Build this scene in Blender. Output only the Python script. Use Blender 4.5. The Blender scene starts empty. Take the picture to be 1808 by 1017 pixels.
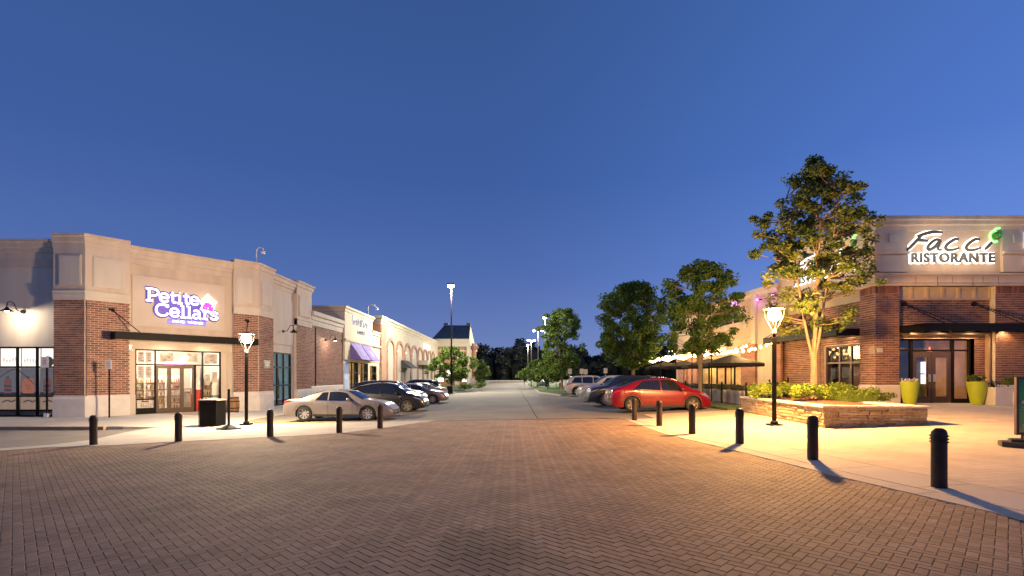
import bpy, math, random
import numpy as np
from mathutils import Vector, Matrix

S = bpy.context.scene
COL = S.collection
rng = random.Random(11)
nrg = np.random.default_rng(5)

# ------------------------------------------------------------------ camera, sky, exposure
EYE = 1.77
CX, HY, FPX = 904.0, 664.0, 880.0
cam = bpy.data.cameras.new("camera")
cam.sensor_width = 36.0
cam.lens = 36.0 * FPX / 1808.0
cam.shift_y = (HY - 508.5) / 1808.0
cam.clip_start = 0.1
cam.clip_end = 2500.0
cam_o = bpy.data.objects.new("camera", cam)
cam_o.location = (0, 0, EYE)
cam_o.rotation_euler = (math.radians(90), 0, 0)
COL.objects.link(cam_o)
S.camera = cam_o

world = bpy.data.worlds.new("World")
S.world = world
world.use_nodes = True
wn = world.node_tree
wn.nodes.clear()


def wnode(kind, **kw):
    n = wn.nodes.new(kind)
    for k, v in kw.items():
        setattr(n, k, v)
    return n


# dusk: the sun is three degrees under the horizon, off to the right
sky = wnode("ShaderNodeTexSky", sky_type='NISHITA', sun_disc=False,
            sun_elevation=math.radians(-3.0), sun_rotation=math.radians(70), ozone_density=4.0, dust_density=0.2)
bg_sky = wnode("ShaderNodeBackground")
bg_sky.inputs[1].default_value = 0.05
wn.links.new(sky.outputs[0], bg_sky.inputs[0])
# the even blue of late twilight, paler at the horizon and towards the side where the sun went down
tc = wnode("ShaderNodeTexCoord")
sep = wnode("ShaderNodeSeparateXYZ")
wn.links.new(tc.outputs["Generated"], sep.inputs[0])
ramp = wnode("ShaderNodeValToRGB")
ramp.color_ramp.elements[0].position = 0.0
ramp.color_ramp.elements[0].color = (0.190, 0.250, 0.490, 1)
ramp.color_ramp.elements[1].position = 1.0
ramp.color_ramp.elements[1].color = (0.028, 0.072, 0.225, 1)
for p, c in ((0.10, (0.125, 0.196, 0.465)), (0.20, (0.079, 0.150, 0.415)), (0.36, (0.048, 0.112, 0.345)), (0.60, (0.038, 0.094, 0.285))):
    e = ramp.color_ramp.elements.new(p)
    e.color = (*c, 1)
wn.links.new(sep.outputs[2], ramp.inputs[0])
side = wnode("ShaderNodeMapRange", interpolation_type='SMOOTHSTEP')
side.inputs[1].default_value = -0.1
side.inputs[2].default_value = 1.0
side.inputs[3].default_value = 1.0
side.inputs[4].default_value = 1.85
wn.links.new(sep.outputs[0], side.inputs[0])
mul = wnode("ShaderNodeVectorMath", operation='SCALE')
wn.links.new(ramp.outputs[0], mul.inputs[0])
wn.links.new(side.outputs[0], mul.inputs["Scale"])
bg_dusk = wnode("ShaderNodeBackground")
bg_dusk.inputs[1].default_value = 1.0
wn.links.new(mul.outputs[0], bg_dusk.inputs[0])
addn = wnode("ShaderNodeAddShader")
wout = wnode("ShaderNodeOutputWorld")
wn.links.new(bg_sky.outputs[0], addn.inputs[0])
wn.links.new(bg_dusk.outputs[0], addn.inputs[1])
wn.links.new(addn.outputs[0], wout.inputs[0])

S.view_settings.view_transform = 'Standard'
S.view_settings.look = 'None'
S.view_settings.gamma = 1.0
S.view_settings.use_curve_mapping = False
S.view_settings.exposure = 0.0
S.render.engine = 'CYCLES'
S.cycles.use_denoising = True
S.cycles.max_bounces = 6
S.cycles.diffuse_bounces = 3
S.cycles.transparent_max_bounces = 12
S.cycles.sample_clamp_indirect = 6.0
S.cycles.caustics_reflective = False
S.cycles.caustics_refractive = False

# strengths of the lamps that the photograph shows lit (W)
P_LAMP_R = 8800.0
P_LAMP_L = 4600.0
P_POLE = 16500.0

# ------------------------------------------------------------------ materials
MATS = {}


def mat(name, col, rough=0.8, metal=0.0, vary=0.12, scale=3.0, bump=0.0, bscale=40.0, col2=None,
        tint=None, emit=None, estr=1.0, coat=0.0, spec=0.5, stretch=None, trans=0.0):
    if name in MATS:
        return MATS[name]
    m = bpy.data.materials.new(name)
    m.use_nodes = True
    nt = m.node_tree
    N, L = nt.nodes, nt.links
    b = N["Principled BSDF"]
    b.inputs["Roughness"].default_value = rough
    b.inputs["Metallic"].default_value = metal
    b.inputs["Specular IOR Level"].default_value = spec
    b.inputs["Coat Weight"].default_value = coat
    b.inputs["Coat Roughness"].default_value = 0.04
    geo = N.new("ShaderNodeNewGeometry")
    vec = geo.outputs["Position"]
    if stretch:
        mp = N.new("ShaderNodeMapping")
        mp.inputs["Scale"].default_value = stretch
        L.new(vec, mp.inputs[0])
        vec = mp.outputs[0]
    cur = None
    base = (*col, 1)
    if tint is not None:                       # every piece of masonry, leaf ... has a tint of its own
        at = N.new("ShaderNodeAttribute")
        at.attribute_name = "tint"
        oi = N.new("ShaderNodeObjectInfo")
        ad = N.new("ShaderNodeMath"); ad.operation = 'ADD'
        fr = N.new("ShaderNodeMath"); fr.operation = 'FRACT'
        L.new(at.outputs["Fac"], ad.inputs[0]); L.new(oi.outputs["Random"], ad.inputs[1]); L.new(ad.outputs[0], fr.inputs[0])
        cr = N.new("ShaderNodeValToRGB")
        cr.color_ramp.elements[0].color = (*tint[0], 1)
        cr.color_ramp.elements[1].color = (*tint[-1], 1)
        for i, c in enumerate(tint[1:-1]):
            e = cr.color_ramp.elements.new((i + 1) / (len(tint) - 1)); e.color = (*c, 1)
        L.new(fr.outputs[0], cr.inputs[0])
        cur = cr.outputs[0]
    if vary > 0:
        no = N.new("ShaderNodeTexNoise")
        no.inputs["Scale"].default_value = scale
        no.inputs["Detail"].default_value = 5
        L.new(vec, no.inputs["Vector"])
        mr = N.new("ShaderNodeMapRange")
        mr.inputs[1].default_value = 0.3; mr.inputs[2].default_value = 0.7
        L.new(no.outputs["Fac"], mr.inputs[0])
        mx = N.new("ShaderNodeMixRGB")
        if col2 is not None and cur is None:
            mx.inputs[1].default_value = base; mx.inputs[2].default_value = (*col2, 1)
            L.new(mr.outputs[0], mx.inputs[0])
        else:
            mx.blend_type = 'MULTIPLY'; mx.inputs[0].default_value = 1
            v2 = N.new("ShaderNodeMapRange")
            v2.inputs[3].default_value = 1 - vary; v2.inputs[4].default_value = 1 + vary
            L.new(mr.outputs[0], v2.inputs[0])
            if cur: L.new(cur, mx.inputs[1])
            else: mx.inputs[1].default_value = base
            L.new(v2.outputs[0], mx.inputs[2])
        cur = mx.outputs[0]
    if cur: L.new(cur, b.inputs["Base Color"])
    else: b.inputs["Base Color"].default_value = base
    if bump > 0:
        nb = N.new("ShaderNodeTexNoise"); nb.inputs["Scale"].default_value = bscale; nb.inputs["Detail"].default_value = 4
        L.new(vec, nb.inputs["Vector"])
        bp = N.new("ShaderNodeBump"); bp.inputs["Strength"].default_value = bump; bp.inputs["Distance"].default_value = 0.02
        L.new(nb.outputs["Fac"], bp.inputs["Height"])
        L.new(bp.outputs[0], b.inputs["Normal"])
    if trans > 0:
        b.inputs["Subsurface Weight"].default_value = 0
        tr = N.new("ShaderNodeBsdfTranslucent"); ms = N.new("ShaderNodeMixShader"); ms.inputs[0].default_value = trans
        if cur: L.new(cur, tr.inputs[0])
        else: tr.inputs[0].default_value = base
        L.new(b.outputs[0], ms.inputs[1]); L.new(tr.outputs[0], ms.inputs[2])
        L.new(ms.outputs[0], N["Material Output"].inputs[0])
    if emit is not None:
        b.inputs["Emission Color"].default_value = (*emit, 1)
        b.inputs["Emission Strength"].default_value = estr
    MATS[name] = m
    return m


def glow(name, col, s):
    return mat(name, (0.8, 0.8, 0.8), 0.5, vary=0, emit=col, estr=s)


def globe_mat(name, col, s):
    """frosted lamp glass: gives off light and lets the lamp inside shine through"""
    if name in MATS: return MATS[name]
    m = bpy.data.materials.new(name); m.use_nodes = True
    nt = m.node_tree; nt.nodes.clear()
    t = nt.nodes.new("ShaderNodeBsdfTransparent"); e = nt.nodes.new("ShaderNodeEmission")
    e.inputs[0].default_value = (*col, 1); e.inputs[1].default_value = s
    a = nt.nodes.new("ShaderNodeAddShader"); o = nt.nodes.new("ShaderNodeOutputMaterial")
    nt.links.new(t.outputs[0], a.inputs[0]); nt.links.new(e.outputs[0], a.inputs[1]); nt.links.new(a.outputs[0], o.inputs[0])
    MATS[name] = m
    return m


def glass_mat(name, refl=0.10, tintc=(1, 1, 1)):
    if name in MATS: return MATS[name]
    m = bpy.data.materials.new(name); m.use_nodes = True
    nt = m.node_tree; nt.nodes.clear()
    t = nt.nodes.new("ShaderNodeBsdfTransparent"); t.inputs[0].default_value = (*tintc, 1)
    g = nt.nodes.new("ShaderNodeBsdfGlossy"); g.inputs["Roughness"].default_value = 0.02
    lw = nt.nodes.new("ShaderNodeFresnel"); lw.inputs[0].default_value = 1.45
    ad = nt.nodes.new("ShaderNodeMath"); ad.operation = 'ADD'; ad.inputs[1].default_value = refl - 0.04
    x = nt.nodes.new("ShaderNodeMixShader"); o = nt.nodes.new("ShaderNodeOutputMaterial")
    nt.links.new(lw.outputs[0], ad.inputs[0]); nt.links.new(ad.outputs[0], x.inputs[0])
    nt.links.new(t.outputs[0], x.inputs[1]); nt.links.new(g.outputs[0], x.inputs[2]); nt.links.new(x.outputs[0], o.inputs[0])
    MATS[name] = m
    return m


def masonry_mat(name, c1, c2, mortar, bw=0.30, bh=0.105, mw=0.012, bump=0.4, ground=False, off=0.5, vary=0.15):
    """running bond for walls too far off to tell the bricks apart (fine relief only)"""
    if name in MATS: return MATS[name]
    m = bpy.data.materials.new(name); m.use_nodes = True
    N, L = m.node_tree.nodes, m.node_tree.links
    b = N["Principled BSDF"]; b.inputs["Roughness"].default_value = 0.85
    g = N.new("ShaderNodeNewGeometry"); sp = N.new("ShaderNodeSeparateXYZ"); L.new(g.outputs["Position"], sp.inputs[0])
    cb = N.new("ShaderNodeCombineXYZ")
    if ground:
        L.new(sp.outputs[0], cb.inputs[0]); L.new(sp.outputs[1], cb.inputs[1])
    else:
        ad = N.new("ShaderNodeMath"); L.new(sp.outputs[0], ad.inputs[0]); L.new(sp.outputs[1], ad.inputs[1])
        L.new(ad.outputs[0], cb.inputs[0]); L.new(sp.outputs[2], cb.inputs[1])
    br = N.new("ShaderNodeTexBrick")
    br.inputs["Color1"].default_value = (*c1, 1); br.inputs["Color2"].default_value = (*c2, 1); br.inputs["Mortar"].default_value = (*mortar, 1)
    br.inputs["Scale"].default_value = 1.0; br.inputs["Brick Width"].default_value = bw; br.inputs["Row Height"].default_value = bh
    br.inputs["Mortar Size"].default_value = mw / 2; br.inputs["Mortar Smooth"].default_value = 0.3; br.offset = off
    L.new(cb.outputs[0], br.inputs["Vector"])
    no = N.new("ShaderNodeTexNoise"); no.inputs["Scale"].default_value = 1.3; no.inputs["Detail"].default_value = 6
    L.new(g.outputs["Position"], no.inputs["Vector"])
    mr = N.new("ShaderNodeMapRange"); mr.inputs[1].default_value = .3; mr.inputs[2].default_value = .7
    mr.inputs[3].default_value = 1 - vary; mr.inputs[4].default_value = 1 + vary
    L.new(no.outputs["Fac"], mr.inputs[0])
    mx = N.new("ShaderNodeMixRGB"); mx.blend_type = 'MULTIPLY'; mx.inputs[0].default_value = 1
    L.new(br.outputs["Color"], mx.inputs[1]); L.new(mr.outputs[0], mx.inputs[2]); L.new(mx.outputs[0], b.inputs["Base Color"])
    bp = N.new("ShaderNodeBump"); bp.inputs["Strength"].default_value = bump; bp.inputs["Distance"].default_value = 0.01; bp.invert = True
    L.new(br.outputs["Fac"], bp.inputs["Height"]); L.new(bp.outputs[0], b.inputs["Normal"])
    MATS[name] = m
    return m


def stain(m, c, rad, dark):
    """an old damp stain with a ragged edge on the material's own surface"""
    N, L = m.node_tree.nodes, m.node_tree.links
    b = N["Principled BSDF"]; src = b.inputs["Base Color"].links[0].from_socket
    g = N.new("ShaderNodeNewGeometry"); d = N.new("ShaderNodeVectorMath"); d.operation = 'DISTANCE'
    mp = N.new("ShaderNodeMapping"); mp.vector_type = 'POINT'; mp.inputs["Scale"].default_value = (1, .62, 0); L.new(g.outputs["Position"], mp.inputs[0])
    L.new(mp.outputs[0], d.inputs[0]); d.inputs[1].default_value = (c[0], c[1] * .62, 0)
    no = N.new("ShaderNodeTexNoise"); no.inputs["Scale"].default_value = 3.0; L.new(g.outputs["Position"], no.inputs["Vector"])
    ad = N.new("ShaderNodeMath"); ad.operation = 'MULTIPLY_ADD'; L.new(no.outputs["Fac"], ad.inputs[0]); ad.inputs[1].default_value = .7; L.new(d.outputs["Value"], ad.inputs[2])
    mr = N.new("ShaderNodeMapRange"); mr.interpolation_type = 'SMOOTHSTEP'; mr.inputs[1].default_value = rad * .75; mr.inputs[2].default_value = rad * 1.25; mr.inputs[3].default_value = dark; mr.inputs[4].default_value = 1
    L.new(ad.outputs[0], mr.inputs[0])
    x = N.new("ShaderNodeMixRGB"); x.blend_type = 'MULTIPLY'; x.inputs[0].default_value = 1; L.new(src, x.inputs[1]); L.new(mr.outputs[0], x.inputs[2]); L.new(x.outputs[0], b.inputs["Base Color"])


BRICKT = ((0.150, 0.055, 0.036), (0.215, 0.084, 0.050), (0.285, 0.122, 0.074), (0.185, 0.072, 0.048), (0.11, 0.058, 0.046))
M_brick = mat("brick", (0.3, 0.12, 0.08), 0.85, vary=0.16, scale=9, bump=0.3, bscale=60, tint=BRICKT)
M_mortar = mat("mortar", (0.52, 0.46, 0.39), 0.9, vary=0.1, scale=4)
M_brickfar = masonry_mat("brick_far", (0.33, 0.15, 0.10), (0.24, 0.10, 0.07), (0.40, 0.35, 0.30))
M_stucco = mat("stucco", (0.52, 0.45, 0.375), 0.9, vary=0.09, scale=1.8, bump=0.25, bscale=60, stretch=(1, 1, 0.14))
M_stucco2 = mat("stucco_pale", (0.50, 0.445, 0.375), 0.9, vary=0.09, scale=1.9, bump=0.25, bscale=60, stretch=(1, 1, 0.16))
M_cream = mat("stucco_cream", (0.58, 0.51, 0.38), 0.9, vary=0.06, scale=0.8, bump=0.2, bscale=90)
M_taupe = mat("stucco_taupe", (0.48, 0.385, 0.30), 0.9, vary=0.11, scale=1.8, bump=0.25, bscale=60, stretch=(1, 1, 0.14))
M_taupe2 = mat("stucco_taupe_trim", (0.50, 0.415, 0.335), 0.9, vary=0.12, scale=2.2, bump=0.2, bscale=60, stretch=(1, 1, 0.2))
M_lime = mat("limestone", (0.60, 0.555, 0.49), 0.85, vary=0.08, scale=2.2, bump=0.2, bscale=70)
M_dark = mat("dark_bronze_metal", (0.009, 0.007, 0.006), 0.6, metal=0.0, spec=.12, vary=0.15, scale=6)
M_black = mat("black_metal", (0.012, 0.011, 0.010), 0.6, vary=0.1, scale=8, spec=.15)
M_bollard = mat("bollard_black", (0.034, 0.024, 0.018), 0.55, spec=.25, vary=0.25, scale=14, bump=0.15, bscale=180)
M_glass = glass_mat("window_glass", 0.10)
M_glassd = glass_mat("window_glass_grey", 0.16, (0.72, 0.76, 0.8))
M_asphalt = mat("asphalt", (0.180, 0.160, 0.132), 0.9, vary=0.22, scale=0.28, bump=0.5, bscale=150, col2=(0.265, 0.240, 0.200))
M_asphalt2 = mat("asphalt_driveway", (0.20, 0.18, 0.16), 0.88, vary=0.22, scale=0.8, bump=0.6, bscale=150, col2=(0.26, 0.235, 0.21))
M_conc = mat("concrete", (0.42, 0.385, 0.33), 0.88, vary=0.1, scale=0.9, bump=0.25, bscale=160, col2=(0.50, 0.46, 0.40))
M_kerb = mat("concrete_kerb", (0.45, 0.41, 0.35), 0.88, vary=0.12, scale=3.0, bump=0.3, bscale=120)
M_joint = mat("joint_sand", (0.10, 0.072, 0.052), 0.95, vary=0.3, scale=5)
M_grass = mat("grass", (0.05, 0.10, 0.02), 0.9, vary=0.3, scale=2.5, bump=0.8, bscale=60, col2=(0.10, 0.14, 0.035))
M_mulch = mat("mulch", (0.16, 0.065, 0.035), 0.95, vary=0.4, scale=20, bump=1.0, bscale=90)
M_bark = mat("bark", (0.20, 0.155, 0.105), 0.9, vary=0.25, scale=14, bump=0.6, bscale=45, stretch=(1, 1, 0.3))
M_leafA = mat("leaf_tree", (0.1, 0.15, 0.03), 0.6, vary=0.15, scale=2.0, tint=((0.045, 0.085, 0.018), (0.075, 0.12, 0.022), (0.11, 0.15, 0.028), (0.15, 0.16, 0.03)), trans=0.35)
M_leafE = mat("leaf_green", (0.1, 0.15, 0.03), 0.6, vary=0.15, scale=2.0, tint=((0.035, 0.085, 0.014), (0.06, 0.13, 0.018), (0.095, 0.17, 0.024)), trans=0.35)
M_leafB = mat("leaf_shrub", (0.1, 0.15, 0.03), 0.6, vary=0.15, scale=3.0, tint=((0.10, 0.17, 0.02), (0.17, 0.26, 0.025), (0.25, 0.33, 0.035)), trans=0.3)
M_leafC = mat("leaf_lime", (0.1, 0.15, 0.03), 0.6, vary=0.15, scale=1.0, tint=((0.08, 0.15, 0.02), (0.13, 0.21, 0.03), (0.18, 0.25, 0.05)), trans=0.35)
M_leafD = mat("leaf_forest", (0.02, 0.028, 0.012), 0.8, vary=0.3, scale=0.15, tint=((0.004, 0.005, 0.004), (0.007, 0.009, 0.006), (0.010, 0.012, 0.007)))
M_white = mat("white_paint", (0.62, 0.61, 0.58), 0.5, vary=0.05, scale=5)
M_steel = mat("steel", (0.55, 0.55, 0.53), 0.35, metal=0.9, vary=0.1)
M_rubber = mat("rubber", (0.02, 0.02, 0.02), 0.8, vary=0.15, scale=20)
M_plastic = mat("black_plastic", (0.02, 0.02, 0.021), 0.5, vary=0.1, scale=10)
M_roofdark = mat("standing_seam_roof", (0.035, 0.050, 0.075), 0.5, vary=0.1, scale=0.5)

# ------------------------------------------------------------------ mesh helpers
SPLIT = {"pier_core", "sign_panel", "stone_base", "raised_panel", "upper_wall", "trim", "parapet_pilaster", "square_boss", "brick_pier", "stucco_panel",
         "brick_corner", "pilaster", "sconce", "canopy_joist", "lamp_heads", "string_course", "base_plate", "spring", "halo_panel", "awning_print", "jamb"}


class MB:
    def __init__(s):
        s.v, s.f, s.m, s.t = [], [], [], []

    def quad(s, *p, m=0, t=0.0):
        i = len(s.v)
        s.v.extend(tuple(q) for q in p)
        s.f.append(tuple(range(i, i + len(p)))); s.m.append(m); s.t.append(t)

    def hexa(s, P, m=0, t=0.0, skip=()):
        """P: 8 points, bottom ring 0-3 (anticlockwise seen from above), top ring 4-7"""
        i = len(s.v)
        s.v.extend(tuple(q) for q in P)
        for k, f in enumerate(((3, 2, 1, 0), (4, 5, 6, 7), (0, 1, 5, 4), (1, 2, 6, 5), (2, 3, 7, 6), (3, 0, 4, 7))):
            if k in skip: continue
            s.f.append(tuple(i + a for a in f)); s.m.append(m); s.t.append(t)

    def box(s, x0, x1, y0, y1, z0, z1, m=0, t=0.0):
        s.hexa([(x0, y0, z0), (x1, y0, z0), (x1, y1, z0), (x0, y1, z0), (x0, y0, z1), (x1, y0, z1), (x1, y1, z1), (x0, y1, z1)], m, t)

    def tube(s, pts, r, n=8, m=0, caps=True, t=0.0):
        pts = [Vector(p) for p in pts]
        rr = r if isinstance(r, (list, tuple)) else [r] * len(pts)
        base = len(s.v)
        ref = None
        for i, p in enumerate(pts):
            a = pts[max(i - 1, 0)]; b = pts[min(i + 1, len(pts) - 1)]
            d = (b - a)
            if d.length < 1e-9: d = Vector((0, 0, 1))
            d.normalize()
            if ref is None:
                ref = Vector((0, 0, 1)) if abs(d.z) < 0.9 else Vector((1, 0, 0))
            x = d.cross(ref)
            if x.length < 1e-4: x = d.cross(Vector((0, 1, 0)))
            x.normalize(); y = d.cross(x).normalized()
            ref = x.cross(d).normalized() if abs(x.cross(d).length) > 1e-6 else ref
            for k in range(n):
                a_ = 2 * math.pi * k / n
                s.v.append(tuple(p + x * (math.cos(a_) * rr[i]) + y * (math.sin(a_) * rr[i])))
        for i in range(len(pts) - 1):
            for k in range(n):
                a = base + i * n + k; b = base + i * n + (k + 1) % n
                s.f.append((a, a + n, b + n, b)); s.m.append(m); s.t.append(t)
        if caps:
            s.f.append(tuple(base + k for k in range(n))); s.m.append(m); s.t.append(t)
            e = base + (len(pts) - 1) * n
            s.f.append(tuple(e + n - 1 - k for k in range(n))); s.m.append(m); s.t.append(t)

    def islands(s):
        """separate bodies (touching ones count as one), each as an MB of its own"""
        par = list(range(len(s.v)))
        def find(a):
            while par[a] != a:
                par[a] = par[par[a]]; a = par[a]
            return a
        for f in s.f:
            for q in f[1:]: par[find(q)] = find(f[0])
        comp = {}
        for i in range(len(s.v)): comp.setdefault(find(i), []).append(i)
        bb = [[min(s.v[i][k] for i in c) - .004 for k in range(3)] + [max(s.v[i][k] for i in c) + .004 for k in range(3)] for c in comp.values()]
        cl = list(comp.values()); g = list(range(len(cl)))
        def fg(a):
            while g[a] != a: a = g[a]
            return a
        for i in range(len(cl)):
            for j in range(i):
                if all(bb[i][k] <= bb[j][k + 3] and bb[j][k] <= bb[i][k + 3] for k in range(3)): g[fg(i)] = fg(j)
        out = {}
        for i, c in enumerate(cl): out.setdefault(fg(i), []).extend(c)
        res = []
        for c in out.values():
            ix = {a: k for k, a in enumerate(c)}; m_ = MB(); m_.v = [s.v[a] for a in c]
            for f, mm, t in zip(s.f, s.m, s.t):
                if f[0] in ix: m_.f.append(tuple(ix[a] for a in f)); m_.m.append(mm); m_.t.append(t)
            res.append(m_)
        return res

    def lathe(s, prof, c=(0, 0, 0), n=24, m=0, axis='z', caps=True):
        base = len(s.v)
        for (r, z) in prof:
            for k in range(n):
                a = 2 * math.pi * k / n
                if axis == 'z': s.v.append((c[0] + r * math.cos(a), c[1] + r * math.sin(a), c[2] + z))
                else: s.v.append((c[0] + r * math.cos(a), c[1] + z, c[2] + r * math.sin(a)))
        for i in range(len(prof) - 1):
            for k in range(n):
                a = base + i * n + k; b = base + i * n + (k + 1) % n
                s.f.append((a, b, b + n, a + n)); s.m.append(m); s.t.append(0.0)
        if caps and prof[0][0] > 1e-4:
            s.f.append(tuple(base + n - 1 - k for k in range(n))); s.m.append(m); s.t.append(0.0)
        if caps and prof[-1][0] > 1e-4:
            e = base + (len(prof) - 1) * n
            s.f.append(tuple(e + k for k in range(n))); s.m.append(m); s.t.append(0.0)

    def blob(s, c, r, n=8, m=0, t=0.0):
        rx, ry, rz = r if isinstance(r, (tuple, list)) else (r, r, r)
        h = max(n // 2, 3)
        base = len(s.v)
        for i in range(h + 1):
            th = math.pi * i / h
            for k in range(n):
                a = 2 * math.pi * k / n
                s.v.append((c[0] + rx * math.sin(th) * math.cos(a), c[1] + ry * math.sin(th) * math.sin(a), c[2] - rz * math.cos(th)))
        for i in range(h):
            for k in range(n):
                a = base + i * n + k; b = base + i * n + (k + 1) % n
                s.f.append((a, b, b + n, a + n)); s.m.append(m); s.t.append(t)

    def prism(s, poly, z0, z1, m=0, mside=None, top=True, bottom=True):
        n = len(poly)
        i = len(s.v)
        s.v.extend((p[0], p[1], z0) for p in poly); s.v.extend((p[0], p[1], z1) for p in poly)
        if bottom: s.f.append(tuple(i + n - 1 - k for k in range(n))); s.m.append(m); s.t.append(0.0)
        if top: s.f.append(tuple(i + n + k for k in range(n))); s.m.append(m); s.t.append(0.0)
        for k in range(n):
            j = (k + 1) % n
            s.f.append((i + k, i + j, i + n + j, i + n + k)); s.m.append(m if mside is None else mside); s.t.append(0.0)

    def mesh(s, name, org=(0, 0, 0)):
        me = bpy.data.meshes.new(name)
        v = np.array(s.v, dtype=np.float64) - np.array(org)
        me.from_pydata(v.tolist(), [], s.f)
        me.polygons.foreach_set("material_index", s.m)
        if any(s.t):
            a = me.attributes.new("tint", 'FLOAT', 'FACE'); a.data.foreach_set("value", s.t)
        me.update()
        return me


def link(o, parent=None, **kw):
    COL.objects.link(o)
    if parent is not None: o.parent = parent
    for k, v in kw.items():
        if v is not None: o[k] = v
    return o


def new(name, mb, mats, parent=None, smooth=False, local=False, angle=None, base=None, **kw):
    """one mesh object; world coordinates unless local"""
    if name in SPLIT and isinstance(mb, MB):
        ms = mb.islands()
        if len(ms) > 1:
            return [new(name, q, mats, parent, smooth, local, angle, base, **kw) for q in ms][0]
    po = Vector((0, 0, 0))
    q = parent
    while q is not None and not local:
        po += q.location; q = q.parent
    if base is not None and parent is None: po = Vector(base)
    me = mb.mesh(name, (0, 0, 0) if local else po) if isinstance(mb, MB) else mb
    for m in (mats if isinstance(mats, (list, tuple)) else [mats]): me.materials.append(m)
    if smooth:
        me.shade_smooth()
        if angle: me.set_sharp_from_angle(angle=math.radians(angle))
    o = bpy.data.objects.new(name, me)
    if base is not None and parent is None and not local: o.location = base
    return link(o, parent, **kw)


def thing(name, label, cat, loc, group=None, rz=0.0):
    o = bpy.data.objects.new(name, None)
    o.empty_display_size = 0.3
    o.location = loc; o.rotation_euler = (0, 0, rz)
    return link(o, None, label=label, category=cat, group=group)


def copy_tree(o, parent=None, **kw):
    c = o.copy(); COL.objects.link(c)
    if parent is not None: c.parent = parent
    for ch in list(o.children): copy_tree(ch, c)
    for k, v in kw.items(): c[k] = v
    return c


def array_mesh(name, V, Fa, tint=None):
    """fast mesh from numpy: V (n,3), Fa (k,4)"""
    me = bpy.data.meshes.new(name)
    me.vertices.add(len(V)); me.vertices.foreach_set("co", np.ascontiguousarray(V, dtype=np.float32).ravel())
    k = Fa.shape[1]
    me.loops.add(Fa.size); me.loops.foreach_set("vertex_index", np.ascontiguousarray(Fa, dtype=np.int32).ravel())
    me.polygons.add(len(Fa)); me.polygons.foreach_set("loop_start", np.arange(0, Fa.size, k, dtype=np.int32))
    if tint is not None:
        a = me.attributes.new("tint", 'FLOAT', 'FACE'); a.data.foreach_set("value", np.asarray(tint, dtype=np.float32))
    me.update(calc_edges=True)
    me.shade_flat()
    return me


# ------------------------------------------------------------------ ground height (the place falls to the left)
GXS = [-400, -60, -16, -12, 3, 5, 16, 90, 400]
GZS = [-0.35, -0.35, -0.35, -0.33, 0.0, 0.0, 0.48, 0.48, 0.48]


def gz(x): return float(np.interp(x, GXS, GZS))


def gnd(px, py, off=0.0):
    Y = EYE * FPX / (py - HY)
    for _ in range(14):
        z = gz((px - CX) / FPX * Y) + off
        Y = (EYE - z) * FPX / (py - HY)
    return ((px - CX) / FPX * Y, Y)


def at(px, Y): return (px - CX) / FPX * Y


def zat(py, Y): return EYE + (HY - py) * Y / FPX


def clip_x(poly, x, keep_right):
    out = []
    n = len(poly)
    for i in range(n):
        a, b = poly[i], poly[(i + 1) % n]
        ia = (a[0] >= x) == keep_right or a[0] == x
        ib = (b[0] >= x) == keep_right or b[0] == x
        if ia: out.append(a)
        if ia != ib and a[0] != b[0]:
            t = (x - a[0]) / (b[0] - a[0]); out.append((x, a[1] + t * (b[1] - a[1])))
    return out


def strips(poly):
    xs = GXS
    for i in range(len(xs) - 1):
        p = clip_x(clip_x(poly, xs[i], True), xs[i + 1], False)
        if len(p) >= 3: yield p


def ccw(poly):
    a = sum(poly[i][0] * poly[(i + 1) % len(poly)][1] - poly[(i + 1) % len(poly)][0] * poly[i][1] for i in range(len(poly)))
    return poly if a > 0 else poly[::-1]


def sheet(mb, poly, off, m=0, step=None):
    poly = ccw(poly)
    for p in strips(poly):
        mb.quad(*[(x, y, gz(x) + off) for x, y in p], m=m)
    if step:                                        # a skirt so that slabs have thickness
        n = len(poly)
        for i in range(n):
            a, b = poly[i], poly[(i + 1) % n]
            cuts = sorted({0.0, 1.0} | {(x - a[0]) / (b[0] - a[0]) for x in GXS if abs(b[0] - a[0]) > 1e-6 and 0 < (x - a[0]) / (b[0] - a[0]) < 1})
            for t0, t1 in zip(cuts, cuts[1:]):
                p = [(a[0] + t * (b[0] - a[0]), a[1] + t * (b[1] - a[1])) for t in (t0, t1)]
                mb.quad((*p[0], gz(p[0][0]) + off - step), (*p[1], gz(p[1][0]) + off - step), (*p[1], gz(p[1][0]) + off), (*p[0], gz(p[0][0]) + off), m=m)


def offset_line(pts, d):
    """polyline shifted d to its right"""
    out = []
    n = len(pts)
    for i in range(n):
        a = pts[max(i - 1, 0)]; b = pts[i]; c = pts[min(i + 1, n - 1)]
        def nn(p, q):
            dx, dy = q[0] - p[0], q[1] - p[1]; l = math.hypot(dx, dy) or 1
            return (dy / l, -dx / l)
        n1 = nn(a, b) if i > 0 else nn(b, c)
        n2 = nn(b, c) if i < n - 1 else n1
        mx, my = n1[0] + n2[0], n1[1] + n2[1]
        l2 = mx * mx + my * my
        k = 2 * d / l2 if l2 > 0.2 else d
        out.append((b[0] + mx * k, b[1] + my * k))
    return out


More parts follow.
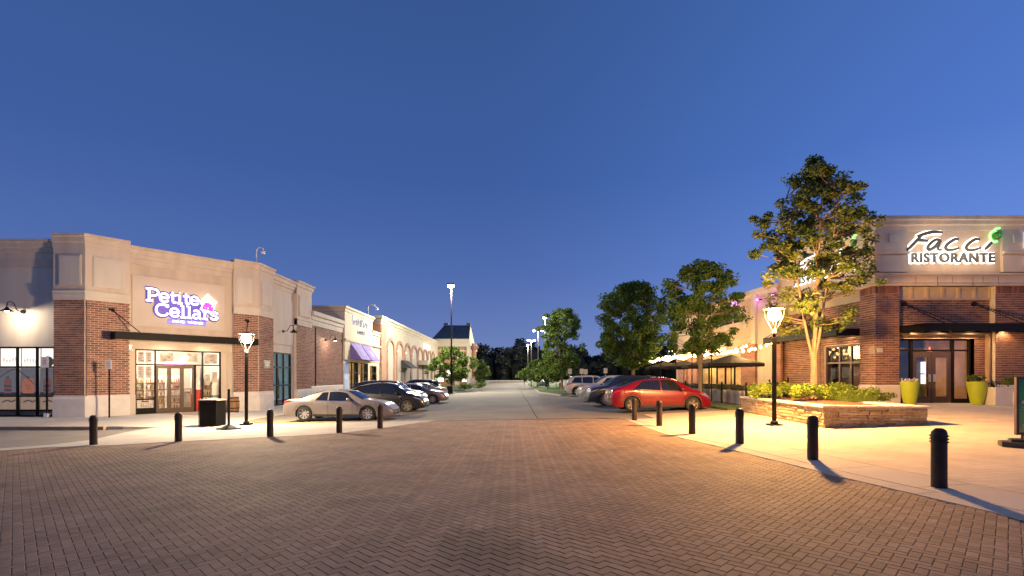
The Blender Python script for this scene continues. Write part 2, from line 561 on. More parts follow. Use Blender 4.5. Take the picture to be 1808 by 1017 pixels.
def sweep(mb, path, prof, m=0):
    """profile of (d outward, z) swept along a plan polyline with mitred corners; outward = right of travel"""
    rings = []
    cols = [offset_line(path, d) for d, z in prof]
    k = len(prof)
    base = len(mb.v)
    for i in range(len(path)):
        for j, (d, z) in enumerate(prof): mb.v.append((cols[j][i][0], cols[j][i][1], z))
    for i in range(len(path) - 1):
        for j in range(k):
            j2 = (j + 1) % k
            a = base + i * k
            mb.f.append((a + j, a + k + j, a + k + j2, a + j2)); mb.m.append(m); mb.t.append(0.0)
    mb.f.append(tuple(base + j for j in range(k))); mb.m.append(m); mb.t.append(0.0)
    e = base + (len(path) - 1) * k
    mb.f.append(tuple(e + k - 1 - j for j in range(k))); mb.m.append(m); mb.t.append(0.0)


class Face:
    """a vertical wall plane, left to right as the street sees it; d is metres out from the wall"""
    def __init__(s, A, B):
        s.A = Vector((A[0], A[1])); s.B = Vector((B[0], B[1]))
        s.L = (s.B - s.A).length
        s.d = (s.B - s.A) / s.L
        s.n = Vector((s.d.y, -s.d.x))
    def u(s, px):
        t = (px - CX) / FPX
        return (t * s.A.y - s.A.x) / (s.d.x - t * s.d.y)
    def z(s, px, py):
        Y = s.A.y + s.d.y * s.u(px)
        return EYE + (HY - py) * Y / FPX
    def P(s, u, z, d=0.0):
        q = s.A + s.d * u + s.n * d
        return (q.x, q.y, z)
    def box(s, mb, u0, u1, z0, z1, d0, d1, m=0, t=0.0, skip=()):
        mb.hexa([s.P(u0, z0, d1), s.P(u1, z0, d1), s.P(u1, z0, d0), s.P(u0, z0, d0),
                 s.P(u0, z1, d1), s.P(u1, z1, d1), s.P(u1, z1, d0), s.P(u0, z1, d0)], m, t, skip)
    def rect(s, mb, u0, u1, z0, z1, d, m=0, t=0.0):
        mb.quad(s.P(u0, z0, d), s.P(u1, z0, d), s.P(u1, z1, d), s.P(u0, z1, d), m=m, t=t)
    def wall(s, mb, u0, u1, z0, z1, d0, d1, holes=(), m=0):
        us = sorted({u0, u1} | {h[0] for h in holes} | {h[1] for h in holes})
        us = [x for x in us if u0 <= x <= u1]
        for a, b in zip(us, us[1:]):
            hs = sorted((h[2], h[3]) for h in holes if h[0] <= a + 1e-6 and h[1] >= b - 1e-6)
            z = z0
            for h0, h1 in hs:
                if h0 > z + 1e-6: s.box(mb, a, b, z, h0, d0, d1, m)
                z = max(z, h1)
            if z < z1 - 1e-6: s.box(mb, a, b, z, z1, d0, d1, m)
    def mw(s, u, z, d, sc=1.0, sz=None):
        """matrix that puts a shape drawn in local x (along), y (up), z (out) on the wall"""
        sz = sc if sz is None else sz
        o = s.P(u, z, d)
        return Matrix(((s.d.x * sc, 0, s.n.x, o[0]), (s.d.y * sc, 0, s.n.y, o[1]), (0, sz, 0, o[2]), (0, 0, 0, 1)))


BR_L, BR_H, BR_G = 0.288, 0.088, 0.018


def bricks(store, mb, face, u0, u1, z0, z1, d, holes=(), soldier=0.0):
    """real brick by brick running bond; whole bricks also go to store as (position, face) so that the nearest become parts"""
    zt = z1 - soldier
    rows = int(round((zt - z0) / (BR_H + BR_G)))
    if rows < 1: return
    ph = (zt - z0) / rows
    for r in range(rows):
        za = z0 + r * ph + BR_G / 2; zb = z0 + (r + 1) * ph - BR_G / 2
        segs = [(u0, u1)]
        for h in holes:
            if h[2] < zb - 0.01 and h[3] > za + 0.01:
                nx = []
                for a, b in segs:
                    if h[0] > a: nx.append((a, min(b, h[0])))
                    if h[1] < b: nx.append((max(a, h[1]), b))
                segs = [(a, b) for a, b in nx if b - a > 0.02]
        off = (r % 2) * (BR_L + BR_G) / 2
        for a, b in segs:
            k = math.floor((a - off) / (BR_L + BR_G))
            while True:
                x0 = off + k * (BR_L + BR_G); x1 = x0 + BR_L
                k += 1
                if x0 >= b: break
                p0, p1 = max(x0, a), min(x1, b)
                if p1 - p0 < 0.025: continue
                dd = d + rng.uniform(-0.0025, 0.0025)
                if p1 - p0 > BR_L - 1e-4 and store is not None:
                    store.append((face, (p0 + p1) / 2, (za + zb) / 2, dd, zb - za))
                else:
                    face.box(mb, p0, p1, za, zb, d - 0.02, dd, t=rng.random() * .98 + .01, skip=(4,))
    if soldier > 0:
        n = int((u1 - u0) / (BR_H + BR_G)); w = (u1 - u0) / max(n, 1)
        for i in range(n):
            face.box(mb, u0 + i * w + BR_G / 2, u0 + (i + 1) * w - BR_G / 2, zt + BR_G / 2, z1 - 0.003, d - 0.02, d + rng.uniform(0.004, 0.009), t=rng.random() * .98 + .01, skip=(4,))


def finish_bricks(store, mb, parent, keep=300):
    """the nearest bricks become parts of their own, the rest one joined part"""
    store.sort(key=lambda s: Vector(s[0].P(s[1], s[2])[:2]).length)
    bm = MB(); h = 0.047
    bm.hexa([(-BR_L / 2, -0.02, -h), (BR_L / 2, -0.02, -h), (BR_L / 2, 0.02, -h), (-BR_L / 2, 0.02, -h),
             (-BR_L / 2, -0.02, h), (BR_L / 2, -0.02, h), (BR_L / 2, 0.02, h), (-BR_L / 2, 0.02, h)])
    me = bm.mesh("brick"); me.materials.append(M_brick)
    for f, u, z, d, hh in store[:keep]:
        o = bpy.data.objects.new("brick", me)
        p = f.P(u, z, d - 0.02)
        o.location = Vector(p) - parent.location
        o.rotation_euler = (0, 0, math.atan2(f.d.y, f.d.x))
        o.scale = (1, 1, hh / (2 * h))
        link(o, parent)
    for f, u, z, d, hh in store[keep:]:
        f.box(mb, u - BR_L / 2, u + BR_L / 2, z - hh / 2, z + hh / 2, d - 0.04, d, t=rng.random() * .98 + .01, skip=(4,))
    if mb.f: new("brickwork", mb, M_brick, parent, kind="stuff")


# ------------------------------------------------------------------ lamps
def add_light(name, kind, loc, power, col, parent=None, size=0.1, **kw):
    l = bpy.data.lights.new(name, kind)
    l.energy = power; l.color = col
    if kind in ('POINT', 'SPOT'): l.shadow_soft_size = size
    for k, v in kw.items(): setattr(l, k, v)
    o = bpy.data.objects.new(name, l)
    COL.objects.link(o)
    if parent is not None:
        o.parent = parent; o.location = Vector(loc) - parent.location
    else: o.location = loc
    return o


# ------------------------------------------------------------------ lettering
def text_mesh(body, bold=0.0, extrude=0.02, spacing=1.0, shear=0.0):
    c = bpy.data.curves.new("lettering", 'FONT')
    c.body = body; c.size = 1.0; c.offset = bold; c.extrude = extrude; c.space_character = spacing; c.shear = shear
    c.resolution_u = 3
    o = bpy.data.objects.new("lettering", c)
    COL.objects.link(o)
    dg = bpy.context.evaluated_depsgraph_get()
    me = bpy.data.meshes.new_from_object(o.evaluated_get(dg))
    bpy.data.objects.remove(o); bpy.data.curves.remove(c)
    me.materials.clear()
    return me


def fit_text(body, face, u0, u1, z0, z1, d, m, parent, name="lettering", bold=0.0, extrude=0.02, spacing=1.0, **kw):
    me = text_mesh(body, bold, extrude, spacing)
    n = len(me.vertices)
    co = np.empty(n * 3); me.vertices.foreach_get("co", co); co = co.reshape(-1, 3)
    mn, mxx = co.min(0), co.max(0)
    co[:, 0] = (co[:, 0] - mn[0]) / (mxx[0] - mn[0]) * (u1 - u0) + u0
    co[:, 1] = (co[:, 1] - mn[1]) / (mxx[1] - mn[1]) * (z1 - z0) + z0
    co[:, 2] += d + extrude
    w = np.empty_like(co)
    off = parent.location if parent is not None else Vector((0, 0, 0))
    w[:, 0] = face.A.x + face.d.x * co[:, 0] + face.n.x * co[:, 2] - off.x
    w[:, 1] = face.A.y + face.d.y * co[:, 0] + face.n.y * co[:, 2] - off.y
    w[:, 2] = co[:, 1] - off.z
    me.vertices.foreach_set("co", w.ravel()); me.update()
    me.materials.append(m); me.name = name
    return link(bpy.data.objects.new(name, me), parent, **kw)


def stroke(mb, face, pts, r, d, squash=0.35, n=8):
    """a rounded stroke through (u, z) points lying on the wall"""
    base = len(mb.v)
    t = MB()
    t.tube([(p[0], p[1], 0) for p in pts], r, n=n)
    for x, y, z in t.v: mb.v.append(face.P(x, y, d + z * squash))
    for f, m, tt in zip(t.f, t.m, t.t):
        mb.f.append(tuple(base + a for a in f)); mb.m.append(m); mb.t.append(tt)


def catmull(pts, k=5):
    out = []
    P = [pts[0]] + list(pts) + [pts[-1]]
    for i in range(1, len(P) - 2):
        for j in range(k):
            t = j / k
            out.append(tuple(0.5 * ((2 * P[i][a]) + (-P[i - 1][a] + P[i + 1][a]) * t + (2 * P[i - 1][a] - 5 * P[i][a] + 4 * P[i + 1][a] - P[i + 2][a]) * t * t
                                    + (-P[i - 1][a] + 3 * P[i][a] - 3 * P[i + 1][a] + P[i + 2][a]) * t ** 3) for a in range(len(pts[0]))))
    out.append(tuple(pts[-1]))
    return out

# ================================================================== GROUND
mb = MB()
sheet(mb, [(-400, -12), (400, -12), (400, 700), (-400, 700)], 0.0)
new("parking_lot_asphalt", mb, M_asphalt, kind="structure")

edgeL = [(-30, 13.1)] + [gnd(*p) for p in ((0, 797), (84, 791), (203, 787), (312, 781), (400, 777), (477, 773), (540, 770), (599, 766), (660, 759), (720, 750), (770, 743))]
KERB = [(7.25, -2.0)] + [gnd(*p) for p in ((1808, 920), (1477, 842), (1275, 791), (1172, 767), (1102, 741))]
roadpoly = [(-30, -2.0), KERB[0]] + KERB[1:] + edgeL[::-1]
mb = MB()
sheet(mb, ccw(roadpoly), 0.003)
road = new("brick_paved_road", mb, M_joint, kind="structure")

# herringbone pavers, laid at 45 degrees; the nearest three hundred are single parts
W_, L_, G_ = 0.1, 0.2, 0.0058
M_paver = mat("clay_paver", (0.25, 0.16, 0.12), 0.82, vary=0.20, scale=1.1, bump=0.35, bscale=130,
              tint=((0.215, 0.142, 0.086), (0.262, 0.178, 0.110), (0.300, 0.208, 0.132), (0.238, 0.155, 0.090), (0.276, 0.198, 0.132)))
stain(M_paver, (-0.35, 5.25), 0.85, 0.68)


def in_poly(px, py, poly):
    inside = np.zeros(px.shape, bool)
    n = len(poly)
    for i in range(n):
        x1, y1 = poly[i]; x2, y2 = poly[(i + 1) % n]
        if y1 == y2: continue
        c = ((y1 > py) != (y2 > py)) & (px < (x2 - x1) * (py - y1) / (y2 - y1) + x1)
        inside ^= c
    return inside


c45 = math.sqrt(0.5)
I, J = np.meshgrid(np.arange(-260, 320), np.arange(-260, 320), indexing='ij')
md = (I - J) % 4
cent, ang = [], []
for want, du, dv, a in ((0, L_ / 2, W_ / 2, 0.0), (3, W_ / 2, L_ / 2, math.pi / 2)):
    k = md == want
    a_ = I[k] * W_ + du; b_ = J[k] * W_ + dv
    cent.append(np.stack([(a_ - b_) * c45, (a_ + b_) * c45], 1)); ang.append(np.full(k.sum(), a + math.pi / 4))
cent = np.concatenate(cent); ang = np.concatenate(ang)
cent[:, 0] -= 2.0
big = roadpoly
keep = in_poly(cent[:, 0], cent[:, 1], big)
# only what the camera, or one a step aside, can see
keep &= (cent[:, 1] > 2.6) & (np.abs(cent[:, 0]) < 1.12 * cent[:, 1] + 3.0)
cent, ang = cent[keep], ang[keep]
ordr = np.argsort(np.hypot(cent[:, 0] * 0.9, cent[:, 1] - 3.9) + (cent[:, 1] < 4.2) * 5)
cent, ang = cent[ordr], ang[ordr]
gzv = np.interp(cent[:, 0], GXS, GZS)


def paver_local(h=0.0055):
    hl, hw = L_ / 2 - G_ / 2, W_ / 2 - G_ / 2
    b = 0.004
    V = [(-hl, -hw, 0), (hl, -hw, 0), (hl, hw, 0), (-hl, hw, 0), (-hl, -hw, h * .55), (hl, -hw, h * .55), (hl, hw, h * .55), (-hl, hw, h * .55),
         (-hl + b, -hw + b, h), (hl - b, -hw + b, h), (hl - b, hw - b, h), (-hl + b, hw - b, h)]
    Fq = [(0, 1, 5, 4), (1, 2, 6, 5), (2, 3, 7, 6), (3, 0, 4, 7), (4, 5, 9, 8), (5, 6, 10, 9), (6, 7, 11, 10), (7, 4, 8, 11), (8, 9, 10, 11)]
    return np.array(V), np.array(Fq)


PV, PF = paver_local()
NK = 300
pm = array_mesh("paver", PV, PF); pm.materials.append(M_paver)
for k in range(NK):
    o = bpy.data.objects.new("paver", pm)
    x, y = cent[k]
    o.location = (x, y, gzv[k] + 0.006 + rng.uniform(-.0006, .0006))
    o.rotation_euler = (rng.uniform(-.003, .003), rng.uniform(-.003, .003), ang[k] + rng.uniform(-.008, .008))
    link(o, road)
c_, a_, g_ = cent[NK:], ang[NK:] + nrg.uniform(-.012, .012, len(cent) - NK), gzv[NK:]
n = len(c_)
cs, sn = np.cos(a_)[:, None], np.sin(a_)[:, None]
X = PV[None, :, 0] * cs - PV[None, :, 1] * sn + c_[:, 0:1]
Y = PV[None, :, 0] * sn + PV[None, :, 1] * cs + c_[:, 1:2]
Z = PV[None, :, 2] + np.interp(X, GXS, GZS) + 0.006 + nrg.uniform(-.0006, .0006, (n, 1))
V = np.stack([X, Y, Z], 2).reshape(-1, 3)
Fa = (PF[None] + (np.arange(n) * 12)[:, None, None]).reshape(-1, 4)
me = array_mesh("pavers", V, Fa, np.repeat(nrg.random(n) * .98 + .01, 9))
me.materials.append(M_paver)
link(bpy.data.objects.new("pavers", me), road, kind="stuff")

# flush concrete kerb band and plaza on the right
mb = MB()
K1 = offset_line(KERB, 0.34); K2 = offset_line(KERB, 0.365); K3 = offset_line(KERB, 1.25); K4 = offset_line(KERB, 1.265)
sheet(mb, KERB + K1[::-1], 0.022, step=0.03)
new("plaza_kerb", mb, M_kerb, kind="structure")
mb = MB()
sheet(mb, K2 + K3[::-1], 0.022, step=0.03)
pb0 = new("plaza_border", mb, M_conc, kind="structure")
mb = MB()
for (l0, l1, st0, n__) in ((K2, K3, 1.6, 16), (KERB, K1, 3.1, 8)):          # scored joints across the bands
    tot = math.hypot(l0[-1][0] - l0[0][0], l0[-1][1] - l0[0][1])
    for q in range(1, n__):
        t_ = q * st0 / tot
        if t_ > .98: break
        def on(l):
            s_ = t_ * (len(l) - 1); ys_ = l[0][1] + (l[-1][1] - l[0][1]) * t_
            for a, b in zip(l, l[1:]):
                if a[1] <= ys_ <= b[1]: return (a[0] + (b[0] - a[0]) * (ys_ - a[1]) / (b[1] - a[1]), ys_)
            return l[-1]
        p, r = on(l0), on(l1)
        mb.quad((p[0], p[1], gz(p[0]) + .0235), (r[0], r[1], gz(r[0]) + .0235), (r[0], r[1] + .014, gz(r[0]) + .0235), (p[0], p[1] + .014, gz(p[0]) + .0235))
new("scored_joints", mb, M_joint, pb0, kind="stuff")
M_plaza = masonry_mat("plaza_paving", (0.44, 0.37, 0.29), (0.47, 0.40, 0.32), (0.30, 0.25, 0.20), bw=0.40, bh=0.2, mw=0.012, bump=0.3, ground=True, vary=0.14)
mb = MB()
far = K4[-1]
sheet(mb, K4 + [(far[0], 22.2), (10.4, 22.5), (10.9, 22.9), (11.0, 47.5), (60, 47.5), (60, -2)], 0.022, step=0.05)
new("plaza", mb, M_plaza, kind="structure")
mb = MB()
sheet(mb, [(9.75, 22.55), (10.95, 22.95), (10.95, 47.5), (9.75, 47.5)], 0.10, step=0.11)
new("grass_verge", mb, M_grass, kind="structure")

# driveway, apron and pavement on the left
mb = MB()
drv = [(-30, 13.4)] + [gnd(*p) for p in ((0, 793), (84, 787), (160, 778), (222, 764), (234, 758))] + [(-32, 20.2)]
sheet(mb, drv, 0.004)
new("driveway", mb, M_asphalt2, kind="structure")
A0 = gnd(234, 758)
backL = [(-6.0, 21.2), (-10.8, 21.3), (-11.6, 22.0), (-12.4, 23.5), (-12.4, 52.0), (-15.9, 52.0), (-15.9, 24.0), (-14.2, 23.6), (A0[0] + .6, A0[1])]
apron = edgeL[1:] + [(-5.4, 21.1)] + backL + [gnd(*p) for p in ((222, 764), (160, 778), (84, 787), (0, 793))]
mb = MB(); sheet(mb, apron, 0.022, step=0.03)
new("concrete_apron", mb, M_conc, kind="structure")
mb = MB()
walk = [(-32, A0[1] - .1), (A0[0] - .3, A0[1] - .1), (A0[0] - .3, 25.2), (-18.6, 26.2), (-32, 26.2)]
sheet(mb, walk, 0.13, step=0.2)
x0, x1 = A0[0] - .3, A0[0] + .9
for yy0, yy1 in ((A0[1] - .1, 24.4),):
    mb.quad((x0, yy0, gz(x0) + .13), (x1, yy0 + .5, gz(x1) + .024), (x1, yy1 + 3, gz(x1) + .024), (x0, yy1 + 3, gz(x0) + .13))
    mb.quad((x0, yy0, gz(x0)), (x1, yy0 + .5, gz(x1) - .01), (x1, yy0 + .5, gz(x1) + .024), (x0, yy0, gz(x0) + .13))
new("pavement", mb, M_conc, kind="structure")
mb = MB()
for i in range(7):
    xa = -30 + i * 2.0
    xb = min(xa + 1.985, A0[0] - .3)
    if xa < xb: sheet(mb, [(xa, A0[1] - .28), (xb, A0[1] - .28), (xb, A0[1] - .11), (xa, A0[1] - .11)], 0.135, step=0.2)
new("pavement_kerb", mb, mat("kerb_tan", (0.34, 0.24, 0.12), 0.88, vary=0.2, scale=3, bump=.3, bscale=90), kind="structure")

# painted bay lines, stop line where the pavers end
M_line = mat("road_paint", (0.62, 0.60, 0.55), 0.8, vary=0.25, scale=12)
M_liney = mat("yellow_paint", (0.62, 0.36, 0.06), 0.8, vary=0.2, scale=12)
mb = MB()
for yy in (25.9, 28.6, 31.3, 34.0, 36.7, 39.4, 42.1, 44.8):
    sheet(mb, [(4.6, yy + .4), (9.6, yy + .4), (9.6, yy + .5), (4.6, yy + .5)], 0.004)
    sheet(mb, [(-10.6, yy - .6), (-5.6, yy - .6), (-5.6, yy - .5), (-10.6, yy - .5)], 0.004)
new("bay_lines", mb, M_line, kind="structure")
mb = MB()
for i in range(9): sheet(mb, [(-12.0 + i * .5, 21.75), (-11.7 + i * .5, 21.75), (-11.2 + i * .5, 22.6), (-11.5 + i * .5, 22.6)], 0.026 if i < 1 else .004)
new("hatched_marking", mb, M_liney, kind="structure")

mb = MB()
sheet(mb, [(-5.2, 20.95), (4.5, 20.75), (4.5, 20.93), (-5.2, 21.13)], 0.018, step=.02)
new("paving_edge_band", mb, mat("dark_edging", (0.12, 0.10, 0.085), .9, vary=.2, scale=4), kind="structure")

# tar lines across the asphalt
mb = MB()
def crack(pts, w=0.03):
    p = catmull(pts, 6)
    for a, b in zip(p, p[1:]):
        d = Vector((b[0] - a[0], b[1] - a[1])).normalized(); nx, ny = -d.y * w, d.x * w
        mb.quad((a[0] - nx, a[1] - ny, gz(a[0]) + .0035), (b[0] - nx, b[1] - ny, gz(b[0]) + .0035), (b[0] + nx, b[1] + ny, gz(b[0]) + .0035), (a[0] + nx, a[1] + ny, gz(a[0]) + .0035))
crack([(1.1, 21.2), (1.08, 26), (1.12, 34), (1.05, 44), (1.1, 60)], .02)
crack([(-4.5, 25.1), (-2, 25.3), (1, 25.0), (4, 25.4)])
crack([(-17.2, 15.4), (-16.6, 16.2), (-15.8, 16.5), (-15.3, 17.4)])
new("tar_seams", mb, mat("tar", (0.07, 0.062, 0.052), .97, vary=.2, spec=.05), kind="structure")


def island(name, poly, grass_poly=None):
    mb = MB(); sheet(mb, poly, 0.14, step=0.16); new(name + "_kerb", mb, M_kerb, kind="structure")
    cx = sum(p[0] for p in poly) / len(poly); cy = sum(p[1] for p in poly) / len(poly)
    g = []
    for p in poly:
        d = Vector((p[0] - cx, p[1] - cy)); l = d.length
        g.append((cx + d.x * (1 - .22 / l), cy + d.y * (1 - .22 / l)))
    mb = MB(); sheet(mb, g, 0.17, step=0.04); new(name + "_grass", mb, M_grass, kind="structure")


island("left_island", [gnd(742, 699), gnd(785, 699), gnd(812, 693), gnd(840, 684), gnd(866, 673.5), (-9.0, 150), (-15.4, 150), (-15.0, 62), (-12.5, 50)])
island("right_island", [gnd(952, 694), gnd(990, 699), gnd(1012, 697), (9.5, 56), (9.5, 70), gnd(949, 675.5), gnd(936, 675), gnd(932, 679)])

# far meadow, the wood behind and its rail
mb = MB()
sheet(mb, [(-400, 150), (400, 150), (400, 690), (-400, 690)], 0.02)
new("far_grass", mb, M_grass, kind="structure")

# ================================================================== BUILDINGS, LEFT
def storefront(root, f, u0, u1, z0, z1, cols, rows, fm=M_dark, w=0.06, gm=M_glass, d=-0.06, skip=()):
    """aluminium frame with separate panes; cols and rows are inner mullion positions"""
    us = [u0] + list(cols) + [u1]; zs = [z0] + list(rows) + [z1]
    fr = MB()
    for k, u in enumerate(us):
        a = u - (0 if k == 0 else w / 2); b = u + (0 if k == len(us) - 1 else w / 2)
        if k == 0: b = u + w
        if k == len(us) - 1: a = u - w
        f.box(fr, a, b, z0, z1, d - .05, d + .05)
    for k, z in enumerate(zs):
        a = z - (0 if k == 0 else w / 2); b = z + (0 if k == len(zs) - 1 else w / 2)
        if k == 0: b = z + w
        if k == len(zs) - 1: a = z - w
        for i, (p, q) in enumerate(zip(us, us[1:])):
            if ('h', k, i) in skip: continue
            f.box(fr, p + (w if i == 0 else w / 2), q - (w if i == len(us) - 2 else w / 2), a, b, d - .047, d + .047)
    fo = new("window", fr, fm, root)
    for i, (p, q) in enumerate(zip(us, us[1:])):
        for j, (r, s) in enumerate(zip(zs, zs[1:])):
            if (i, j) in skip: continue
            g = MB(); f.rect(g, p + .03, q - .03, r + .03, s - .03, d)
            new("pane", g, gm, fo)
    return fo


def room(root, f, u0, u1, z0, z1, depth, m, floor=None, back=None, name="interior", ceil=None):
    r = MB(); t = .08
    f.box(r, u0 - t, u1 + t, z0, z1, -depth - t, -depth, 2)
    f.box(r, u0 - t, u0, z0, z1, -depth, -.12, 0)
    f.box(r, u1, u1 + t, z0, z1, -depth, -.12, 0)
    f.box(r, u0 - t, u1 + t, z1, z1 + t, -depth - t, -.10, 3)
    f.box(r, u0 - t, u1 + t, z0 - t, z0, -depth - t, -.10, 1)
    return new(name, r, [m, floor or m, back or m, ceil or m], root)


CORN = [(-.25, -.9), (.06, -.9), (.06, -.62), (.14, -.60), (.14, -.42), (.22, -.38), (.24, -.16), (.34, -.12), (.34, 0), (-.25, 0)]


def cornice(root, path, top, m, sc=1.0, name="cornice", wide=.85):
    mb = MB(); sweep(mb, path, [(d * wide + (.03 if wide < .8 else 0) if d > 0 else d, top + z * sc) for d, z in CORN], 0)
    return new(name, mb, m, root)


def shade_light(root_label, f, u, z, lit=True, power=60, reach=0.75, col=(1, .84, .62), group="gooseneck lamps on the shop fronts"):
    """gooseneck wall lamp: back plate, swan-neck arm, cone shade, bulb"""
    t = thing("gooseneck_lamp", root_label, "wall lamp", f.P(u, z, 0.06), group)
    mb = MB(); p = f.P(u, z, .09); mb.tube([f.P(u, z, .05), f.P(u, z, .12)], .09, n=12); new("back_plate", mb, M_black, t, smooth=True, angle=40)
    mb = MB(); mb.tube(catmull([f.P(u, z, .1), f.P(u, z + .05, .35), f.P(u, z + .38, .55), f.P(u, z + .36, reach), f.P(u, z + .14, reach + .04)]), .02, n=8)
    new("arm", mb, M_black, t, smooth=True, angle=50)
    c = f.P(u, z + .14, reach + .04)
    mb = MB(); mb.lathe([(.03, .0), (.06, -.03), (.09, -.09), (.25, -.20), (.26, -.22), (.24, -.205), (.08, -.10), (.001, -.06)], c, 20)
    new("shade", mb, M_black, t, smooth=True, angle=40)
    if lit:
        mb = MB(); mb.blob((c[0], c[1], c[2] - .17), .085, 10); new("bulb", mb, glow("bulb_warm", (1, .86, .66), 60), t, smooth=True)
        add_light("bulb_light", 'POINT', (c[0], c[1], c[2] - .27), power, col, t, size=.08)
    return t


# ---------------------------------------------------------------- wine shop
SH_TOP = 8.62
G0 = -0.24
P0 = (-32.0, 24.35); P1 = (at(98, 24.35), 24.35); P2 = (at(98, 24.1), 24.1); P3 = (at(152, 24.1), 24.1)
P4 = (-19.55, 25.45); P5 = (-16.38, 29.23); P6 = (-15.47, 30.31); P7 = (-15.47, 32.1); P8 = (-15.47, 35.6); P9 = (-15.47, 38.2)
shop = thing("wine_shop", "taupe and brick wine shop with angled glazed entrance under a dark canopy", "shop", (-18, 27, 0))
fA = Face(P0, P1); fB = Face(P2, P3); fC = Face(P3, P4); fD = Face(P4, P5); fE = Face(P5, P6); fF = Face(P6, P7); fG = Face(P7, P8); fH = Face(P8, P9)
wA = MB()
# the far left wall with its three-light window
uw0, uw1 = fA.u(-40), fA.u(95)
zw0, zw1 = G0 + .02, fA.z(50, 612)
fA.wall(wA, 0, fA.L + .02, G0 - .3, 8.0, -.3, 0, [(uw0, uw1, zw0, zw1)])
fA.rect(wA, 0, fA.L, fA.z(50, 505), fA.z(50, 468), 0.003)
new("wall", wA, M_stucco, shop)
mb = MB(); fA.box(mb, 0, fA.L - .02, fA.z(50, 472), fA.z(50, 447), 0.0, .05); new("frieze_band", mb, M_taupe, shop)
pierw = MB(); bstore = []; brickmb = MB()


def pier(f, u0, u1, thick=.10, zb=.81, zt=5.44):
    f.box(pierw, u0 + .005, u1 - .005, zb - .2, 5.50, -.23, thick - .012, 0)
    bricks(bstore, brickmb, f, u0 + .002, u1 - .002, zb + .03, zt, thick, soldier=0)


base = MB(); trim = MB(); upper = MB(); pan = MB()
corner1 = [P2, P3, P4]
sweep(base, corner1, [(-.2, G0 - .3), (.16, G0 - .3), (.16, .66), (.13, .74), (.13, .81), (-.2, .81)])
pathP2 = [P5, P6, P7]
sweep(base, pathP2, [(-.2, G0 - .3), (.16, G0 - .3), (.16, .66), (.13, .74), (.13, .81), (-.2, .81)])
pathP3 = [P8, P9]
sweep(base, pathP3, [(-.2, G0 - .3), (.16, G0 - .3), (.16, .66), (.13, .74), (.13, .81), (-.2, .81)])
for f in (fB, fC, fE, fF, fH): pier(f, 0, f.L)
for pth in (corner1, pathP2, pathP3):
    sweep(upper, pth, [(-.2, 5.44), (.12, 5.44), (.12, 8.1), (-.2, 8.1)])
    sweep(trim, pth, [(-.1, 5.44), (.15, 5.44), (.15, 5.60), (.17, 5.64), (.17, 5.80), (.20, 5.84), (.20, 5.90), (-.1, 5.90)])
for f, a, b in ((fB, .18, .92), (fC, .14, .88), (fE, .08, .72), (fF, .16, .84), (fH, .12, .88)):
    L = f.L
    f.box(pan, a * L, b * L, 6.12, 7.60, .12, .165)
    f.box(pan, a * L + .06, b * L - .06, 6.18, 7.54, .165, .18)
new("pier_core", pierw, M_mortar, shop)
new("stone_base", base, M_lime, shop)
new("upper_wall", upper, M_taupe2, shop)
new("trim", trim, M_stucco2, shop)
new("raised_panel", pan, M_stucco2, shop)
finish_bricks(bstore, brickmb, shop, 300)
# angled storefront wall
du0, du1 = fD.u(240), fD.u(392); dz1 = 3.17
wD = MB()
fD.wall(wD, 0, fD.L, G0 - .3, 8.1, -.35, -.12, [(du0, du1, G0 + .02, dz1)])
new("storefront_wall", wD, M_taupe, shop)
mb = MB(); fD.box(mb, fD.u(234), fD.u(397), 4.36, 7.0, -.12, -.07); fD.box(mb, 0, fD.L, dz1 + .0, 3.55, -.12, -.09); fD.box(mb, 0, du0 - .0, G0, .81, -.12, -.05); fD.box(mb, du1, fD.L, G0, .81, -.12, -.05)
new("sign_panel", mb, mat("stucco_panel", (.50, .42, .34), .9, vary=.06, scale=1.0, bump=.2, bscale=110), shop)
# street side glazed bay
gu0, gu1 = fG.u(481), fG.u(516); gz1 = 3.35
wG = MB(); fG.wall(wG, 0, fG.L, G0 - .3, 8.1, -.35, -.08, [(gu0, gu1, G0 + .05, gz1)]); new("bay_wall", wG, M_stucco2, shop)
mb = MB(); fG.box(mb, .25, fG.L - .35, 3.9, 7.0, -.08, -.03); new("raised_panel", mb, M_stucco2, shop)
cornice(shop, [(P1[0] - 10, P1[1]), (P1[0] + .0, P1[1])], 8.40, M_taupe2)
cornice(shop, corner1, 8.62, M_taupe2, 1.0, wide=.72)
fDi = offset_line([P4, P5], -.12)
cornice(shop, fDi, 8.44, M_taupe2)
cornice(shop, pathP2, 8.62, M_taupe2)
cornice(shop, [(P7[0] - .1, P7[1]), (P8[0] - .1, P8[1])], 8.44, M_taupe2)
cornice(shop, [P8, P9, (P9[0] - 2.5, P9[1])], 8.62, M_taupe2)
mb = MB(); mb.prism([(-32, 24.8), (P1[0], 24.8), (P3[0], 24.5), (P4[0] - .2, 25.8), (P6[0] - .3, 30.5), (P9[0] - .3, 38.1), (-32, 38.1)], 7.7, 7.75); new("roof", mb, M_taupe, shop)

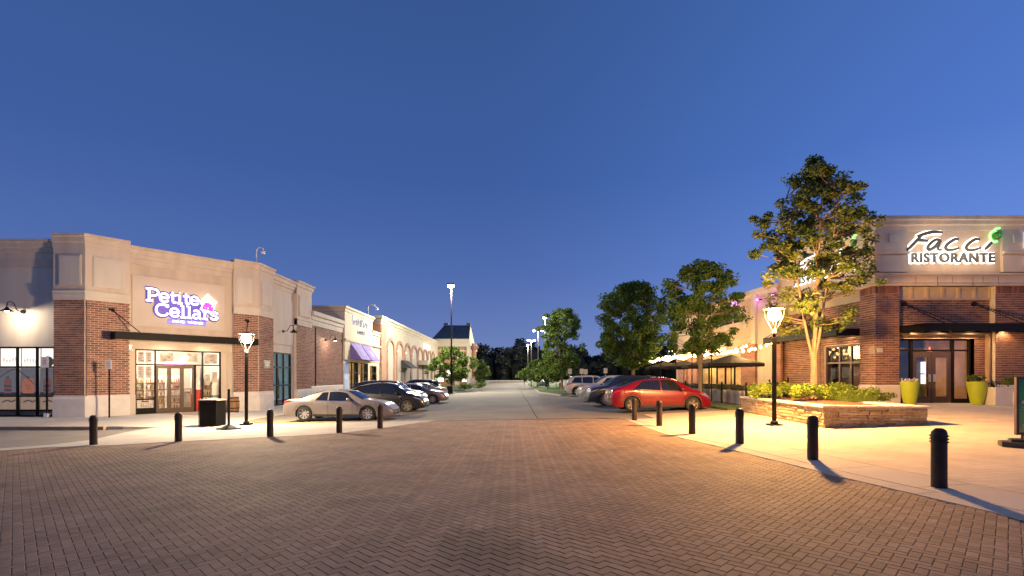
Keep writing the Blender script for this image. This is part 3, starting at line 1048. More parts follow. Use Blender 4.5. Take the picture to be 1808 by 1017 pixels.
# lower brick wing along the street
wing = thing("brick_wing", "lower dark brick wing with pale stone base right of the wine shop", "building", (-15.4, 42, 0))
fW = Face((-15.45, 38.25), (-15.45, 45.5))
mb = MB(); fW.box(mb, 0, fW.L, G0 - .3, 6.4, -.3, -.012); new("wall", mb, M_mortar, wing)
bs2, bm2 = [], MB()
bricks(bs2, bm2, fW, 0, fW.L, 1.0, 5.7, 0)
finish_bricks(bs2, bm2, wing, 0)
mb = MB(); sweep(mb, [(-15.45, 38.25), (-15.45, 45.5)], [(-.2, G0 - .3), (.08, G0 - .3), (.08, .92), (.04, 1.0), (-.2, 1.0)]); new("stone_base", mb, M_lime, wing)
mb = MB(); sweep(mb, [(-15.45, 38.25), (-15.45, 45.5)], [(-.2, 5.7), (.05, 5.7), (.05, 6.1), (.12, 6.14), (.12, 6.42), (.24, 6.48), (.24, 6.8), (-.2, 6.8)]); new("cornice", mb, M_stucco2, wing)
mb = MB(); fW.box(mb, .9, .96, .0, 5.6, .01, .06); new("downpipe", mb, M_dark, wing)

# canopy over the entrance
cpath = [(P3[0] + .35, P3[1] + .35), P4, P5, (P6[0] - .05, P6[1] - .05)]
fK = Face(P4, P5)
can = MB()
cu0, cu1 = fK.u(178) + .35, fK.L + .95
fK.box(can, cu0, cu1, 3.58, 3.94, 1.08, 1.16)
fK.box(can, cu0, cu0 + .08, 3.58, 3.94, .12, 1.08); fK.box(can, cu1 - .08, cu1, 3.58, 3.94, .12, 1.08)
fK.box(can, cu0, cu1, 3.86, 3.90, .12, 1.08)
canopy = new("canopy", can, M_dark, shop)
mb = MB()
for i in range(9): fK.box(mb, cu0 + .35 + i * .72, cu0 + .41 + i * .72, 3.66, 3.80, .12, 1.08)
new("canopy_joist", mb, M_dark, canopy)
for pxr, uu in ((0, cu0 + .1), (1, cu1 - .15)):
    mb = MB(); mb.tube([fK.P(uu, 5.05, .12), fK.P(uu + (.9 if pxr == 0 else -.5), 3.95, 1.05)], .022, n=6); mb.blob(fK.P(uu, 5.05, .12), .09, 8); mb.blob(fK.P(uu - .12, 5.08, .12), .07, 8)
    new("tie_rod", mb, M_black, canopy)
for uu in (1.5, 3.3):
    mb = MB(); mb.lathe([(.09, 0), (.09, -.05), (.001, -.05)], fK.P(uu, 3.86, .7), 12); new("soffit_light", mb, glow("soffit", (1, .86, .62), 14), canopy)
    add_light("soffit_lamp", 'SPOT', fK.P(uu, 3.78, .7), 140, (1, .82, .58), shop, size=.08, spot_size=math.radians(150), spot_blend=.7)

# glazed entrance: side lights, transom, three door leaves
sf0 = G0 + .03
c1, c2 = fD.u(276), fD.u(360)
zt1 = 2.38
fr = MB()
z_low = .55
for a, b in ((du0, du0 + .06), (c1 - .03, c1 + .03), (c2 - .03, c2 + .03), (du1 - .06, du1)): fD.box(fr, a, b, sf0, dz1, -.28, -.16)
for a, b, zz in ((du0 + .06, c1 - .03, (sf0 + .28, z_low, zt1, dz1 - .06)), (c1 + .03, c2 - .03, (zt1, dz1 - .06)), (c2 + .03, du1 - .06, (sf0 + .28, .62, zt1, dz1 - .06))):
    for z in zz: fD.box(fr, a, b, z - .03 if z < 3 else z, z + .03 if z < 3 else dz1, -.277, -.163)
fD.box(fr, du0 + .06, c1 - .03, sf0, sf0 + .25, -.26, -.18); fD.box(fr, c2 + .03, du1 - .06, sf0, sf0 + .25, -.26, -.18)
win = new("window", fr, M_dark, shop)
for a, b, z0_, z1_ in ((du0, c1, sf0 + .28, z_low), (du0, c1, z_low, zt1), (du0, c1, zt1, dz1), (c1, c2, zt1, dz1), (c2, du1, sf0 + .28, .62), (c2, du1, .62, zt1), (c2, du1, zt1, dz1)):
    g = MB(); fD.rect(g, a + .03, b - .03, z0_ + .02, z1_ - .02, -.22); new("pane", g, M_glass, win)
dw = (c2 - c1 - .5) / 3
for k in range(3):
    a = c1 + .05 + k * (dw + .01); b = a + dw
    fr = MB(); st = .09
    fD.box(fr, a, a + st, sf0, zt1 - .04, -.25, -.19); fD.box(fr, b - st, b, sf0, zt1 - .04, -.25, -.19)
    for z0_, z1_ in ((sf0, sf0 + .26), (zt1 - .20, zt1 - .04), (1.03, 1.08)): fD.box(fr, a + st, b - st, z0_, z1_, -.248, -.192)
    d_ = new("door", fr, mat("door_bronze", (.055, .035, .025), .4, metal=.3, vary=.1), shop)
    g = MB(); fD.rect(g, a + st, b - st, sf0 + .26, 1.03, -.22); fD.rect(g, a + st, b - st, 1.08, zt1 - .2, -.22); new("pane", g, M_glass, d_)
    g = MB(); g.tube([fD.P(b - .12, .75, -.15), fD.P(b - .12, 1.15, -.15)], .014, n=6); new("handle", g, M_steel, d_)
fr = MB(); fD.box(fr, c1 + .05 + 3 * (dw + .01), c1 + .14 + 3 * (dw + .01), sf0, zt1 - .03, -.26, -.18); new("door_post", fr, M_dark, shop)

# lit interior
M_inw = mat("interior_wall", (.72, .66, .56), .8, vary=.05); M_inf = mat("interior_floor", (.35, .28, .22), .5, vary=.1)
room(shop, fD, du0 - .3, du1 + .3, sf0 - .01, 3.45, 4.2, M_inw, M_inf)
for i in range(3):
    for dd in (-1.2, -2.8):
        u = du0 + .4 + i * 1.35
        mb = MB(); fD.box(mb, u, u + .9, 3.38, 3.43, dd - .18, dd + .18); new("ceiling_light", mb, glow("panel_light", (1, .93, .82), 6), shop)
add_light("shop_light", 'POINT', fD.P((du0 + du1) / 2, 2.9, -1.6), 250, (1, .88, .70), shop, size=.4)
add_light("shop_light", 'POINT', fD.P((du0 + du1) / 2 - 1.4, 2.9, -1.0), 110, (1, .9, .74), shop, size=.4)
M_shelf = mat("shelf_wood", (.42, .27, .15), .6, vary=.1); M_goods = mat("bottle_goods", (.2, .1, .06), .25, vary=.1, tint=((.05, .06, .02), (.30, .06, .04), (.60, .50, .30), (.12, .03, .05), (.65, .60, .55), (.45, .25, .05), (.08, .14, .06)))


def shelves(f, u0, u1, d0, label, z0=sf0, top=2.0, n=5):
    t = thing("display_shelf", label, "shelf", f.P((u0 + u1) / 2, z0, d0), "lit bottle shelves inside the wine shop")
    mb = MB()
    f.box(mb, u0, u0 + .03, z0, z0 + top, d0 - .35, d0); f.box(mb, u1 - .03, u1, z0, z0 + top, d0 - .35, d0); f.box(mb, u0, u1, z0, z0 + top, d0 - .37, d0 - .352)
    new("carcass", mb, mat("shelf_white", (.7, .66, .6), .6, vary=.05), t)
    g = MB()
    for k in range(n):
        z = z0 + .08 + k * (top - .1) / n
        mb = MB(); f.box(mb, u0 + .03, u1 - .03, z, z + .03, d0 - .35, d0); new("shelf_board", mb, M_shelf, t)
        u = u0 + .1
        while u < u1 - .1:
            h = rng.uniform(.2, .29); r = rng.uniform(.03, .045); c = f.P(u, z + .03, d0 - rng.uniform(.05, .12)); tt = rng.random() * .98 + .01
            i0 = len(g.f)
            g.lathe([(r, 0), (r, h * .6), (r * .35, h * .75), (r * .35, h)], c, 6)
            for q in range(i0, len(g.f)): g.t[q] = tt
            u += r * 2 + rng.uniform(.01, .05)
    new("bottles", g, M_goods, t, kind="stuff")
    return t


shelves(fD, c1 + .05, c1 + 1.05, -2.3, "tall bottle shelf seen through the left door leaf of the wine shop")
shelves(fD, c1 + 1.12, c1 + 2.0, -2.5, "tall bottle shelf seen through the middle door leaf of the wine shop")
shelves(fD, du0 + .1, c1 - .15, -1.5, "bottle shelf behind the tall left side window of the wine shop entrance")
shelves(fD, c2 - .1, du1 - .1, -1.2, "bottle shelf behind the right side window of the wine shop entrance")
t = thing("checkout_counter", "low pale counter deep inside the wine shop doorway", "counter", fD.P(c1 + 2.2, sf0, -3.2))
mb = MB(); fD.box(mb, c1 + 1.2, c1 + 3.0, sf0, sf0 + 1.0, -3.6, -3.1); new("counter_body", mb, mat("counter", (.6, .55, .48), .6), t)
mb = MB(); fD.box(mb, c1 + 1.15, c1 + 3.05, sf0 + 1.0, sf0 + 1.05, -3.65, -3.05); new("counter_top", mb, M_shelf, t)
t = thing("neon_sign", "small white and magenta neon sign glowing above the wine shop doors", "neon sign", fD.P((c1 + c2) / 2, zt1 + .1, -.35))
mb = MB(); fD.box(mb, c1 + .55, c1 + 1.35, zt1 + .08, zt1 + .26, -.38, -.35); new("white_tube", mb, glow("neon_white", (1, .9, 1), 9), t)
mb = MB(); fD.box(mb, c1 + .45, c1 + 1.45, zt1 + .01, zt1 + .065, -.39, -.36); new("magenta_tube", mb, glow("neon_magenta", (1, .03, .35), 3.5), t)
t = thing("vending_cabinet", "red and white drinks cabinet just right of the wine shop doors", "cabinet", fD.P(c2 - .1, sf0, -.8))
mb = MB(); fD.box(mb, c2 - .32, c2 + .18, sf0, 1.0, -1.1, -.7); new("cabinet_base", mb, mat("red_paint", (.55, .03, .02), .4, vary=.1), t)
mb = MB(); fD.box(mb, c2 - .32, c2 + .18, 1.0, 2.2, -1.1, -.7); new("cabinet_top", mb, mat("cab_white", (.75, .7, .66), .4, vary=.25, scale=9), t)

M_sheet = mat("print_sheet", (.62, .54, .42), .7, vary=.3, scale=5)
sheets = MB(); marks = MB()
for a, b, z0_, z1_, n_ in ((du0 + .12, c1 - .1, zt1 + .1, dz1 - .14, 2), (c2 + .1, du1 - .12, zt1 + .1, dz1 - .14, 1), (c1 + .2, c1 + .9, zt1 + .16, dz1 - .14, 1), (c2 - .75, c2 - .2, zt1 + .2, dz1 - .14, 1), (du0 + .12, c1 - .1, 1.0, 2.3, 2), (c2 + .1, du1 - .12, .75, 2.2, 2)):
    w_ = (b - a) / n_
    for q in range(n_):
        u = a + q * w_; zt_ = z1_ if z1_ - z0_ < 1 else z0_ + (z1_ - z0_) * rng.uniform(.6, 1)
        fD.box(sheets, u + .03, u + w_ - .05, max(z0_, zt_ - .62), zt_, -.262, -.256)
        for r in range(5):
            uu = u + .06 + rng.random() * (w_ - .25); zz_ = zt_ - .1 - r * .09
            fD.box(marks, uu, uu + rng.uniform(.06, .16), zz_, zz_ + rng.uniform(.015, .05), -.256, -.254)
sh_ = new("window_sheets", sheets, M_sheet, win, kind="stuff")
new("sheet_print", marks, mat("print_mid", (.25, .17, .11), .7, vary=.4, scale=8), win, kind="stuff")
# pale printed panels and lists on the side lights
M_print = mat("print_pale", (.66, .60, .52), .6, vary=.25, scale=6)
M_ink = mat("print_ink", (.05, .045, .04), .6, vary=0)
for a, b, z0_, z1_ in ((du0 + .1, c1 - .08, sf0 + .31, z_low - .05),):
    mb = MB(); fD.box(mb, a, b, z0_, z1_, -.245, -.235)
    notice = new("opening_hours_notice", mb, M_print, win)
    mb = MB()
    fD.box(mb, a + .18, b - .2, z1_ - .1, z1_ - .03, -.235, -.232)
    for r in range(4):
        for q in range(5):
            u = a + .16 + q * .10
            fD.box(mb, u, u + rng.uniform(.05, .08), z1_ - .2 - r * .075, z1_ - .175 - r * .075, -.235, -.232)
    new("print", mb, M_ink, notice, kind="stuff")

# ---- the illuminated sign of the wine shop
sg = thing("shop_sign", "white glowing letters on purple with a yellow-roofed house and grapes over the shop canopy", "sign", fD.P(2, 5.5, 0))
M_letw = glow("letter_white", (1.0, .94, 1.0), 2.6)
M_plate = mat("sign_purple", (.07, .05, .30), .4, vary=.05, emit=(.10, .06, .55), estr=.22)
GL = {
 'P': ([[(0, 0), (.42, 0)], [(.2, 0), (.2, 1)], [(0, 1), (.5, 1), (.72, .92), (.78, .74), (.72, .55), (.5, .46), (.2, .46)]], .86),
 'C': ([[(.78, .74), (.78, 1)], [(.78, .76), (.62, .95), (.38, .98), (.14, .84), (.04, .5), (.14, .16), (.38, .02), (.64, .06), (.8, .26)]], .92),
 'e': ([[(.06, .36), (.56, .36), (.54, .56), (.40, .70), (.22, .70), (.07, .56), (.04, .34), (.10, .12), (.28, .0), (.46, .03), (.58, .16)]], .68),
 't': ([[(.02, .66), (.42, .66)], [(.2, .92), (.2, .16), (.28, .02), (.42, .06)]], .48),
 'i': ([[(.02, 0), (.36, 0)], [(.19, 0), (.19, .68), (.02, .68)], [(.18, .93), (.2, .93)]], .42),
 'l': ([[(.02, 0), (.36, 0)], [(.19, 0), (.19, 1.0), (.02, 1.0)]], .42),
 'a': ([[(.08, .62), (.26, .70), (.44, .62), (.48, .45), (.48, .06), (.6, 0)], [(.48, .38), (.22, .38), (.05, .22), (.10, .04), (.28, 0), (.46, .12)]], .68),
 'r': ([[(.02, 0), (.38, 0)], [(.19, 0), (.19, .68), (.02, .68)], [(.19, .48), (.32, .66), (.5, .68), (.52, .56)]], .58),
 's': ([[(.5, .5), (.5, .68)], [(.48, .56), (.3, .70), (.1, .62), (.08, .46), (.3, .36), (.5, .26), (.5, .1), (.3, 0), (.1, .06), (.06, .2)]], .60),
}


def word(mbs, f, w, u0, u1, z0, h, radii, ds, squash):
    tot = sum(GL[c][1] for c in w)
    sx = (u1 - u0) / tot
    u = u0
    for c in w:
        for st in GL[c][0]:
            pts = [(u + x * sx, z0 + y * h) for x, y in st]
            if len(pts) > 3: pts = catmull(pts, 3)
            for mb_, r, d_, sq in zip(mbs, radii, ds, squash): stroke(mb_, f, pts, r, d_, sq, n=8)
        u += GL[c][1] * sx


plate, let = MB(), MB()
sz = lambda px, py: (fD.u(px), fD.z(px, py))
ua, za_ = sz(257, 531); ub, zb_ = sz(349, 531)
word([plate, let], fD, "Petite", fD.u(257), fD.u(352), 5.73, .62, [.125, .050], [-.04, .06], [.3, .5])
word([plate, let], fD, "Cellars", fD.u(274), fD.u(385), 4.98, .62, [.125, .050], [-.04, .06], [.3, .5])
fD.box(plate, fD.u(273), fD.u(362), 5.02, 6.05, -.075, -.02)
new("backing_plate", plate, M_plate, sg)
new("lettering", let, M_letw, sg, smooth=True)
pl = MB(); u0_, u1_ = fD.u(292), fD.u(368)
pts = [(u0_ + .12, 4.72), (u1_ - .12, 4.72)]; stroke(pl, fD, pts, .13, -.02, .4, n=12); new("pill_plate", pl, mat("pill_blue", (.1, .08, .5), .4, vary=0, emit=(.25, .22, 1.0), estr=1.0), sg)
fit_text("FINE  WINE", fD, u0_ + .32, u1_ - .30, 4.665, 4.785, .04, M_letw, sg, bold=.02)
lg = MB(); hu, hz = fD.u(367), 6.0
house = [(hu - .42, 5.95), (hu, 6.42), (hu + .48, 5.98), (hu + .34, 5.9), (hu + .34, 5.62), (hu + .22, 5.45), (hu - .22, 5.42), (hu - .40, 5.52), (hu - .30, 5.72)]
i = len(lg.v); lg.v.extend(fD.P(u, z, .03) for u, z in house); lg.f.append(tuple(range(i, i + len(house)))); lg.m.append(0); lg.t.append(0)
k = len(lg.v); lg.v.extend(fD.P(u, z, -.06) for u, z in house)
for q in range(len(house)):
    q2 = (q + 1) % len(house); lg.f.append((k + q, k + q2, i + q2, i + q)); lg.m.append(0); lg.t.append(0)
emb = new("emblem_plate", lg, M_letw, sg)
mb = MB(); 
for a, b in (((hu - .30, 5.98), (hu, 6.3)), ((hu, 6.3), (hu + .36, 6.0)), ((hu, 6.16), (hu + .26, 5.9)), ((hu - .1, 6.08), (hu + .1, 6.1))): stroke(mb, fD, [a, b], .085, .06, .5)
new("yellow_roof", mb, glow("neon_yellow", (1, .75, .08), 1.3), emb)
mb = MB()
for dx, dz in ((-.16, .32), (-.02, .34), (.1, .28), (-.22, .2), (-.08, .2), (.06, .16), (.18, .12), (-.26, .08), (-.12, .06), (.04, .03), (.14, 0), (-.05, .28)):
    mb.blob(fD.P(hu + dx + .02, 5.5 + dz, .07), (.085, .085, .085), 8)
new("grapes", mb, mat("grape_purple", (.3, .03, .35), .4, vary=0, emit=(.62, .08, .85), estr=1.2), emb, smooth=True, kind="stuff")
mb = MB()
for dx, dz in ((-.10, .36), (-.24, .05), (.18, .12), (.05, .0)): mb.blob(fD.P(hu + dx, 5.5 + dz, .10), (.05, .05, .05), 6)
new("dark_grapes", mb, mat("grape_dark", (.05, .01, .08), .4, vary=0), emb, kind="stuff")
add_light("sign_glow", 'POINT', fD.P(fD.u(320), 5.6, .75), 9, (.86, .76, 1.0), sg, size=.5)

# ---- left window: frame, lit top panes, posters of bottles below
cw = [uw1 - (uw1 - fA.u(60.5)), ]
cols = [fA.u(-10), fA.u(27.5), fA.u(62.5)]
r1, r2, r3 = fA.z(50, 648), fA.z(50, 699.5), fA.z(50, 725)
wn_ = storefront(shop, fA, uw0, uw1, zw0, zw1, cols, [r3, r2, r1], w=.07, d=-.1)
room(shop, fA, uw0, uw1, zw0, zw1 + .1, 1.5, M_inw, M_inf)
M_poster = mat("poster_grey", (.20, .185, .18), .55, vary=.35, scale=2.5, emit=(.30, .26, .24), estr=.35)  # faint emission added in place of lamplight on the printed sheet
M_postlo = mat("poster_tan", (.46, .33, .22), .55, vary=.45, scale=3.5, col2=(.62, .52, .40), emit=(.60, .40, .26), estr=.45)  # unlit print too; its glow stands in for light reaching it
M_lamptop = glow("window_lightbox", (1, .93, .80), 1.5)
M_amber = mat("print_amber", (.75, .24, .08), .5, vary=.15, scale=9, emit=(.8, .25, .08), estr=.35)  # printed colour made to glow a little, as if lit
M_amber2 = mat("print_amber_dark", (.40, .15, .06), .5, vary=.2, scale=12, emit=(.5, .18, .06), estr=.25)  # darker print, also brightened by a little emission of its own
M_cap = mat("print_cap", (.55, .50, .42), .5, vary=.1)
edges = [uw0] + cols + [uw1]
for i, (a, b) in enumerate(zip(edges, edges[1:])):
    a += .045; b -= .045
    mb = MB(); fA.box(mb, a, b, r1 + .05, zw1 - .08, -.30, -.28); pn = new("lightbox", mb, M_lamptop, wn_)
    mb = MB()
    for q in range(5):
        u = a + .12 + q * (b - a - .2) / 5; h = rng.uniform(.15, .4)
        fA.box(mb, u, u + .04, r1 + .12, r1 + .12 + h, -.28, -.278); fA.box(mb, u - .025, u + .065, r1 + .12 + h * .5, r1 + .12 + h, -.28, -.277)
    new("faint_print", mb, mat("faint_print", (.8, .62, .5), .6, vary=.1, emit=(1, .78, .64), estr=.8), pn, kind="stuff")
    mb = MB(); fA.box(mb, a, b, r2 + .05, r1 - .05, -.22, -.20)
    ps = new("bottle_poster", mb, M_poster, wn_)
    mb = MB(); fA.box(mb, a, b, r2 + .05, r2 + .19, -.20, -.197); new("printed_ledge", mb, mat("print_stone", (.30, .28, .26), .6, vary=.2), ps)
    uc = (a + b) / 2 - .05; zb2 = r2 + .13
    sq = (i % 2 == 0)
    bt, cp = MB(), MB()
    if i == 2:     # squat round-shouldered decanter
        prof = [(.27, 0), (.30, .1), (.30, .55), (.24, .70), (.08, .76)]
        zc = zb2
    else:
        prof = [(.17, 0), (.19, .05), (.19, .58), (.15, .70), (.07, .74)]
        zc = zb2
    pts = [(uc - r, zc + z) for r, z in prof] + [(uc + r, zc + z) for r, z in prof[::-1]]
    pts = pts[::-1]
    k = len(bt.v); bt.v.extend(fA.P(u, z, -.19) for u, z in pts); bt.f.append(tuple(range(k, k + len(pts)))[::-1]); bt.m.append(0); bt.t.append(0)
    fA.box(bt, uc - prof[2][0] * .9, uc + prof[2][0] * .9, zc + .02, zc + .5, -.197, -.193)
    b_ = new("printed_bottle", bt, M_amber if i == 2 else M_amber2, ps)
    fA.box(cp, uc - .06, uc + .06, zc + .75, zc + .84, -.19, -.186); 
    if i != 2:
        fA.box(cp, uc - .17, uc + .17, zc + .12, zc + .2, -.19, -.184); fA.box(cp, uc - .17, uc + .17, zc + .32, zc + .40, -.19, -.184)
    else:
        stroke(cp, fA, [(uc - .1, zc + .42), (uc, zc + .3), (uc + .1, zc + .42)], .015, -.18, .3); fA.box(cp, uc - .05, uc + .05, zc + .2, zc + .24, -.19, -.184)
        mb2 = MB()
    cp_ = new("printed_label", cp, M_cap, b_) if False else new("printed_label", cp, M_cap, ps)
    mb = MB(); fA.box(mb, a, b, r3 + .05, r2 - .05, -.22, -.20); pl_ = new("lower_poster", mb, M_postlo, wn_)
    mb = MB(); stroke(mb, fA, catmull([(a + .15, r3 + .4), (a + .4, r3 + .5), (a + .6, r3 + .42), (b - .15, r3 + .52)], 4), .03, -.19, .2); new("printed_script", mb, M_cap, pl_)
    mb = MB(); fA.box(mb, a, b, zw0 + .06, r3 - .04, -.2, -.14); new("kick_panel", mb, mat("kick_grey", (.07, .08, .10), .5, vary=.15), wn_)
mb = MB(); stroke(mb, fA, catmull([(edges[1] + .1, r1 - .5), (edges[2] - .2, r1 - .1), (edges[2] + .5, r1 - .6), (edges[3] - .1, r1 - .95)], 6), .02, -.16, .2)
new("printed_pour", mb, M_cap, wn_)

# ---- street-side bay window with its blue champagne poster
cg = [gu0 + (gu1 - gu0) * .30, gu0 + (gu1 - gu0) * .62]
wg = storefront(shop, fG, gu0, gu1, G0 + .05, gz1, cg, [1.15, 2.35], w=.09, d=-.12, fm=M_black)
mb = MB(); fG.box(mb, gu0, gu1, G0 + .4, gz1 - .05, -.3, -.28); pb = new("window_poster", mb, mat("poster_blue", (.16, .30, .38), .5, vary=.25, scale=1.2, col2=(.40, .42, .28), emit=(.15, .30, .36), estr=.5), wg)  # poster sheet glows slightly, standing in for light on it
mb = MB(); uc = (cg[0] + cg[1]) / 2
k = len(mb.v); bp_ = [(-.2, 0), (.2, 0), (.2, 1.1), (.07, 1.5), (.07, 2.1), (-.07, 2.1), (-.07, 1.5), (-.2, 1.1)]
mb.v.extend(fG.P(uc + x, .25 + y, -.27) for x, y in bp_); mb.f.append(tuple(range(k, k + 8))); mb.m.append(0); mb.t.append(0); new("printed_bottle", mb, mat("print_green", (.02, .05, .02), .4, vary=.1), pb)
mb = MB(); fG.box(mb, uc - .2, uc + .2, .5, 1.0, -.27, -.262); fG.box(mb, uc - .075, uc + .075, 1.75, 2.36, -.27, -.262); new("gold_print", mb, mat("print_gold", (.55, .36, .06), .4, vary=.1), pb)

# gooseneck lamps on this building and the wing
shade_light("lit gooseneck lamp over the bottle-poster window at far left", fA, fA.u(43), fA.z(43, 551), True, 230, .8)
shade_light("unlit gooseneck lamp above the blue street-side window", fG, fG.u(498), fG.z(498, 585), False)
shade_light("lit gooseneck lamp on the dark brick wing", fW, fW.u(574), fW.z(574, 600), True, 170, .8)
t = thing("entrance_light", "small double floodlight beside the left edge of the wine shop canopy wall", "light", fD.P(fD.u(230), 3.3, -.05))
mb = MB(); fD.box(mb, fD.u(228), fD.u(232), 3.1, 3.35, -.12, .02); new("lamp_body", mb, M_steel, t)
mb = MB(); mb.blob(fD.P(fD.u(228), 3.1, .08), .07, 8); mb.blob(fD.P(fD.u(232), 3.1, .08), .07, 8); new("lamp_heads", mb, M_white, t, smooth=True)
t = thing("address_plaque", "pale green house number plaque on the curved brick pier", "plaque", fF.P(0, 3, .12))
uq = fF.u(462); mb = MB(); fF.box(mb, fF.u(462), fF.u(473), fF.z(468, 650), fF.z(468, 636), .11, .15); pq = new("plate", mb, mat("plaque_green", (.30, .34, .28), .6, vary=.2), t)
fit_text("157", fF, fF.u(464), fF.u(471), fF.z(468, 647), fF.z(468, 639), .15, M_white, t, bold=.02)
for pxx, pyy, f, top in ((462, 441, fE, 8.6),):
    u = f.u(458); c = f.P(u, 8.6, -.4)
    t = thing("roof_lamp", "thin swan-neck roof lamp above the wine shop corner", "roof lamp", c)
    mb = MB(); mb.tube(catmull([c, (c[0], c[1], 9.45), (c[0] + .12, c[1], 9.65), (c[0] + .38, c[1] - .1, 9.65), (c[0] + .48, c[1] - .12, 9.5)]), .03, n=8); new("mast", mb, M_white, t, smooth=True)
    mb = MB(); mb.lathe([(.12, -.22), (.13, -.1), (.05, 0), (.001, .02)], (c[0] + .48, c[1] - .12, 9.48), 12); new("lamp_head", mb, M_white, t, smooth=True)

# ---------------------------------------------------------------- pale shop with purple awnings
def ztop(px, py, X): 
    Y = X * FPX / (px - CX); return EYE + (HY - py) * Y / FPX


ps = thing("awning_shop", "cream shop with stepped parapet, two purple awnings and dark shop sign", "shop", (-15.4, 49, 0))
fS = Face((-15.42, 45.52), (-15.42, 57.9))
zpar = 8.2; zlow = 6.75
mb = MB()
fS.box(mb, 0, 9.0, 3.3, zpar, -.5, .15)
fS.box(mb, 9.0, fS.L, 3.3, zlow, -.4, .05)
mb.box(-26, -15.4, 45.55, 45.95, 5.0, zpar)
holes = [(fS.u(617), fS.u(633), -.1, 3.1), (fS.u(635.5), fS.u(650), -.1, 3.1), (fS.u(653), fS.u(665), -.1, 2.9)]
fS.wall(mb, 0, fS.L, G0 - .3, 3.3, -.4, .0, holes)
new("wall", mb, M_cream, ps)
mb = MB(); sweep(mb, [(-26, 45.5), (-15.27, 45.5), (-15.27, 54.6), (-16.2, 54.6)], [(-.15, zpar - .55), (.05, zpar - .5), (.08, zpar - .25), (.2, zpar - .2), (.2, zpar), (-.15, zpar)])
new("cornice", mb, M_cream, ps)
mb = MB(); sweep(mb, [(-15.27, 45.5), (-15.27, 57.9)], [(-.1, 5.0), (.07, 5.0), (.10, 5.12), (.10, 5.22), (-.1, 5.22)]); sweep(mb, [(-15.37, 54.4), (-15.37, 58.0)], [(-.2, zlow - .5), (.1, zlow - .45), (.12, zlow - .2), (.24, zlow - .15), (.24, zlow), (-.2, zlow)])
new("string_course", mb, M_stucco2, ps)
M_purp = mat("awning_purple", (.20, .15, .42), .8, vary=.12, scale=6)
for a, b in ((616, 634), (635.5, 651)):
    u0, u1 = fS.u(a), fS.u(b); zt_, zb_ = 4.95, 3.35
    mb = MB()
    P = [fS.P(u0, zb_, .15), fS.P(u1, zb_, .15), fS.P(u1, zb_, 1.25), fS.P(u0, zb_, 1.25), fS.P(u0, zt_, .15), fS.P(u1, zt_, .15)]
    i = len(mb.v); mb.v.extend(P); mb.f += [(i + 3, i + 2, i + 5, i + 4), (i, i + 3, i + 4), (i + 2, i + 1, i + 5)]; mb.m += [0, 0, 0]; mb.t += [0, 0, 0]
    aw = new("awning", mb, M_purp, ps)
    mb = MB()
    for q in range(3):
        uu = u0 + (u1 - u0) * (.3 + .14 * q)
        mb.quad(fS.P(uu, 3.75, 1.0), fS.P(uu + .18, 3.75, 1.0), fS.P(uu + .18, 4.35, .6), fS.P(uu, 4.35, .6))
    new("awning_print", mb, mat("awning_light", (.50, .48, .62), .8, vary=.1), aw, kind="stuff")
M_warmroom = mat("warm_room", (.62, .45, .22), .8, vary=.35, scale=1.6)
for k, h in enumerate(holes):
    storefront(ps, fS, h[0], h[1], h[2], h[3], [h[0] + (h[1] - h[0]) * q for q in ((.33, .66) if k < 2 else (.5,))], [h[2] + 1.0, h[2] + 2.2], w=.08, d=-.1, fm=M_black)
    room(ps, fS, h[0], h[1], h[2], h[3] + .05, 2.0, M_warmroom)
    add_light("shop_light", 'POINT', fS.P((h[0] + h[1]) / 2, 2.4, -.9), 45, (1, .78, .45), ps, size=.2)
sgn = thing("dark_shop_sign", "dark two-line halo-lit sign on the cream parapet of the awning shop", "sign", fS.P(4, 6.4, .2))
mb, mb2 = MB(), MB()
for (a, b, zz, h) in ((618.5, 646, 6.75, .85), (627, 641, 5.95, .42)):
    ua_, ub_ = fS.u(a), fS.u(b); n_ = 9 if h > .5 else 8; w_ = (ub_ - ua_) / n_
    for q in range(n_):
        u = ua_ + q * w_; hh = h * (1.0 if q in (0, 5) else rng.choice((.55, .62, .8)))
        for r_, m_, d_ in ((.055, mb, .22), (.085, mb2, .17)):
            stroke(m_, fS, [(u + .05, zz), (u + .05, zz + hh)], r_, d_, .5, 6)
            stroke(m_, fS, [(u + .05, zz + (hh * .6 if q % 2 else 0)), (u + w_ * .55, zz + (hh * .6 if q % 2 else 0)), (u + w_ * .55, zz + hh * (.9 if q % 3 else .4))], r_ * .8, d_, .5, 6)
new("sign_letters", mb, M_black, sgn, kind="stuff"); new("halo", mb2, glow("halo_cool", (.92, .90, 1), 1.0), sgn, kind="stuff")
add_light("facade_wash", 'POINT', fS.P(4, 5.4, 2.2), 40, (1, .88, .66), ps, size=.3)
c = fS.P(8.2, zpar, -.1)
t = thing("roof_lamp", "curved roof lamp at the far end of the cream parapet", "roof lamp", c)
mb = MB(); mb.tube(catmull([c, (c[0], c[1], c[2] + .9), (c[0] + .2, c[1], c[2] + 1.25), (c[0] + .6, c[1], c[2] + 1.25), (c[0] + .9, c[1], c[2] + .95)]), .045, n=8); new("mast", mb, M_white, t, smooth=True)
mb = MB(); mb.lathe([(.16, -.25), (.18, -.1), (.05, 0), (.001, .02)], (c[0] + .95, c[1], c[2] + .95), 12); new("lamp_head", mb, M_white, t, smooth=True)
t = thing("window_banner", "blue-white banner in the narrow window beside the brick wing", "banner", fS.P(.3, 1, .05))
mb = MB(); fS.box(mb, .15, fS.u(615), 0, 3.1, .0, .06); new("banner_face", mb, mat("banner", (.45, .55, .75), .6, vary=.2, scale=2), t)

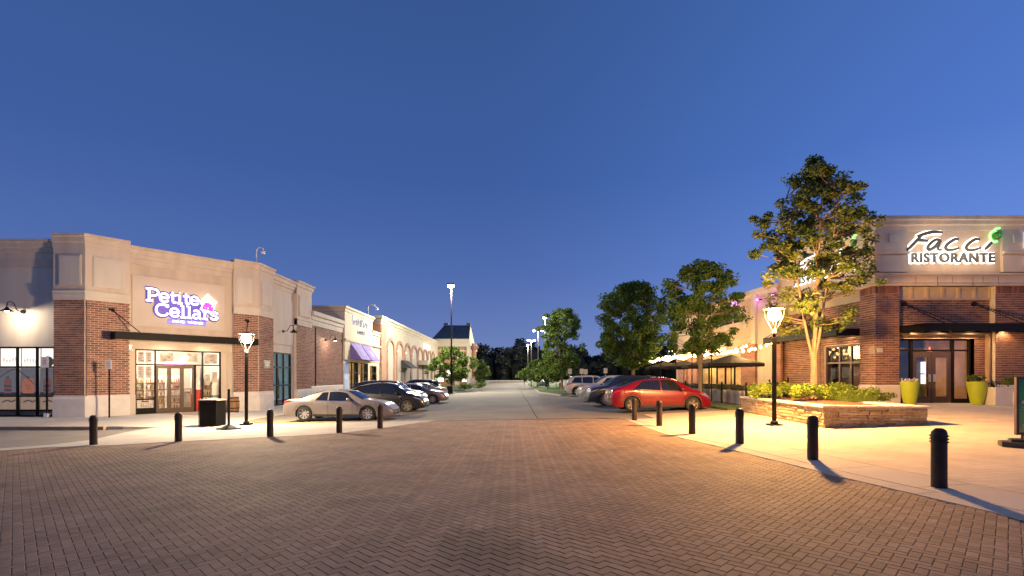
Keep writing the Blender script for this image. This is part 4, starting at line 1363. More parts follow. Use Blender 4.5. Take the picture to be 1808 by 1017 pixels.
# ---------------------------------------------------------------- long arcaded building
ar = thing("arcade_building", "long cream building with a row of tall brick arches and a flat parapet", "building", (-15.3, 80, 0))
fR = Face((-15.3, 58.0), (-15.3, 103.0))
M_brickpk = masonry_mat("brick_salmon", (0.44, 0.22, 0.14), (0.36, 0.17, 0.11), (0.48, 0.40, 0.33))
zR = 8.8
mb = MB(); fR.box(mb, 0, fR.L, G0 - .3, zR - .3, -.5, 0); mb.box(-22, -15.3, 58.0, 58.4, 3, zR - .3); new("wall", mb, M_cream, ar)
mb = MB(); sweep(mb, [(-22, 58.0), (-15.3, 58.0), (-15.3, 103.0)], [(-.2, zR - 1.0), (.05, zR - .95), (.08, zR - .7), (.18, zR - .65), (.2, zR - .35), (.34, zR - .3), (.34, zR), (-.2, zR)]); new("cornice", mb, M_cream, ar)
mb = MB(); fR.box(mb, 0, fR.u(681), G0, zR - 1.0, 0, .12); mb.box(-22, -15.25, 57.9, 58.0, 3, zR - 1); new("brick_corner", mb, M_brickpk, ar)
apx = [(683.5, 694), (700, 710), (714.5, 723.5), (726.5, 735.5), (738, 745), (747.5, 753), (755.5, 760), (762.5, 766)]
for a, b in apx:
    u0, u1 = fR.u(a), fR.u(b); uc = (u0 + u1) / 2; w2 = (u1 - u0) / 2; zs = 5.0; rr = min(w2, 1.15)
    mb = MB()
    fR.box(mb, u0 - .45, u0, G0, zs, 0, .16); fR.box(mb, u1, u1 + .45, G0, zs, 0, .16)
    N_ = 12
    for k in range(N_):
        a0, a1 = math.pi * k / N_, math.pi * (k + 1) / N_
        q = [(uc - w2 * math.cos(x), zs + rr * math.sin(x)) for x in (a0, a1)]; Q = [(uc - (w2 + .45) * math.cos(x), zs + (rr + .4) * math.sin(x)) for x in (a0, a1)]
        mb.hexa([fR.P(*q[0], .16), fR.P(*q[1], .16), fR.P(*q[1], 0), fR.P(*q[0], 0), fR.P(*Q[0], .16), fR.P(*Q[1], .16), fR.P(*Q[1], 0), fR.P(*Q[0], 0)])
    arch = new("arch", mb, M_brickpk, ar)
    mb = MB(); fR.box(mb, u0, u1, G0 + .1, zs - .55, 0, .05); new("arch_panel", mb, M_stucco2, arch)
    mb = MB(); fR.box(mb, u0 - .5, u0 - .02, zs - .1, zs + .15, .14, .34); new("sconce", mb, M_white, arch)
t = MB(); u0, u1 = fR.u(707), fR.u(719)
P = [fR.P(u0, 2.9, .17), fR.P(u1, 2.9, .17), fR.P(u1, 2.9, 1.6), fR.P(u0, 2.9, 1.6), fR.P(u0, 4.0, .17), fR.P(u1, 4.0, .17)]
t.v.extend(P); t.f += [(3, 2, 5, 4), (0, 3, 4), (2, 1, 5)]; t.m += [0] * 3; t.t += [0] * 3
new("dark_awning", t, mat("awning_dark", (.03, .035, .035), .8, vary=.1), ar)
mb = MB(); fR.box(mb, u0, (u0 + u1) / 2, G0 + .02, 2.6, .05, .1); new("door", mb, mat("door_dark", (.05, .06, .05), .4), ar)
mb = MB(); fR.box(mb, fR.u(737), fR.u(766), 3.6, 4.3, .17, 1.6); new("flat_canopy", mb, M_cream, ar)
mb = MB(); fR.box(mb, fR.u(747.5), fR.u(758), 6.6, 7.35, .02, .1); sgl = new("lit_sign", mb, glow("sign_white", (.92, .97, 1), 4), ar)
for q in range(6): add_light("facade_wash", 'POINT', fR.P(3 + q * 7.6, 5.6, 2.6), 90, (1, .84, .60), ar, size=.3)

# ---------------------------------------------------------------- gabled building at the end
gb = thing("gabled_building", "far building with steep dark metal roof and white gable beyond the arcade", "building", (-11.5, 106, 0))
yG = 103.4
xa, xb = at(766, yG), at(826, yG)
ze = zat(598.5, yG); zr = zat(576, yG)
mb = MB(); mb.box(xa, xb, yG, yG + 22, -.5, ze - .2); new("wall", mb, M_brickpk, gb)
mb = MB(); mb.box(xa - .4, xb + .4, yG - .45, yG + 22, ze - 1.6, ze); mb.box(xa - .2, xb + .2, yG - .2, yG, ze - 2.6, ze - 2.3); new("cornice", mb, M_cream, gb)
mb = MB()
ym = yG + 8
mb.quad((xa - .2, yG - .5, ze), (xb + .3, yG - .5, ze), (xb - .2, ym, zr + 1.0), (xa + 1.2, ym, zr + 1.0)); mb.quad((xb + .3, yG + 16.5, ze), (xa - .2, yG + 16.5, ze), (xa + 1.2, ym, zr + 1.0), (xb - .2, ym, zr + 1.0))
for q in range(14):
    t_ = q / 13; x_0 = xa - .2 + (xb + .5 - xa) * t_; x_1 = xa + 1.2 + (xb - 1.4 - xa) * t_
    mb.tube([(x_0, yG - .52, ze + .05), (x_1, ym, zr + 1.05)], .05, n=4)
mb.box(xa + 1.0, xa + 2.0, ym - .4, ym + .4, zr + .8, zr + 1.5); mb.box(xb - 1.0, xb - .1, ym - .4, ym + .4, zr + .8, zr + 1.5)
new("roof", mb, M_roofdark, gb)
mb = MB(); mb.quad((xb + .25, yG - .5, ze), (xb + .25, yG + 16, ze), (xb - .1, ym, zr + .9)); mb.f[-1] = (0, 1, 2); new("gable", mb, M_cream, gb)
mb = MB()
for xx in (xb - 2.6, xb - .2): mb.box(xx, xx + .8, yG - .5, yG - .2, -.3, ze - 1.6)
new("pilaster", mb, M_cream, gb)
mb = MB()
for q in range(4): mb.box(xa + .8 + q * 1.7, xa + 2.0 + q * 1.7, yG - .05, yG - .01, .6, 2.9)
new("window", mb, glow("far_window", (1, .86, .75), 1.6), gb)
add_light("facade_wash", 'POINT', ((xa + xb) / 2 + 1, yG - 3.5, 5.2), 300, (1, .84, .62), gb, size=.4)
mb = MB(); mb.tube([(xb + 1.2, yG + 1, -.3), (xb + 1.2, yG + 1, 8.6)], .5, n=10); mb.lathe([(.5, 0), (.9, .5), (1.1, .7), (.6, .9)], (xb + 1.2, yG + 1, 7.2), 12); new("corner_column", mb, M_brickpk, gb)

# ================================================================== BUILDINGS, RIGHT
GR = 0.50                                             # floor level at the restaurant
rs = thing("restaurant", "corner brick restaurant with taupe parapet, black canopies and halo-lit signs", "restaurant", (18, 24, 0))
YF = 23.0
C0 = (at(1546, YF), YF)
sd = Vector((-.06, 1)).normalized()
SB = (C0[0] + sd.x * 7.6, C0[1] + sd.y * 7.6)           # where the neighbour begins
fX = Face(C0, (C0[0] + 14, YF))                          # front, pier plane
fZ = Face(SB, C0)                                        # side towards the street
LZ = fZ.L
zz = lambda py: zat(py, YF)
u_p1 = fX.u(1588); u_a = fX.u(1598); u_b = fX.u(1731); u_p2 = fX.u(1758); u_e = 14.0
zB = 5.93; zP = 9.11
REC = -.30
st_, bmR = [], MB()
core = MB()
# piers
fX.box(core, 0, u_p1, GR - .4, zB, -.5, -.012); fX.box(core, u_p2, u_e, GR - .4, zB, -.5, -.012)
zh = 3.52; zfr = zz(528)
fX.wall(core, u_p1, u_p2, GR - .4, zB, -.7, REC - .012, [(u_a, u_b, GR - .4, zh)])
pier_l = LZ - fZ.u(1518)
fZ.box(core, LZ - pier_l, LZ - .0, GR - .4, zB, -.5, -.012)
s_a, s_b = fZ.u(1450), fZ.u(1517)
fZ.wall(core, 0, LZ - pier_l, GR - .4, zB, -.6, -.16 - .012, [(s_a, s_b, GR - .4, 3.35)])
new("wall_core", core, M_mortar, rs)
bz = GR + .86
bricks(st_, bmR, fX, 0.0, u_p1, bz, zB, 0, soldier=.36)
bricks(st_, bmR, fX, u_p2, u_p2 + 5.0, bz, zB, 0, soldier=.36)
bricks(st_, bmR, fZ, LZ - pier_l, LZ, bz, zB, 0, soldier=.36)
bricks(st_, bmR, fX, u_p1, u_p2, GR, zfr, REC, holes=[(u_a, u_b, GR - .4, zh)])
bricks(st_, bmR, fZ, 0, LZ - pier_l, GR, 5.4, -.16, holes=[(s_a, s_b, GR - .4, 3.35)])
finish_bricks(st_, bmR, rs, 300)
# window jamb returns of brick
mb = MB(); fX.box(mb, u_a - .01, u_a, GR, zh, REC - .4, REC); fX.box(mb, u_b, u_b + .01, GR, zh, REC - .4, REC); new("jamb", mb, M_brickfar, rs)
mb = MB()
sweep(mb, [fZ.P(LZ - pier_l, 0)[:2], C0, fX.P(u_p1, 0)[:2]], [(-.3, GR - .4), (.07, GR - .4), (.07, bz - .06), (.03, bz), (-.3, bz)])
sweep(mb, [fX.P(u_p2, 0)[:2], fX.P(u_e, 0)[:2]], [(-.3, GR - .4), (.07, GR - .4), (.07, bz - .06), (.03, bz), (-.3, bz)])
new("stone_base", mb, M_lime, rs)
# frieze of cream panels
mb = MB(); fX.box(mb, u_p1, u_p2, zfr, zB, -.6, REC + .02); n_ = 6; w_ = (u_p2 - u_p1) / n_
for k in range(n_ + 1): fX.box(mb, max(u_p1, u_p1 + k * w_ - .07), min(u_p2, u_p1 + k * w_ + .07), zfr, zB, REC + .02, REC + .07)
fX.box(mb, u_p1, u_p2, zfr, zfr + .06, REC + .02, REC + .09)
fZ.box(mb, 0, LZ - pier_l, 5.4, zB, -.5, -.13)
new("frieze", mb, mat("frieze_cream", (.50, .40, .27), .9, vary=.08), rs)
# parapet
pth = [(SB[0], SB[1]), C0, (C0[0] + 14, YF)]
mb = MB(); sweep(mb, pth, [(-.5, zB), (-.05, zB), (-.05, zP - .3), (-.5, zP - .3)]); new("parapet", mb, mat("warm_taupe", (.54, .41, .30), .9, vary=.11, scale=1.8, bump=.25, bscale=60, stretch=(1, 1, .14)), rs)
mb = MB(); sweep(mb, pth, [(-.2, zB), (.10, zB), (.10, zB + .10), (.14, zB + .14), (.14, 6.34), (.26, 6.42), (.26, 6.48), (-.2, 6.56)]); new("ledge", mb, M_taupe2, rs)
mb = MB(); sweep(mb, pth, [(-.2, zP - .62), (.03, zP - .62), (.06, zP - .42), (.14, zP - .36), (.14, zP - .2), (.24, zP - .16), (.24, zP), (-.5, zP)]); new("cornice", mb, M_taupe2, rs)
mb = MB()
pil = [(fX, 0.0, fX.u(1601)), (fX, fX.u(1768), 14.0), (fZ, LZ - 1.15, LZ)]
for f, a, b in pil:
    f.box(mb, a, b, 6.56, zP - .62, -.05, .05)
    f.box(mb, a - (0.05 if f is fX and a == 0 else 0), b + .03, 7.38, 7.50, .05, .16); f.box(mb, a, b + .015, 6.56, 7.30, .05, .09)
new("parapet_pilaster", mb, M_taupe2, rs)
mb = MB()
for f, px in ((fX, 1568), (fX, 1787)): f.box(mb, f.u(px), f.u(px) + .38, 7.92, 8.30, .05, .10)
new("square_boss", mb, M_stucco2, rs)
mb = MB()
for f, px, l in ((fX, 1612, .34), (fX, 1650, .5), (fX, 1676, .3), (fX, 1712, .6), (fX, 1730, .28), (fX, 1757, .35)):
    u = f.u(px); f.box(mb, u, u + .035, 6.34 - l, 6.34, .14, .1425)
new("rust_stain", mb, mat("stain", (.26, .17, .12), .9, vary=.3), rs, kind="stuff")

# black canopies with chain ties
def canopy_at(f, u0, u1, z0, z1, dep, ties, d0=0.0):
    mb = MB()
    f.box(mb, u0, u1, z0, z1, dep - .07, dep); f.box(mb, u0, u0 + .07, z0, z1, d0, dep - .07); f.box(mb, u1 - .07, u1, z0, z1, d0, dep - .07); f.box(mb, u0, u1, z1 - .05, z1 - .02, d0, dep - .07)
    cn = new("canopy", mb, M_black, rs)
    mb = MB(); n_ = int((u1 - u0) / .8)
    for q in range(n_): f.box(mb, u0 + .4 + q * .8, u0 + .46 + q * .8, z0 + .08, z1 - .05, d0, dep - .07)
    new("canopy_joist", mb, M_black, cn)
    for u, du in ties:
        for s in (.0, .55):
            a = Vector(f.P(u, z1 + 1.05, d0 + .05)); b = Vector(f.P(u + du + s * (1 if du > 0 else -1), z1, dep - .15))
            mb = MB(); mb.tube([a, b], .013, n=5)
            L_ = (b - a).length; k_ = int(L_ / .10)
            for q in range(k_):
                c = a.lerp(b, (q + .5) / k_); mb.blob(c, (.03, .03, .036), 5)
            new("chain", mb, M_black, cn)
        mb = MB(); mb.tube([f.P(u, z1 + 1.05, d0 - .02), f.P(u, z1 + 1.05, d0 + .07)], .11, n=10); new("tie_plate", mb, M_black, cn)
    return cn


canopy_at(fX, fX.u(1594) , u_e, 3.74, 4.08, 1.25, [(fX.u(1604), .75), (fX.u(1729), .9)], REC)
canopy_at(fZ, 0.35, LZ - pier_l - .02, 3.72, 4.06, 1.15, [(LZ - pier_l - .5, -1.3), (2.0, -1.2)], -.16)

for q in range(4):
    p_ = fX.P(u_a + .4 + q * 1.35, 4.0, .25 if q else .2)
    mb = MB(); mb.lathe([(.08, 0), (.08, -.05), (.001, -.05)], p_, 12); new("soffit_light", mb, glow("soffit", (1, .86, .62), 14), rs)
    add_light("soffit_lamp", "SPOT", (p_[0], p_[1], p_[2] - .08), 110, (1, .66, .32), rs, size=.06, spot_size=math.radians(150), spot_blend=.7)
for q in range(2):
    p_ = fZ.P(s_a + .5 + q * 1.5, 4.0, .35)
    mb = MB(); mb.lathe([(.08, 0), (.08, -.05), (.001, -.05)], p_, 12); new("soffit_light", mb, glow("soffit", (1, .86, .62), 14), rs)
    add_light("soffit_lamp", "SPOT", (p_[0], p_[1], p_[2] - .08), 90, (1, .66, .32), rs, size=.06, spot_size=math.radians(150), spot_blend=.7)

# entrance
M_frame = mat("frame_brown", (.085, .050, .038), .45, metal=.2, vary=.1)
zt2 = zz(619) 
x1, x2 = fX.u(1627), fX.u(1697)
fr = MB(); D = REC - .25
for a, b in ((u_a, u_a + .07), (x1 - .12, x1), (x2, x2 + .12), (u_b - .07, u_b)): fX.box(fr, a, b, GR, zh, D - .06, D + .06)
for a, b in ((u_a + .07, x1 - .12), (x1, x2), (x2 + .12, u_b - .07)):
    for z in (zt2, zh - .07): fX.box(fr, a, b, z, z + .07, D - .055, D + .055)
fX.box(fr, u_a + .07, x1 - .12, GR, GR + .2, D - .05, D + .05); fX.box(fr, x2 + .12, u_b - .07, GR, GR + .2, D - .05, D + .05)
wr = new("window", fr, M_dark, rs)
for a, b, p, q in ((u_a, x1 - .1, GR + .2, zt2), (u_a, x1 - .1, zt2 + .07, zh - .07), (x1, x2, zt2 + .07, zh - .07), (x2 + .1, u_b, GR + .2, zt2), (x2 + .1, u_b, zt2 + .07, zh - .07)):
    g = MB(); fX.rect(g, a + .03, b - .03, p, q, D); new("pane", g, M_glass, wr)
for k in range(2):
    a = x1 + .01 + k * (x2 - x1) / 2; b = a + (x2 - x1) / 2 - .02; st = .17
    fr = MB()
    fX.box(fr, a, a + st, GR + .01, zt2 - .01, D - .04, D + .03); fX.box(fr, b - st, b, GR + .01, zt2 - .01, D - .04, D + .03)
    fX.box(fr, a + st, b - st, GR + .01, GR + .30, D - .038, D + .028); fX.box(fr, a + st, b - st, zt2 - .3, zt2 - .01, D - .038, D + .028)
    dr = new("door", fr, M_frame, rs)
    g = MB(); fX.rect(g, a + st, b - st, GR + .3, zt2 - .3, D); new("pane", g, M_glass, dr)
    hu_ = b - .10 if k == 0 else a + .10
    g = MB(); fX.box(g, hu_ - .05, hu_ + .05, GR + 1.0, GR + 1.36, D + .03, D + .045); g.tube([fX.P(hu_, GR + 1.02, D + .09), fX.P(hu_, GR + 1.34, D + .09)], .018, n=6); new("handle", g, M_steel, dr)
M_redw = mat("red_wall", (.22, .035, .025), .7, vary=.15); M_dimw = mat("dim_wall", (.20, .13, .08), .7, vary=.3, scale=1.5)
room(rs, fX, u_a - .4, u_b + .5, GR - .01, 3.7, 5.5, mat("inner_wall", (.34, .22, .13), .7, vary=.3, scale=1.2), mat("floor_dark", (.10, .07, .05), .4, vary=.2), M_dimw, ceil=mat("ceiling_dim", (.25, .2, .15), .8))
for q, (uu, dd, zq) in enumerate(((x1 + .7, -2.6, 2.15), (x1 + 1.4, -3.0, 2.1), (x1 + 1.2, -1.6, 2.9), (u_b - .5, -2.2, 2.9))):
    t = thing("pendant_lamp", ("small shaded pendant lamp behind the left restaurant door leaf", "bright pendant lamp behind the right restaurant door leaf", "red glowing pendant above the restaurant doors", "red glowing pendant behind the right side window of the restaurant")[q], "lamp", fX.P(uu, zq, dd), "pendant lamps inside the restaurant")
    red = q > 1
    mb = MB(); mb.lathe([(.02, .34), (.03, .2), (.20, .02), (.21, 0), (.18, .01), (.02, .18)], fX.P(uu, zq, dd), 14); new("lamp_shade", mb, glow("pendant_red", (1, .05, .02), 3.0) if red else M_amber2, t)
    mb = MB(); mb.blob(fX.P(uu, zq + .03, dd), .08, 8); new("bulb", mb, glow("bulb_amber", (1, .7, .35), 26), t)
    mb = MB(); mb.tube([fX.P(uu, zq + .3, dd), fX.P(uu, 3.68, dd)], .008, n=4); new("cord", mb, M_black, t)
    add_light("pendant_light", 'POINT', fX.P(uu, zq - .12, dd), 5 if red else 60, (1, .12, .06) if red else (1, .68, .36), t, size=.08)
mb = MB(); fX.box(mb, u_a + .5, x1 - .2, GR, 3.3, -1.9, -1.8); new("red_partition", mb, M_redw, rs)
add_light("room_light", "POINT", fX.P(x1 + 1.0, 2.9, -2.0), 60, (1, .74, .42), rs, size=.2)
t = thing("host_counter", "long dim counter with a lit top inside the restaurant doorway", "counter", fX.P(x1 + .8, GR, -3.4))
mb = MB(); fX.box(mb, x1 - .1, x2 + .6, GR, GR + 1.0, -3.8, -3.3); new("counter_body", mb, mat("counter_olive", (.22, .19, .08), .6, vary=.2), t)
mb = MB(); fX.box(mb, x1 - .2, x2 + .7, GR + 1.0, GR + 1.06, -3.85, -3.25); new("counter_top", mb, mat("counter_pale", (.6, .5, .36), .3), t)
t = thing("wall_cabinet", "bright lit shelf cabinet behind the left side window of the restaurant", "cabinet", fX.P(u_a + .3, 1.5, -1.5))
mb = MB(); fX.box(mb, u_a + .02, u_a + .46, 1.35, 2.9, -1.7, -1.6); new("cabinet_back", mb, glow("cab_glow", (1, .78, .5), .8), t)
mb = MB()
for zq in (1.35, 1.75, 2.15, 2.55): fX.box(mb, u_a + .02, u_a + .46, zq, zq + .03, -1.6, -1.4)
new("shelf", mb, M_frame, t)
mb = MB()
for zq in (1.38, 1.78, 2.18):
    for uq in (.08, .2, .33): mb.lathe([(.04, 0), (.04, .16), (.015, .2), (.015, .27)], fX.P(u_a + uq, zq, -1.5), 7)
new("bottles", mb, M_black, t, kind="stuff")
t = thing("armchair", "dark rounded armchair behind the left restaurant door", "chair", fX.P(x1 + .6, GR, -1.6))
mb = MB(); mb.blob(fX.P(x1 + .6, GR + .38, -1.7), (.42, .4, .36), 14); new("seat", mb, M_plastic, t, smooth=True)
mb = MB(); mb.blob(fX.P(x1 + .6, GR + .62, -2.0), (.45, .16, .4), 14); new("backrest", mb, M_plastic, t, smooth=True)

# side storefront
cs_ = [s_a + (s_b - s_a) * q for q in (.38, .68)]
ws = storefront(rs, fZ, s_a, s_b, GR, 3.35, cs_, [GR + 1.95], w=.09, d=-.30, fm=M_frame)
room(rs, fZ, s_a - .3, s_b + .2, GR - .01, 3.6, 3.0, M_dimw, M_dimw, mat("warm_back", (.42, .34, .22), .8, vary=.3, scale=1.2))
for q in range(3):
    uq = s_a + .6 + q * 1.0
    mb = MB(); fZ.box(mb, uq, uq + .6, GR + .9, GR + 1.95, -2.9, -2.86); fZ.box(mb, uq, uq + .6, GR + 1.35, GR + 1.40, -2.86, -2.84, m=1)
    new("back_window", mb, [glow("back_glow", (.95, .97, 1), 1.4), M_frame], rs)
add_light("room_light", 'POINT', fZ.P((s_a + s_b) / 2, 2.9, -1.3), 130, (1, .76, .45), rs, size=.2)
mb = MB(); mb.blob(fZ.P(s_b - .5, 3.0, -.9), .13, 10); new("red_pendant", mb, glow("pendant_red", (1, .05, .02), 3.0), rs)

# ---- the two halo-lit restaurant signs
FAC = {
 'F': [[(-.10, .12), (.06, .30), (.30, .62), (.52, .92), (.60, 1.02)], [(.40, .98), (.75, 1.14), (1.15, 1.26), (1.62, 1.24)], [(.32, .74), (.60, .74), (.92, .70)]],
 'a': [[(1.52, .74), (1.30, .78), (1.02, .52), (.90, .24), (1.02, .16), (1.26, .34), (1.52, .74), (1.40, .28), (1.46, .14), (1.58, .18)]],
 'c1': [[(2.40, .80), (2.22, .80), (1.90, .54), (1.76, .28), (1.88, .14), (2.16, .16), (2.42, .26)]],
 'c2': [[(3.42, .80), (3.20, .80), (2.92, .56), (2.76, .28), (2.90, .12), (3.22, .16), (3.46, .28)]],
 'i': [[(4.02, .64), (3.86, .40), (3.66, .16)]],
}


def ristorante(f, u0, u1, zb, ht, label, d=.0):
    """u0..u1 is the width of the block letters, zb their foot"""
    t = thing("restaurant_sign", label, "sign", f.P((u0 + u1) / 2, zb, d), "halo-lit restaurant signs")
    W = u1 - u0
    dark, halo = MB(), MB()
    fo = mat("sign_face_dark", (.07, .065, .055), .5, vary=.1)
    hl = glow("halo_white", (1.0, .96, .84), 2.4)
    X = lambda x: u0 - .05 * W + (x + .1) * (W * 1.02) / 4.12
    Z = lambda z: zb + ht * 1.28 + (z - .12) * ht * 1.65
    for k, sts in FAC.items():
        for s_ in sts:
            p = catmull([(X(a), Z(b)) for a, b in s_], 4)
            n_ = len(p)
            stroke(dark, f, p, [.045 + .035 * math.sin(math.pi * (.15 + .85 * i / n_)) for i in range(n_)], d + .11, .3)
            stroke(halo, f, p, [.085 + .045 * math.sin(math.pi * (.15 + .85 * i / n_)) for i in range(n_)], d + .04, .4)
    new("script_letters", dark, fo, t, smooth=True)
    new("script_halo", halo, hl, t, smooth=True)
    fit_text("RISTORANTE", f, u0, u1, zb, zb + ht, d + .10, fo, t, name="block_letters", bold=.035, spacing=1.12)
    fit_text("RISTORANTE", f, u0 - .05, u1 + .05, zb - .05, zb + ht + .04, d + .02, hl, t, name="block_halo", bold=.085, spacing=1.12)
    ub = X(4.12); zt_ = Z(1.02)
    mb = MB(); mb.blob((0, 0, 0), (1, 1, 1), 14)
    o = MB(); o.blob(f.P(ub + .1, zt_, d + .14), (.17, .17, .20) if abs(f.d.x) > .5 else (.17, .17, .20), 14)
    new("olive", o, mat("olive_green", (.03, .12, .02), .4, vary=.4, scale=9), t, smooth=True)
    o = MB(); n_ = 14
    stroke(o, f, [(ub + .1 + .22 * math.cos(a), zt_ + .25 * math.sin(a)) for a in [math.radians(70 + 230 * i / n_) for i in range(n_ + 1)]], .055, d + .04, .5)
    stroke(o, f, catmull([(ub + .02, zt_ + .22), (ub + .1, zt_ + .34), (ub + .28, zt_ + .36)], 4), .045, d + .10, .4)
    new("green_halo", o, glow("halo_green", (.06, 1, .10), 2.4), t, smooth=True)
    for q in range(3): add_light("sign_glow", 'POINT', f.P(u0 + W * (.15 + .35 * q), zb + ht * 1.3, d + .9), 36, (1, .82, .60), t, size=.25)
    add_light("green_glow", 'POINT', f.P(ub + .1, zt_, d + .45), 2.2, (.1, 1, .15), t, size=.1)
    return t


ristorante(fX, fX.u(1607), fX.u(1754), zz(464), zz(447) - zz(464), "white halo-lit script and block letter sign above the main restaurant doors", -.05)
ristorante(fZ, fZ.u(1404), fZ.u(1508), 6.98, .46, "halo-lit script and block letter sign half hidden behind the big tree", -.05)
t = thing("side_sign", "edge of a lit blue-white and pink box sign at the far right parapet", "sign", fX.P(fX.u(1806), 8, .1))
mb = MB(); fX.box(mb, fX.u(1805.5), fX.u(1840), 7.65, 8.40, .06, .2); new("sign_top", mb, glow("box_blue", (.7, .86, 1), 1.2), t)
mb = MB(); fX.box(mb, fX.u(1806), fX.u(1840), 6.85, 7.2, .10, .2); new("sign_foot", mb, glow("box_pink", (1, .25, .3), .8), t)
t = thing("address_plaque", "small weathered number plaque on the brick corner pier of the restaurant", "plaque", fX.P(.2, 3, .02))
mb = MB(); fX.box(mb, -.0, .30, zz(625), zz(612), .01, .035); fZ.box(mb, LZ - .32, LZ, zz(625), zz(612), .01, .035); new("plate", mb, mat("plaque_brown", (.26, .2, .14), .6, vary=.3, scale=12), t)
fit_text("15725", fX, .03, .28, zz(622), zz(615), .035, M_white, t, bold=.02)

# ---------------------------------------------------------------- neighbour with the patio
nb = thing("patio_restaurant", "pale stucco and brick neighbour with purple lights behind the string-lit patio", "restaurant", (15, 38, 0))
NE = (SB[0] + sd.x * 16, SB[1] + sd.y * 16)
fN = Face(NE, SB)
LN = fN.L
zN = 7.5; GN = .45
M_peach = mat("stucco_peach", (.50, .40, .29), .9, vary=.07, scale=.8, bump=.2, bscale=100)
un = lambda p: fN.u(p)
w0, w1 = un(1237), un(1312)
mb = MB(); fN.wall(mb, 0, LN, GN - .5, zN - .2, -.4, -.0, [(w0, w1, GN + .6, 2.75)]); mb.box(NE[0], NE[0] + 9, NE[1] - .3, NE[1], 0, zN - .2); new("wall", mb, M_peach, nb)
mb = MB(); pN = [(NE[0] + 9, NE[1]), NE, SB]; sweep(mb, [NE, SB], [(-.3, zN - .55), (.05, zN - .5), (.12, zN - .3), (.2, zN - .26), (.2, zN), (-.3, zN)]); sweep(mb, [NE, SB], [(-.1, 4.2), (.07, 4.2), (.07, 4.34), (-.1, 4.34)]); new("cornice", mb, M_stucco2, nb)
mb = MB()
for a, b, h in ((un(1313), un(1338), 3.9), (un(1200), un(1215), 3.6), (un(1218), un(1234), 3.4)): fN.box(mb, a, b, GN - .3, h, 0, .2)
fN.box(mb, un(1382), LN, GN - .3, 5.6, 0, .14)
new("brick_pier", mb, M_brickfar, nb)
mb = MB(); fN.box(mb, un(1340), un(1380), GN - .3, 6.5, 0, .10); fN.box(mb, un(1270), un(1320), 5.1, 6.5, 0, .08); new("stucco_panel", mb, M_stucco2, nb)
mb = MB(); fN.box(mb, un(1332), un(1339), 3.9, 7.2, 0.0, .24); new("pilaster", mb, M_stucco2, nb)
storefront(nb, fN, w0, w1, GN + .6, 2.75, [w0 + (w1 - w0) * q / 5 for q in range(1, 5)], [], w=.1, d=-.1, fm=M_dark)
room(nb, fN, w0 - .1, w1 + .1, GN + .5, 2.95, 2.2, mat("amber_room", (.55, .40, .20), .8, vary=.4, scale=1.3))
add_light("room_light", 'POINT', fN.P((w0 + w1) / 2, 2.4, -1.1), 110, (1, .75, .4), nb, size=.2)
add_light("room_light", 'POINT', fN.P(w0 + .7, 2.4, -1.1), 60, (1, .75, .4), nb, size=.2)
pn_ = thing("purple_sign", "glowing purple flourish above dark letters on the patio restaurant", "neon sign", fN.P(un(1295), 6.4, .1))
mb = MB(); ux = un(1299); zx = zat(545, 36.5)
for q in range(5):
    a = math.radians(20 + q * 72); stroke(mb, fN, catmull([(ux, zx), (ux + .3 * math.cos(a), zx + .3 * math.sin(a)), (ux + .42 * math.cos(a + .7), zx + .42 * math.sin(a + .7))], 4), .09, .12, .4)
new("flourish", mb, glow("neon_purple", (.85, .12, 1), 2.4), pn_, smooth=True)
add_light("purple_glow", 'POINT', fN.P(ux, zx, .7), 14, (.8, .15, 1), pn_, size=.2)
mb = MB()
for a, b in ((1274, 1280), (1281, 1287), (1288, 1295), (1299, 1303), (1304, 1308), (1309, 1313)):
    fN.box(mb, un(a), un(b), 5.55, 6.05, .09, .16)
    fN.box(mb, un(a) + .05, un(b) - .12, 5.72, 5.9, .16, .162)
new("dark_letters", mb, M_black, pn_, kind="stuff")
for px, py, dd in ((1345, 529, .3), (1373, 521, .3)):
    t = thing("purple_uplight", "small purple accent lamp %s high on the patio restaurant" % ("left of the pale stucco panel" if px < 1350 else "above the pale stucco panel"), "light", fN.P(un(px), fN.z(px, py), dd), "purple accent lamps")
    mb = MB(); mb.tube([fN.P(un(px), fN.z(px, py), 0), fN.P(un(px), fN.z(px, py), dd)], .04, n=6); new("bracket", mb, M_black, t)
    mb = MB(); mb.blob(fN.P(un(px), fN.z(px, py), dd), .09, 8); new("bulb", mb, glow("neon_purple", (.85, .12, 1), 2.4), t, smooth=True)
    add_light("purple_glow", 'POINT', fN.P(un(px) - .1, fN.z(px, py) - .1, dd + .1), 9, (.8, .15, 1), t, size=.1)

